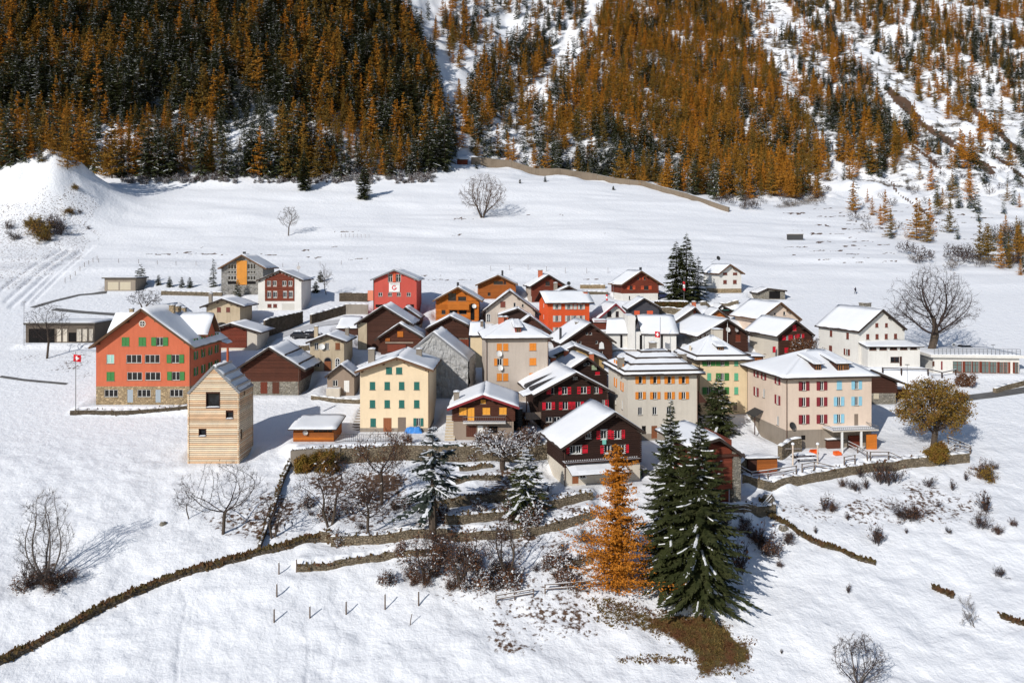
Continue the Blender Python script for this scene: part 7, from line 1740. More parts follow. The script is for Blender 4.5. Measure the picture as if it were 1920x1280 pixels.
# --- the woods
FS = []
for i in range(4): FS.append((trunk_mesh('trunk', 17.5, .22, BARK, 60 + i), conifer(18, 2.7 + .25 * i, 20, 7, 3, 70 + i, snow=(.2, .5, .75, .35)[i], leaf=.95, droop=.38, up=.1, snoww=.17, tipsnow=(.5, 1.1, 1.8, .8)[i], power=.62, ragged=.3, base=.05).mesh('crown', [NEEDLEF, TSNOW, BARK])))
FL = []
for i in range(4): FL.append((trunk_mesh('trunk', 17.5, .2, BARK, 80 + i), larch(18, 3.1 + .3 * i, 19, 6, 3, 90 + i, tuft=.66, nt=1.15, snow=.12, power=.55, base=.10).mesh('crown', [LARCHF, TSNOW, BARK])))
rs = np.random.RandomState(77); NC = 95000
k = rs.uniform(-.86, .86, NC); y = np.sqrt(rs.uniform(215 ** 2, 1050 ** 2, NC)); x = k * y; z = H(x, y); px, py = proj(x, y, z)
den = np.zeros(NC); lar = np.full(NC, .5); nz = fbm(x / 22, y / 22, 3, 71); hgt = np.full(NC, 18.0)
def reg(poly, d, l, h, jit=10):
    m = inpoly(px + jit * nz, py + jit * .6 * nz, poly); den[m] = d; lar[m] = l; hgt[m] = h
reg([(845, 292), (900, 296), (960, 310), (1130, 340), (1230, 352), (1300, 372), (1400, 376), (1560, 340), (1640, 360), (1760, 330), (2050, 300), (2050, -230), (640, -230), (700, 40), (780, 130), (850, 250)], .27, .55, 15)     # whole right mountain, sparse
reg([(1005, 290), (1090, 120), (1130, 20), (1160, -230), (1360, -230), (1400, 60), (1452, 150), (1500, 225), (1545, 300), (1530, 372), (1400, 372), (1300, 362), (1150, 330)], 1.0, .84, 16)     # larch slope
reg([(990, 322), (1005, 250), (1190, 270), (1330, 330), (1400, 372), (1300, 364), (1130, 336)], 1.0, .42, 15)
reg([(1400, -230), (1950, -230), (1950, 60), (1800, 60), (1700, 0), (1640, 60), (1560, 60)], .5, .62, 15)
reg([(1500, 170), (1640, 150), (1690, 300), (1640, 335), (1570, 300)], .95, .5, 15); reg([(1690, 120), (1760, 120), (1960, 230), (1960, 30), (1780, 60)], .62, .6, 14)
reg([(900, 120), (1000, 60), (1040, 100), (1000, 200), (910, 280), (870, 250)], .75, .5, 16)
for pts, w in (([(838, 235), (842, 180), (900, 110), (980, 50), (1030, -60)], 13), ([(905, 280), (960, 210), (1020, 150), (1090, 60), (1130, -20)], 12), ([(880, 290), (862, 250), (850, 200)], 9), ([(1400, 30), (1460, 140), (1510, 200), (1560, 270)], 9), ([(1440, 10), (1500, 60)], 16), ([(1590, 60), (1660, 150)], 22), ([(1650, 150), (1740, 230), (1900, 330)], 22), ([(1740, 215), (1800, 270)], 28), ([(1700, 300), (1800, 345)], 22), ([(1770, 10), (1860, 50), (1960, 60)], 15), ([(1860, 200), (1960, 290)], 22), ([(1190, 290), (1215, 345)], 5), ([(680, 30), (760, 110), (800, 60)], 14), ([(1800, 120), (1850, 160)], 16), ([(1560, 360), (1750, 340), (1950, 330)], 18)):
    den[linedist(px + 6 * nz, py, pts) < w] *= .08
reg([(-260, 322), (60, 322), (170, 318), (200, 336), (430, 338), (640, 336), (770, 330), (842, 318), (856, 285), (835, 230), (815, 140), (760, 40), (700, -20), (660, -230), (-260, -230)], 1.3, .33, 21, 5)
reg([(-260, 310), (185, 315), (175, 235), (60, 225), (-260, 240)], 1.4, .86, 13); reg([(200, 330), (430, 330), (420, 240), (300, 200), (200, 250)], 1.4, .8, 12); reg([(515, 285), (690, 290), (690, 240), (540, 235)], 1.4, .85, 12); reg([(430, 325), (530, 325), (530, 205), (440, 190)], 1.6, .05, 11); reg([(600, 330), (800, 330), (800, 270), (690, 280), (600, 290)], 1.4, .3, 12)
reg([(180, 322), (205, 322), (215, 240), (180, 230)], .15, .3, 10); reg([(415, 335), (435, 335), (450, 220), (420, 230)], .2, .3, 10)
reg([(1560, 400), (1640, 360), (1950, 330), (1950, 470), (1840, 480), (1600, 450)], .045, .45, 11); reg([(1820, 470), (1960, 450), (1960, 520), (1850, 510)], .5, .7, 9)
edge = den <= 0
acc = (rs.rand(NC) < den * .85 * np.where(px < 830, .85, .55 + .6 * sstep(-.7, .4, nz))) & ~edge & (py < 520) & (py > -230)
idx = np.nonzero(acc)[0]; idx = idx[np.argsort(y[idx])]; grid = set(); keep = []
for i in idx:
    g_ = 3.9 if px[i] < 850 and py[i] > -60 and y[i] < 640 and den[i] > 1.1 else 5.0
    c = (int(x[i] / g_), int(y[i] / g_))
    if c in grid: continue
    grid.add(c); keep.append(i)
keep = np.array(keep); isl = rs.rand(len(keep)) < np.clip(lar[keep] + .35 * vnoise(x[keep] / 30, y[keep] / 30, 91), 0, 1)
ht = hgt[keep] * rs.uniform(.5, 1.32, len(keep)); vis = (px[keep] > -40) & (px[keep] < 1960) & (py[keep] > 0); size = ht * F / y[keep] * vis
def where(px_, py_, Y_, tall):
    row = 'foot row' if py_ > 285 else 'low' if py_ > 225 else 'mid-slope' if py_ > 130 else 'high'
    if px_ < 855 and Y_ < 640:
        mk = 'above the mound' if px_ < 190 else 'above the red house' if px_ < 330 else 'above the glazed stone house' if px_ < 500 else 'above the white boarded house' if px_ < 650 else 'above the rose-red house' if px_ < 770 else 'beside the ravine'
        return f'{row}, left-hand forest, {mk}'
    mk = 'in the gully left of the big larch wood' if px_ < 1005 else 'in the big larch wood, left half' if px_ < 1250 else 'in the big larch wood, right half' if px_ < 1530 else 'on the open right mountainside'
    return f'{row}, {mk}'
protos = {0: [], 1: []}; rest = {0: [], 1: []}
for sp_, nm, adj in ((1, 'larch_tree', 'orange larch'), (0, 'spruce_tree', 'dark spruce')):
    ii = np.nonzero(isl == bool(sp_))[0]; ii = ii[np.argsort(-size[ii])]; big, sml = ii[:290], ii[290:]
    for q in big:
        i = keep[q]; v = int(rs.randint(4)); tm, cm = (FL if sp_ else FS)[v]; a = where(px[i], py[i], y[i], 0); tl = 'tall' if ht[q] > 18.5 else 'medium-sized' if ht[q] > 13.5 else 'short'
        r = empty(nm, (x[i], y[i], z[i] - .3), rs.rand() * 6.28, f'{tl} {adj}, {a}', 'tree', f'{tl} {adj} trees, {a}')
        t = put('trunk', tm, r); c = put('crown', cm, r); s = ht[q] / 18; r.scale = (s * rs.uniform(.85, 1.2),) * 2 + (s,)
        if v not in [p[0] for p in protos[sp_]]: protos[sp_].append((v, c))
    rest[sp_] = sml
def scatter(name, P, S, Rz, objs, seed=0, kind='stuff'):
    "one object: points that carry copies of the given crowns (geometry nodes)"
    me = bpy.data.meshes.new(name); me.vertices.add(len(P)); me.vertices.foreach_set('co', np.asarray(P, np.float32).ravel())
    for n, t, v in (('size', 'FLOAT', S), ('turn', 'FLOAT', Rz)): me.attributes.new(n, t, 'POINT').data.foreach_set('value', np.asarray(v, np.float32))
    o = put(name, me); ng = bpy.data.node_groups.new(name, 'GeometryNodeTree'); ng.interface.new_socket('Geometry', in_out='INPUT', socket_type='NodeSocketGeometry'); ng.interface.new_socket('Geometry', in_out='OUTPUT', socket_type='NodeSocketGeometry')
    n = ng.nodes.new; l = ng.links.new; gi, go = n('NodeGroupInput'), n('NodeGroupOutput'); jn = n('GeometryNodeJoinGeometry')
    for ob in objs:
        oi = n('GeometryNodeObjectInfo'); oi.inputs['Object'].default_value = ob; oi.transform_space = 'ORIGINAL'; gt = n('GeometryNodeGeometryToInstance'); l(oi.outputs['Geometry'], gt.inputs[0]); l(gt.outputs[0], jn.inputs[0])
    ip = n('GeometryNodeInstanceOnPoints'); l(gi.outputs[0], ip.inputs['Points']); l(jn.outputs[0], ip.inputs['Instance']); ip.inputs['Pick Instance'].default_value = True
    rv = n('FunctionNodeRandomValue'); rv.data_type = 'INT'; rv.inputs[4].default_value = 0; rv.inputs[5].default_value = len(objs) - 1; rv.inputs['Seed'].default_value = seed; l(rv.outputs[2], ip.inputs['Instance Index'])
    def named(nm): a = n('GeometryNodeInputNamedAttribute'); a.data_type = 'FLOAT'; a.inputs['Name'].default_value = nm; return a.outputs[0]
    l(named('size'), ip.inputs['Scale']); cx = n('ShaderNodeCombineXYZ'); l(named('turn'), cx.inputs[2]); l(cx.outputs[0], ip.inputs['Rotation'])
    l(ip.outputs[0], go.inputs[0]); o.modifiers.new('scatter', 'NODES').node_group = ng
    return tag(o, kind=kind)
for sp_, nm, lb in ((1, 'larch_forest', 'mass of orange larches covering the mountainsides'), (0, 'spruce_forest', 'mass of dark snow-dusted spruces covering the mountainsides')):
    q = rest[sp_]; i = keep[q]; tag(scatter(nm, np.stack([x[i], y[i], z[i] - .3], 1), ht[q] / 18, rs.rand(len(q)) * 6.28, [c for _, c in protos[sp_]], sp_), lb)
print('forest trees', len(keep), int(isl.sum()))
# --- thickets: too tangled to count
BUSH = []
for i, (lm, sn) in enumerate(((LEAFR, .8), (LEAFB, .9), (LEAFR, .35), (LEAFB, .2))):
    tr, cr = bare(2.4, 200 + i, stems=6, spread=.85, levels=4, r0=.05, trunk=.5, kids=(4, 4, 3), twigr=.025, leaf=.3, leafsize=.16, snow=sn); BUSH.append(cr.mesh('twigs', [BARKD, lm, TSNOW]))
def thicket(name, label, polys, n, hs, sel, seed):
    r_ = np.random.RandomState(seed); P, S = [], []
    for pl, w in polys:
        xs, ys = [p[0] for p in pl], [p[1] for p in pl]; c = 0
        while c < int(n * w):
            a, b = r_.uniform(min(xs), max(xs)), r_.uniform(min(ys), max(ys))
            if not inpoly(np.array([a]), np.array([b]), pl)[0]: continue
            p = G(a, b); P.append(tuple(p)); S.append(r_.uniform(*hs) / 2.4); c += 1
    src = []
    root = empty(name, P[0], 0, label, 'thicket'); root['kind'] = 'stuff'
    for j in sel:
        o = put('bush', BUSH[j], root); q = Vector(P[len(src)]); o.location = q - Vector(P[0]); o.scale = (S[len(src)],) * 3; src.append(o)
    k_ = len(sel); s = scatter(name + '_growth', np.array(P[k_:]) - np.array(P[0]), np.array(S[k_:]), r_.rand(len(P) - k_) * 6.28, src, seed); s.parent = root
thicket('thicket', 'band of snow-caked russet brush along the foot of the left forest', [([(222, 330), (250, 316), (420, 318), (430, 342), (230, 346)], .36), ([(428, 318), (640, 314), (820, 312), (815, 345), (430, 344)], .64)], 480, (1.0, 2.8), (0, 1, 2), 5)
for i in range(3):
    tr, cr = grown(3.2, 300 + i, rx=.6, z0=.06, zc=.5, n=260, stems=7, r0=.12, twig=1.3, twiglen=.09, step=.055, kill=.075, twigr=.03, leaf=.6 if i else .2, leafsize=.16); BUSH.append(cr.mesh('twigs', [BARKG if i == 1 else BARKD, LEAFB, TSNOW]))
thicket('brush', 'grey-brown brush scattered over the lower right mountain foot', [([(1740, 300), (1930, 260), (1930, 370), (1780, 380)], .3), ([(1660, 478), (1790, 462), (1860, 500), (1800, 512), (1700, 494)], .14), ([(1840, 440), (1930, 420), (1930, 505), (1870, 500)], .22), ([(1570, 385), (1720, 350), (1790, 420), (1620, 440)], .1), ([(1290, 366), (1380, 380), (1560, 350), (1550, 385), (1400, 396)], .24)], 210, (1.0, 3.6), (4, 5, 6), 6)
# ================================================================ smaller things
POSTW = wood('weathered_post', C(120, 104, 92)); POSTD = wood('dark_post', C(70, 54, 46))
def post(px, py, top, label, lean=0.0, w=.17):
    p, h = hpx(px, py, top); mb = MB(); mb.tube([(0, 0, -.5), (lean * .5, 0, h * .5), (lean, 0, h)], [w * .5, w * .48, w * .42], POSTW, 7); o = mb.build('fence_post', None, p); tag(o, label, 'post', 'posts in the lower left snowfield')
    mb = MB(); mb.tube([(lean, 0, h), (lean, 0, h + .05), (lean, 0, h + .09)], [w * .42, w * .46, w * .2], SNOW, 7); mb.build('snow_cap', o)
for q in ((523, 1076, 1054, 'lone wooden post at the left end of the lowest terrace wall, the left of two'), (556, 1072, 1048, 'wooden post touching the end of the lowest terrace wall'), (519, 1118, 1094, 'wooden post in open snow, upper of two below the terrace wall end'), (514, 1166, 1141, 'wooden post in open snow, lowest and leftmost of the row'), (581, 1158, 1136, 'wooden post in open snow, second of the lower row'), (649, 1151, 1127, 'wooden post in open snow, third of the lower row'), (722, 1142, 1113, 'wooden post in speckled snow at the end of the lower row, nearest the brush'), (785, 1135, 1108, 'dark wooden post against the edge of the brush')): post(*q)
post(768, 1171, 1150, 'short leaning stake in speckled snow below the brush', .25, .1)
def fence(label, pts, h=1.05, step=2.3, rails=(.5, .95), m=POSTW, pw=.14, rw=(.05, .11), name='rail_fence', snow=True, group=None, cat='fence', rail_m=None):
    W = [G(*p) for p in pts]; D = densify(W, step); o = W[0]; root = empty(name, o, 0, label, cat, group); tops = []
    for p in D:
        z = g1(p.x, p.y); q = Vector((p.x, p.y, z)) - o; tops.append(q); mb = MB(); mb.box(-pw / 2, pw / 2, -pw / 2, pw / 2, -.5, h, m, SNOW if snow else None); mb.build('post', root, q)
    for r in rails:
        for a, b in zip(tops, tops[1:]):
            mb = MB(); up = Vector((0, -pw * .6, h * r)); mb.beam(a + up, b + up, rw[0], rw[1], rail_m or m)
            if snow: mb.beam(a + up + Vector((0, 0, rw[1] * .5 + .03)), b + up + Vector((0, 0, rw[1] * .5 + .03)), rw[0] * 1.3, .05, SNOW)
            mb.build('rail', root)
    return root
fence('grey two-rail fence round the corner of the yard with the plank wood shed', [(1387, 887), (1409, 899), (1440, 896), (1493, 891)])
fence('grey two-rail fence on the garden wall, in front of the picnic table', [(1504, 887), (1527, 885), (1573, 880)])
fence('short grey two-rail fence on the garden wall, right of the picnic table', [(1583, 872), (1603, 869)])
fence('grey fence coming down from the tool shed to the long right-hand fence', [(1590, 840), (1608, 849), (1626, 860)])
fence('long grey rail fence running right to the broad autumn tree', [(1632, 861), (1700, 859), (1760, 856), (1819, 851)])
fence('short grey rail fence behind the broad autumn tree, meeting the long one at the corner', [(1778, 832), (1800, 840), (1820, 849)])
fence('grey railing on the low wall at the foot of the raised granary', [(1345, 966), (1395, 962), (1447, 956)])
fence('dark rail fence in front of the tall white house', [(1655, 700), (1690, 701), (1740, 702), (1792, 703)], m=POSTD, h=1.1, step=2.7, rails=(.92,), rw=(.08, .16), pw=.2)
fence('weathered plank fence half lost in brush, left of the orange larch', [(1022, 1112), (1080, 1108), (1138, 1100)])
fence('broken grey fence low among the thicket', [(930, 1130), (965, 1124), (1000, 1118)], h=.9)
fence('wire fence with thin stakes climbing to the meadow at the far left', [(122, 530), (150, 508), (182, 488)], h=1.3, step=3.2, rails=(.9, .5), pw=.09, rw=(.012, .015), snow=False, name='wire_fence')
fence('wire fence with thin stakes across the snow behind the double garage', [(185, 492), (260, 494), (330, 497), (405, 499)], h=1.2, step=4.2, rails=(.9, .5), pw=.08, rw=(.012, .015), snow=False, name='wire_fence')
fence('wire fence with thin stakes across the snow behind the glazed stone house', [(500, 502), (560, 500), (640, 496)], h=1.2, step=4.2, rails=(.9, .5), pw=.08, rw=(.012, .015), snow=False, name='wire_fence')
fence('wire fence of close stakes in the middle of the meadow', [(640, 445), (692, 446)], h=1.2, step=1.3, rails=(.9,), pw=.08, rw=(.012, .015), snow=False, name='wire_fence')
fence('wire fence with thin stakes behind the rear chalets', [(920, 508), (990, 506), (1060, 512), (1140, 512)], h=1.5, step=4.5, rails=(.9,), pw=.08, rw=(.012, .015), snow=False, name='wire_fence')
# railing before the cream house
D = densify([G(628, 830), G(690, 829), G(742, 828)], .34); o = D[0].copy(); o.z = g1(o.x, o.y); root = empty('metal_railing', o, 0, 'black metal railing with thin bars, left of the cream house doors', 'railing'); IRON = flat('black_iron', (.02, .02, .02), .5, .4)
for p in D: mb = MB(); mb.box(-.018, .018, -.018, .018, -.2, 1.15, IRON); mb.build('bar', root, (p.x - o.x, p.y - o.y, g1(p.x, p.y) - o.z))
mb = MB()
for a, b in zip(D, D[1:]):
    for zz in (.12, 1.12): mb.beam((a.x - o.x, a.y - o.y, g1(a.x, a.y) - o.z + zz), (b.x - o.x, b.y - o.y, g1(b.x, b.y) - o.z + zz), .04, .05, IRON)
mb.build('rail', root)
# flags
FRED = flat('flag_red', (.62, .02, .03), .8, .1); FWHT = flat('flag_white', (.75, .75, .73), .8, .1)
def flagpole(label, px, base, top, flag, kind, Y=None):
    p = G(px, base) if Y is None else Vector(((px - 960) / F * Y, Y, HC - (base - Y0) / F * Y)); h = (base - top) * p.y / F; root = empty('flagpole', p, 0, label, 'flag')
    mb = MB(); mb.tube([(0, 0, -.5), (0, 0, h)], [.07, .045], M_METAL, 7); mb.build('pole', root)
    x0, x1, ya, yb = flag; kx = p.y / F; a, b = (x0 - px) * kx, (x1 - px) * kx; zt, zb = (base - ya) * kx, (base - yb) * kx; mb = MB(); n, m_ = 10, 10
    def pt(i, j): u, v = i / n, j / m_; return (a + (b - a) * u, .12 * math.sin(u * 7 + v) - .03, zb + (zt - zb) * v - .12 * abs(b - a) * u * u)
    for i in range(n):
        for j in range(m_):
            u, v = (i + .5) / n, (j + .5) / m_
            w = ((abs(u - .5) < .11 and abs(v - .5) < .33) or (abs(v - .5) < .11 and abs(u - .5) < .33)) if kind == 'cross' else .3 < v < .68
            mb.poly([pt(i, j), pt(i + 1, j), pt(i + 1, j + 1), pt(i, j + 1)], FWHT if w else FRED)
    mb.build('flag', root)
flagpole('red flag with a white cross on a tall thin pole, left of the red house', 142, 772, 656, (137.5, 151.5, 661, 674), 'cross')
flagpole('red flag with a white cross hanging in front of the church wall', 1238, 668, 594, (1228, 1237.5, 621, 632), 'cross', Y=157)
flagpole('long red and white banner on a pole before the tall village spruces', 1282.5, 572, 524, (1280.5, 1285, 528, 545), 'band')
flagpole('little red and white flag left of the red-shuttered rear chalet', 1138, 572, 548, (1136, 1140, 552, 563), 'band')
# clipped hedge
a, b = G(1227, 586), G(1290, 584); root = empty('hedge', a, 0, 'clipped brown-green hedge with a flat snowy top, below the tall village spruces', 'hedge'); HB = foliage('hedge_leaves', (.085, .06, .018), (.06, .055, .016), (.12, .05, .02)); d = (b - a); r_ = np.random.RandomState(3); mb = MB(); L_ = d.length; ang = math.atan2(d.y, d.x); hh_ = 2.7
nx, nz = 46, 14; k_ = mb.mat(HB); B0 = len(mb.v)
for j in range(nz + 1):
    for i in range(nx + 1): q = r_.uniform(-.12, .12); mb.v.append((L_ * i / nx, -.15 + q - .3, -.3 + (hh_ + .3) * j / nz + r_.uniform(-.04, .04)))
for j in range(nz):
    for i in range(nx): q = B0 + j * (nx + 1) + i; mb.f.append((q, q + 1, q + nx + 2, q + nx + 1)); mb.mi.append(k_)
mb.box(0, L_, -.25, 1.0, -.5, hh_ - .1, HB)
for q in range(1500):
    x_, z_ = r_.uniform(0, L_), r_.uniform(0, hh_); e = r_.normal(0, .12, 3); w = r_.normal(0, .09, 3); y_ = -.5 + r_.uniform(-.08, .06); mb.poly([(x_, y_, z_), (x_ + w[0], y_ + w[1], z_ + w[2]), (x_ + w[0] + e[0], y_ + w[1] - abs(e[1]), z_ + w[2] + e[2]), (x_ + e[0], y_ - abs(e[1]), z_ + e[2])], HB)
o = mb.build('foliage', root); o.rotation_euler.z = ang; mb = MB(); slab_snow(mb, (0, -.45, hh_ - .08), (L_, -.45, hh_ - .08), (L_, 1.0, hh_ - .08), (0, 1.0, hh_ - .08), .3, SNOW, 16, 4); o = mb.build('snow_cap', root); o.rotation_euler.z = ang
# dead grass tufts on the bare ground before the spruces
r_ = np.random.RandomState(9); TU = []
for pl, n in ((GRASS[0][0], 1500), (GRASS[1][0], 300), (GRASS[2][0], 350), (GRASS[3][0], 260)):
    c = 0; xs, ys = [p[0] for p in pl], [p[1] for p in pl]; q = []
    while len(q) < n:
        a_, b_ = r_.uniform(min(xs), max(xs), 400), r_.uniform(min(ys), max(ys), 400); m = inpoly(a_ + 14 * fbm(a_ / 22, b_ / 9, 3, 5), b_ + 7 * fbm(a_ / 18, b_ / 8, 3, 6), pl); q += list(zip(a_[m], b_[m]))
    q = np.array(q[:n]); y_ = 76 + (1280 - q[:, 1]) * (84.5 - 76) / 130
    for _ in range(6): x_ = (q[:, 0] - 960) / F * y_; y_ = y_ + ((Y0 + F * (HC - H(x_, y_)) / y_) - q[:, 1]) * .06
    TU.append(np.stack([x_, y_, H(x_, y_)], 1))
TU = np.concatenate(TU); TU = np.repeat(TU, 3, 0) + r_.normal(0, .12, (len(TU) * 3, 3)) * [1, 1, 0]; m = len(TU); a_ = r_.normal(0, .05, (m, 3)) * [1, 1, 0]; e_ = np.stack([r_.normal(0, .12, m), r_.normal(0, .12, m), r_.uniform(.05, .18, m)], 1)
pa = PA(); pa.quads(np.stack([TU - a_ - [0, 0, .05], TU + a_ - [0, 0, .05], TU + a_ * .3 + e_, TU - a_ * .3 + e_], 1), 0); tag(put('dead_grass', pa.mesh('dead_grass', [foliage('dead_grass_blades', (.15, .10, .03), (.10, .07, .025), (.13, .055, .025))])), 'dead brown grass on the snow-free ground in front of the big spruces', kind='stuff')
# picnic table
p = G(1508, 862); root = empty('picnic_table', p, R(6), 'picnic table with two benches, all capped with snow, in the garden below the pink house', 'table')
mb = MB(); mb.box(-1.6, 1.6, -.4, .4, .68, .75, POSTD, SNOW); slab_snow(mb, (-1.6, -.4, .75), (1.6, -.4, .75), (1.6, .4, .75), (-1.6, .4, .75), .2, SNOW, 6, 3, .03); mb.build('table_top', root)
for y_ in (-1.0, 1.0): mb = MB(); mb.box(-1.6, 1.6, y_ - .16, y_ + .16, .38, .44, POSTD); slab_snow(mb, (-1.6, y_ - .16, .44), (1.6, y_ - .16, .44), (1.6, y_ + .16, .44), (-1.6, y_ + .16, .44), .16, SNOW, 6, 3, .03); mb.build('bench', root)
for x_ in (-1.2, 1.2): mb = MB(); mb.beam((x_, -1.1, .36), (x_, 1.1, .36), .08, .12, POSTD); mb.beam((x_, -.35, .68), (x_, -.9, -.2), .08, .1, POSTD); mb.beam((x_, .35, .68), (x_, .9, -.2), .08, .1, POSTD); mb.build('trestle', root)
for px, base, top, arm, lb in ((1486.5, 872, 834, True, 'pale timber post with a cross-arm and snow cap, left of the picnic table'), (1533, 870, 834, False, 'pale timber post with a ball of snow on top, right of the picnic table')):
    p, h_ = hpx(px, base, top); root = empty('garden_post', p, 0, lb, 'post'); mb = MB(); mb.tube([(0, 0, -.4), (0, 0, h_)], .11, wood('pale_post', C(225, 205, 185)), 8); mb.build('shaft', root)
    mb = MB(); mb.tube([(0, 0, h_), (0, 0, h_ + .12), (0, 0, h_ + .28), (0, 0, h_ + .36)], [.13, .24, .2, .05], SNOW, 9); mb.build('snow_cap', root, smooth=True)
    if arm: mb = MB(); mb.box(-1.1, 1.1, -.07, .07, h_ * .78, h_ * .78 + .12, POSTW, SNOW); mb.build('cross_arm', root)
for (px, py), w_, lb in (((1525, 850), 1.1, 'bright orange sledge leaning behind the picnic table'), ((1570, 853), 1.0, 'orange plastic crate lying on the snow beside the tool shed')):
    p = G(px, py); OR = flat('orange_plastic', (.75, .13, .02), .5, .4); mb = MB(); n_ = 6
    mb.box(-w_ / 2, w_ / 2, -.3, .3, 0, .06, OR); mb.box(-w_ / 2, w_ / 2, -.32, -.26, .06, .3, OR); mb.box(-w_ / 2, w_ / 2, .26, .32, .06, .5, OR); mb.box(-w_ / 2, -w_ / 2 + .06, -.26, .26, .06, .4, OR); mb.box(w_ / 2 - .06, w_ / 2, -.26, .26, .06, .4, OR)
    o = mb.build('sledge' if 'sledge' in lb else 'crate', None, p + Vector((0, 0, .05))); o.rotation_euler = (R(35) if 'sledge' in lb else 0, 0, R(12)); tag(o, lb, 'sledge' if 'sledge' in lb else 'crate')
# blue tarpaulin heap
p = G(775, 811); BLUE = flat('blue_tarpaulin', (.03, .20, .55), .4, .5, .25); mb = MB(); r_ = np.random.RandomState(2); nx, ny = 14, 7; k_ = mb.mat(BLUE)
for j in range(ny + 1):
    for i in range(nx + 1):
        a_, b_ = i / nx, j / ny; z_ = .85 * min(1, 7 * min(a_, 1 - a_) + .1) * min(1, 5 * min(b_, 1 - b_) + .0) + r_.uniform(-.06, .08); mb.v.append((-1.35 + 2.7 * a_ + r_.uniform(-.05, .05), -.5 + 1.0 * b_, max(-.1, z_)))
for j in range(ny):
    for i in range(nx): q = j * (nx + 1) + i; mb.f.append((q, q + 1, q + nx + 2, q + nx + 1)); mb.mi.append(k_)
tag(mb.build('tarpaulin', None, p), 'crumpled bright blue tarpaulin over a heap at the foot of the cream house', 'tarpaulin')
# bins beside the front chalet
for px, py, c, lb in ((1196, 897, (.02, .10, .05), 'green wheeled bin at the right corner of the front chalet'), (1207, 892, (.015, .015, .018), 'black wheeled bin beside the green one, right of the front chalet'), (1201, 886, (.6, .6, .58), 'white wheeled bin just behind the green and black ones')):
    p = G(px, py); root = empty('wheeled_bin', p, R(14), lb, 'bin', 'wheeled bins beside the front chalet'); m_ = flat('bin_%d' % int(c[1] * 1000), c, .5, .4); mb = MB(); mb.prism([(-.34, -.36, 1.0), (.34, -.36, 1.0), (.34, .36, 1.0), (-.34, .36, 1.0)], .92, m_); mb.build('body', root)
    mb = MB(); mb.box(-.37, .37, -.4, .4, 1.0, 1.07, m_, SNOW); mb.build('lid', root)
    for x_ in (-.3, .3): mb = MB(); mb.tube([(x_ - .04, .34, .1), (x_ + .04, .34, .1)], .11, M_DARK, 10); mb.build('wheel', root)
# ribbed dark tank right of the brown house
p, h_ = hpx(972, 806, 765); root = empty('ribbed_tank', p, 0, 'dark ribbed round tank right of the brown house with yellow shutters', 'tank'); DK = flat('dark_ribbed_metal', (.02, .021, .022), .5, .4); mb = MB(); mb.tube([(0, 0, -.5), (0, 0, h_)], .62, DK, 16); mb.build('drum', root)
for i in range(8): mb = MB(); z_ = h_ * (.2 + .1 * i); mb.tube([(0, 0, z_), (0, 0, z_ + .06), (0, 0, z_ + .12)], [.64, .73, .64], DK, 16); mb.build('rib', root)
mb = MB(); mb.tube([(0, 0, h_), (0, 0, h_ + .15), (0, 0, h_ + .3)], [.66, .62, .2], SNOW, 14); mb.build('snow_cap', root)
# steps left of the brown house
p = G(843, 826); root = empty('stone_steps', p, 0, 'flight of stone steps topped with snow, climbing left of the brown house with yellow shutters', 'steps')
for i in range(9): mb = MB(); mb.box(-.75, .75, i * .42, i * .42 + .46, -1.2, .3 + i * .34, ST_TAN, SNOW); mb.build('step', root)
p = G(690, 770); root = empty('stone_steps', G(667, 806), 0, 'shallow snowy steps beside the left wall of the cream house', 'steps')
for i in range(9): mb = MB(); mb.box(-.8, .5, i * .9, i * .9 + .95, -1, .12 + i * .26, M_CONC, SNOW); mb.build('step', root)
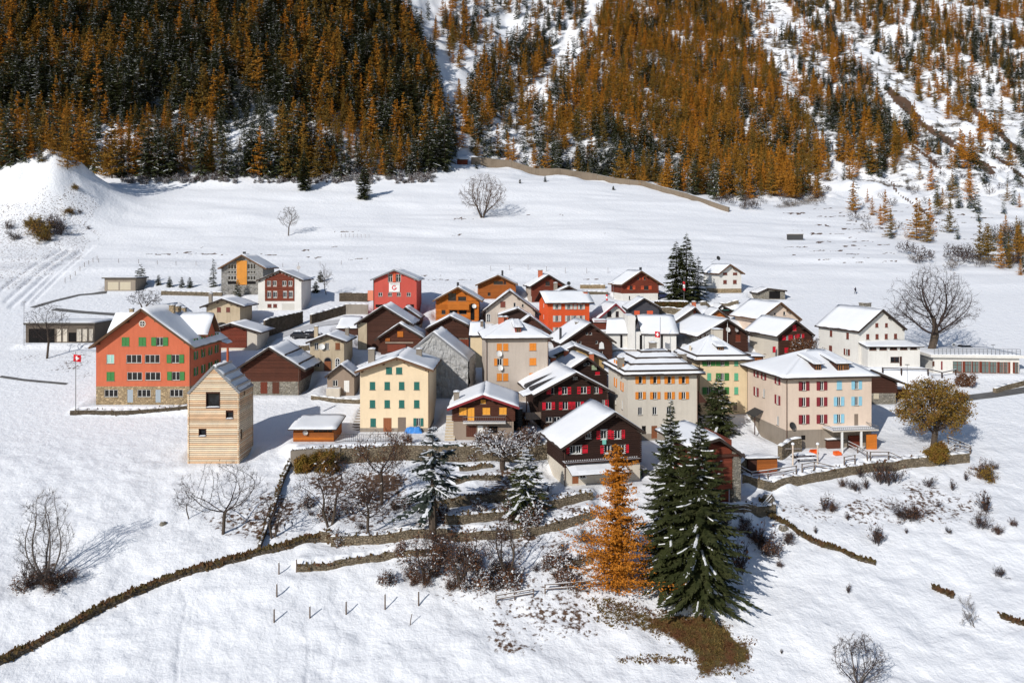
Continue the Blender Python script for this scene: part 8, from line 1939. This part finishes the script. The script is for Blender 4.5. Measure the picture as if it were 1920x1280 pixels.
# cars
def car(label, px, py, c, yaw, snow=.0, Y=None, z=None):
    p = G(px, py) if Y is None else Vector(((px - 960) / F * Y, Y, HC - (py - Y0) / F * Y)); root = empty('parked_car', p, R(yaw), label, 'car'); m_ = flat('car_paint_%d' % int(c[2] * 1000), c, .25, .5, .05); mb = MB(); sec = []
    prof = [(-2.05, .45, .75), (-1.95, .35, .95), (-1.2, .3, 1.0), (1.0, .3, .98), (1.9, .33, .85), (2.05, .42, .7)]
    for x_, z0, z1 in prof: i = len(mb.v); mb.v += [(x_, -.85, z0), (x_, .85, z0), (x_, .82, z1), (x_, -.82, z1)]; sec.append(i)
    k_ = mb.mat(m_)
    for A, B in zip(sec, sec[1:]):
        for e in range(4): mb.f.append((A + e, A + (e + 1) % 4, B + (e + 1) % 4, B + e)); mb.mi.append(k_)
    mb.f += [tuple(sec[0] + e for e in (3, 2, 1, 0)), tuple(sec[-1] + e for e in range(4))]; mb.mi += [k_, k_]; mb.build('body', root)
    mb = MB(); lo = [(-1.75, -.8, .97), (.85, -.8, .97), (.85, .8, .97), (-1.75, .8, .97)]; hi = [(-1.35, -.62, 1.45), (.15, -.62, 1.45), (.15, .62, 1.45), (-1.35, .62, 1.45)]
    for e in range(4): mb.poly([lo[e], lo[(e + 1) % 4], hi[(e + 1) % 4], hi[e]], GL)
    mb.build('window', root); mb = MB(); mb.poly(hi, m_)
    if snow: slab_snow(mb, *hi, snow, SNOW, 4, 3, .03); slab_snow(mb, (.9, -.75, .97), (1.85, -.75, .87), (1.85, .75, .87), (.9, .75, .97), snow * .7, SNOW, 4, 3, .02)
    mb.build('roof_panel', root)
    for x_ in (-1.3, 1.3):
        for y_ in (-.82, .82): mb = MB(); mb.tube([(x_, y_ - .1, .32), (x_, y_ + .1, .32)], .32, flat('tyre', (.015, .015, .015), .9), 12); w = mb.build('wheel', root); mb = MB(); mb.tube([(x_, y_ - .11, .32), (x_, y_ + .11, .32)], .18, M_METAL, 10); mb.build('rim', w)
    for y_ in (-.6, .6): mb = MB(); mb.box(2.0, 2.07, y_ - .16, y_ + .16, .58, .72, M_WHITE); mb.build('headlight', root)
car('dark car under snow behind the railing, left of two above the stone dish house', 564, 634, (.02, .022, .03), 4, .22); car('dark car under snow behind the railing, right of two above the stone dish house', 586, 633, (.03, .02, .022), 4, .22)
car('dark blue car beside the red-shuttered rear chalet, near the tall village spruces', 1243, 559, (.02, .025, .07), 0, .0); car('black car on the road above the glass pavilion, right edge', 1814, 660, (.012, .012, .014), 0, .05)
# hiker on the snow
p, h_ = hpx(1604, 551, 538.5); root = empty('person', p, R(20), 'person in dark clothes walking alone on the snowfield, above the tall white house', 'person'); s = h_ / 1.75
vs = [(0, 0, .92), (0, .0, 1.2), (0, -.02, 1.42), (0, -.03, 1.54), (0, -.03, 1.66), (.1, 0, .86), (.12, -.12, .48), (.13, -.08, .06), (.13, -.2, .03), (-.1, 0, .86), (-.12, .1, .48), (-.13, .22, .08), (-.13, .12, .04), (.2, 0, 1.4), (.27, .08, 1.12), (.26, -.06, .9), (-.2, 0, 1.4), (-.27, -.06, 1.12), (-.25, -.2, .92)]
es = [(0, 1), (1, 2), (2, 3), (3, 4), (0, 5), (5, 6), (6, 7), (7, 8), (0, 9), (9, 10), (10, 11), (11, 12), (2, 13), (13, 14), (14, 15), (2, 16), (16, 17), (17, 18)]; rd = [.15, .16, .17, .06, .11, .1, .075, .05, .045, .1, .075, .05, .045, .08, .055, .04, .08, .055, .04]
me = bpy.data.meshes.new('body'); me.from_pydata(vs, es, []); me.materials.append(flat('dark_clothes', (.03, .032, .045), .8)); o = put('body', me, root); o.scale = (s,) * 3; md = o.modifiers.new('skin', 'SKIN'); me.update()
for i, v in enumerate(o.data.skin_vertices[0].data): v.radius = (rd[i], rd[i]); v.use_root = (i == 0)
o.modifiers.new('sub', 'SUBSURF').levels = 1
mb = MB(); mb.tube([(0, -.03, 1.56), (0, -.03, 1.62), (0, -.03, 1.72), (0, -.03, 1.78)], [.09, .12, .11, .04], flat('dark_hat', (.05, .015, .015), .8), 10); o = mb.build('hat', root); o.scale = (s,) * 3
mb = MB(); mb.box(-.14, .14, .12, .3, 1.05, 1.45, flat('rucksack_cloth', (.12, .03, .02), .8)); o = mb.build('rucksack', root); o.scale = (s,) * 3
# sign, lamps, masts
def mast(name, label, cat, px, base, top, head, Y=None):
    p = G(px, base) if Y is None else Vector(((px - 960) / F * Y, Y, HC - (base - Y0) / F * Y)); h_ = (base - top) * p.y / F; root = empty(name, p, 0, label, cat); mb = MB(); mb.tube([(0, 0, -.4), (0, 0, h_)], [.05, .04], M_METAL, 7); mb.build('pole', root); mb = MB()
    if head == 'disc':
        mb.tube([(0, -.08, h_), (0, -.05, h_)], .35, M_WHITE, 14); mb.tube([(0, -.085, h_), (0, -.08, h_)], .26, M_METAL, 14)
    elif head == 'dish': mb.tube([(0, -.05, h_), (0, -.2, h_ + .06)], [.2, .55], flat('grey_dish', (.45, .42, .40)), 14)
    else: mb.box(-.35, .35, -.12, .12, h_, h_ + .1, M_METAL)
    mb.build({'disc': 'sign_plate', 'dish': 'dish'}.get(head, 'lamp_head'), root)
mast('road_sign', 'round road sign on a thin pole above the glass pavilion', 'sign', 1788, 660, 646, 'disc'); mast('street_lamp', 'lamp post above the glass pavilion, right of the black car', 'lamp', 1862, 662, 647, 'lamp'); mast('dish_mast', 'satellite dish on its own pole right of the white boarded house', 'dish', 560, 528, 502, 'dish')
mast('street_lamp', 'tall thin lamp post on the slope in front of the tall white house', 'lamp', 1701, 757, 684, 'lamp'); mast('street_lamp', 'thin lamp post at the left edge beside the low concrete garage', 'lamp', 45, 648, 567, 'lamp'); mast('street_lamp', 'short lamp post right of the double garage, by the stacked snow', 'lamp', 1150, 560, 530, 'lamp')
# boulders on the snow
for i, (px, py, r0) in enumerate(((306, 982, .45), (1440, 935, .8), (1468, 990, .6))):
    p = G(px, py); r_ = np.random.RandomState(40 + i); mb = MB(); pts = []
    for a_ in range(5): pts.append((0, 0, 0))
    n_ = 9; rings = []
    for j, (zz, rr) in enumerate(((-.5, .9), (0, 1.0), (.45, .85), (.75, .45))): rings.append([(rr * r0 * math.cos(q * 6.283 / n_) * r_.uniform(.8, 1.2), rr * r0 * math.sin(q * 6.283 / n_) * r_.uniform(.8, 1.2), zz * r0) for q in range(n_)])
    for A, B in zip(rings, rings[1:]):
        for q in range(n_): mb.poly([A[q], A[(q + 1) % n_], B[(q + 1) % n_], B[q]], ST_GREY)
    mb.poly(rings[-1], SNOW); tag(mb.build('boulder', None, p), ('small grey boulder on open snow, below and left of the log tower', 'big grey boulder at the foot of the granary terrace', 'grey boulder beside the right-hand bank wall')[i], 'boulder')

# stacked firewood
for px, py, n_, lb in ((1600, 668, 9, 'stack of split firewood under snow behind the pink house roof, before the tall white house'), (1394, 716, 6, 'stack of firewood in the gap between the yellow and the pink apartment houses'), (1665, 752, 7, 'stack of firewood against the footing of the dark plank barn')):
    p = G(px, py); root = empty('firewood_stack', p, R(8), lb, 'woodpile'); rr = random.Random(px)
    for j in range(4):
        for i in range(n_): mb = MB(); r0 = rr.uniform(.11, .15); c = (i - n_ / 2) * .29 + (j % 2) * .14; mb.tube([(c, 0, .14 + j * .25), (c + rr.uniform(-.02, .02), .9, .14 + j * .25)], r0, W_ORB if rr.random() < .5 else W_DOOR, 6); mb.build('log', root)
    mb = MB(); w_ = n_ * .15; slab_snow(mb, (-w_, -.05, 1.02), (w_, -.05, 1.02), (w_, .95, 1.02), (-w_, .95, 1.02), .22, SNOW, 6, 3, .04); mb.build('snow_cap', root)
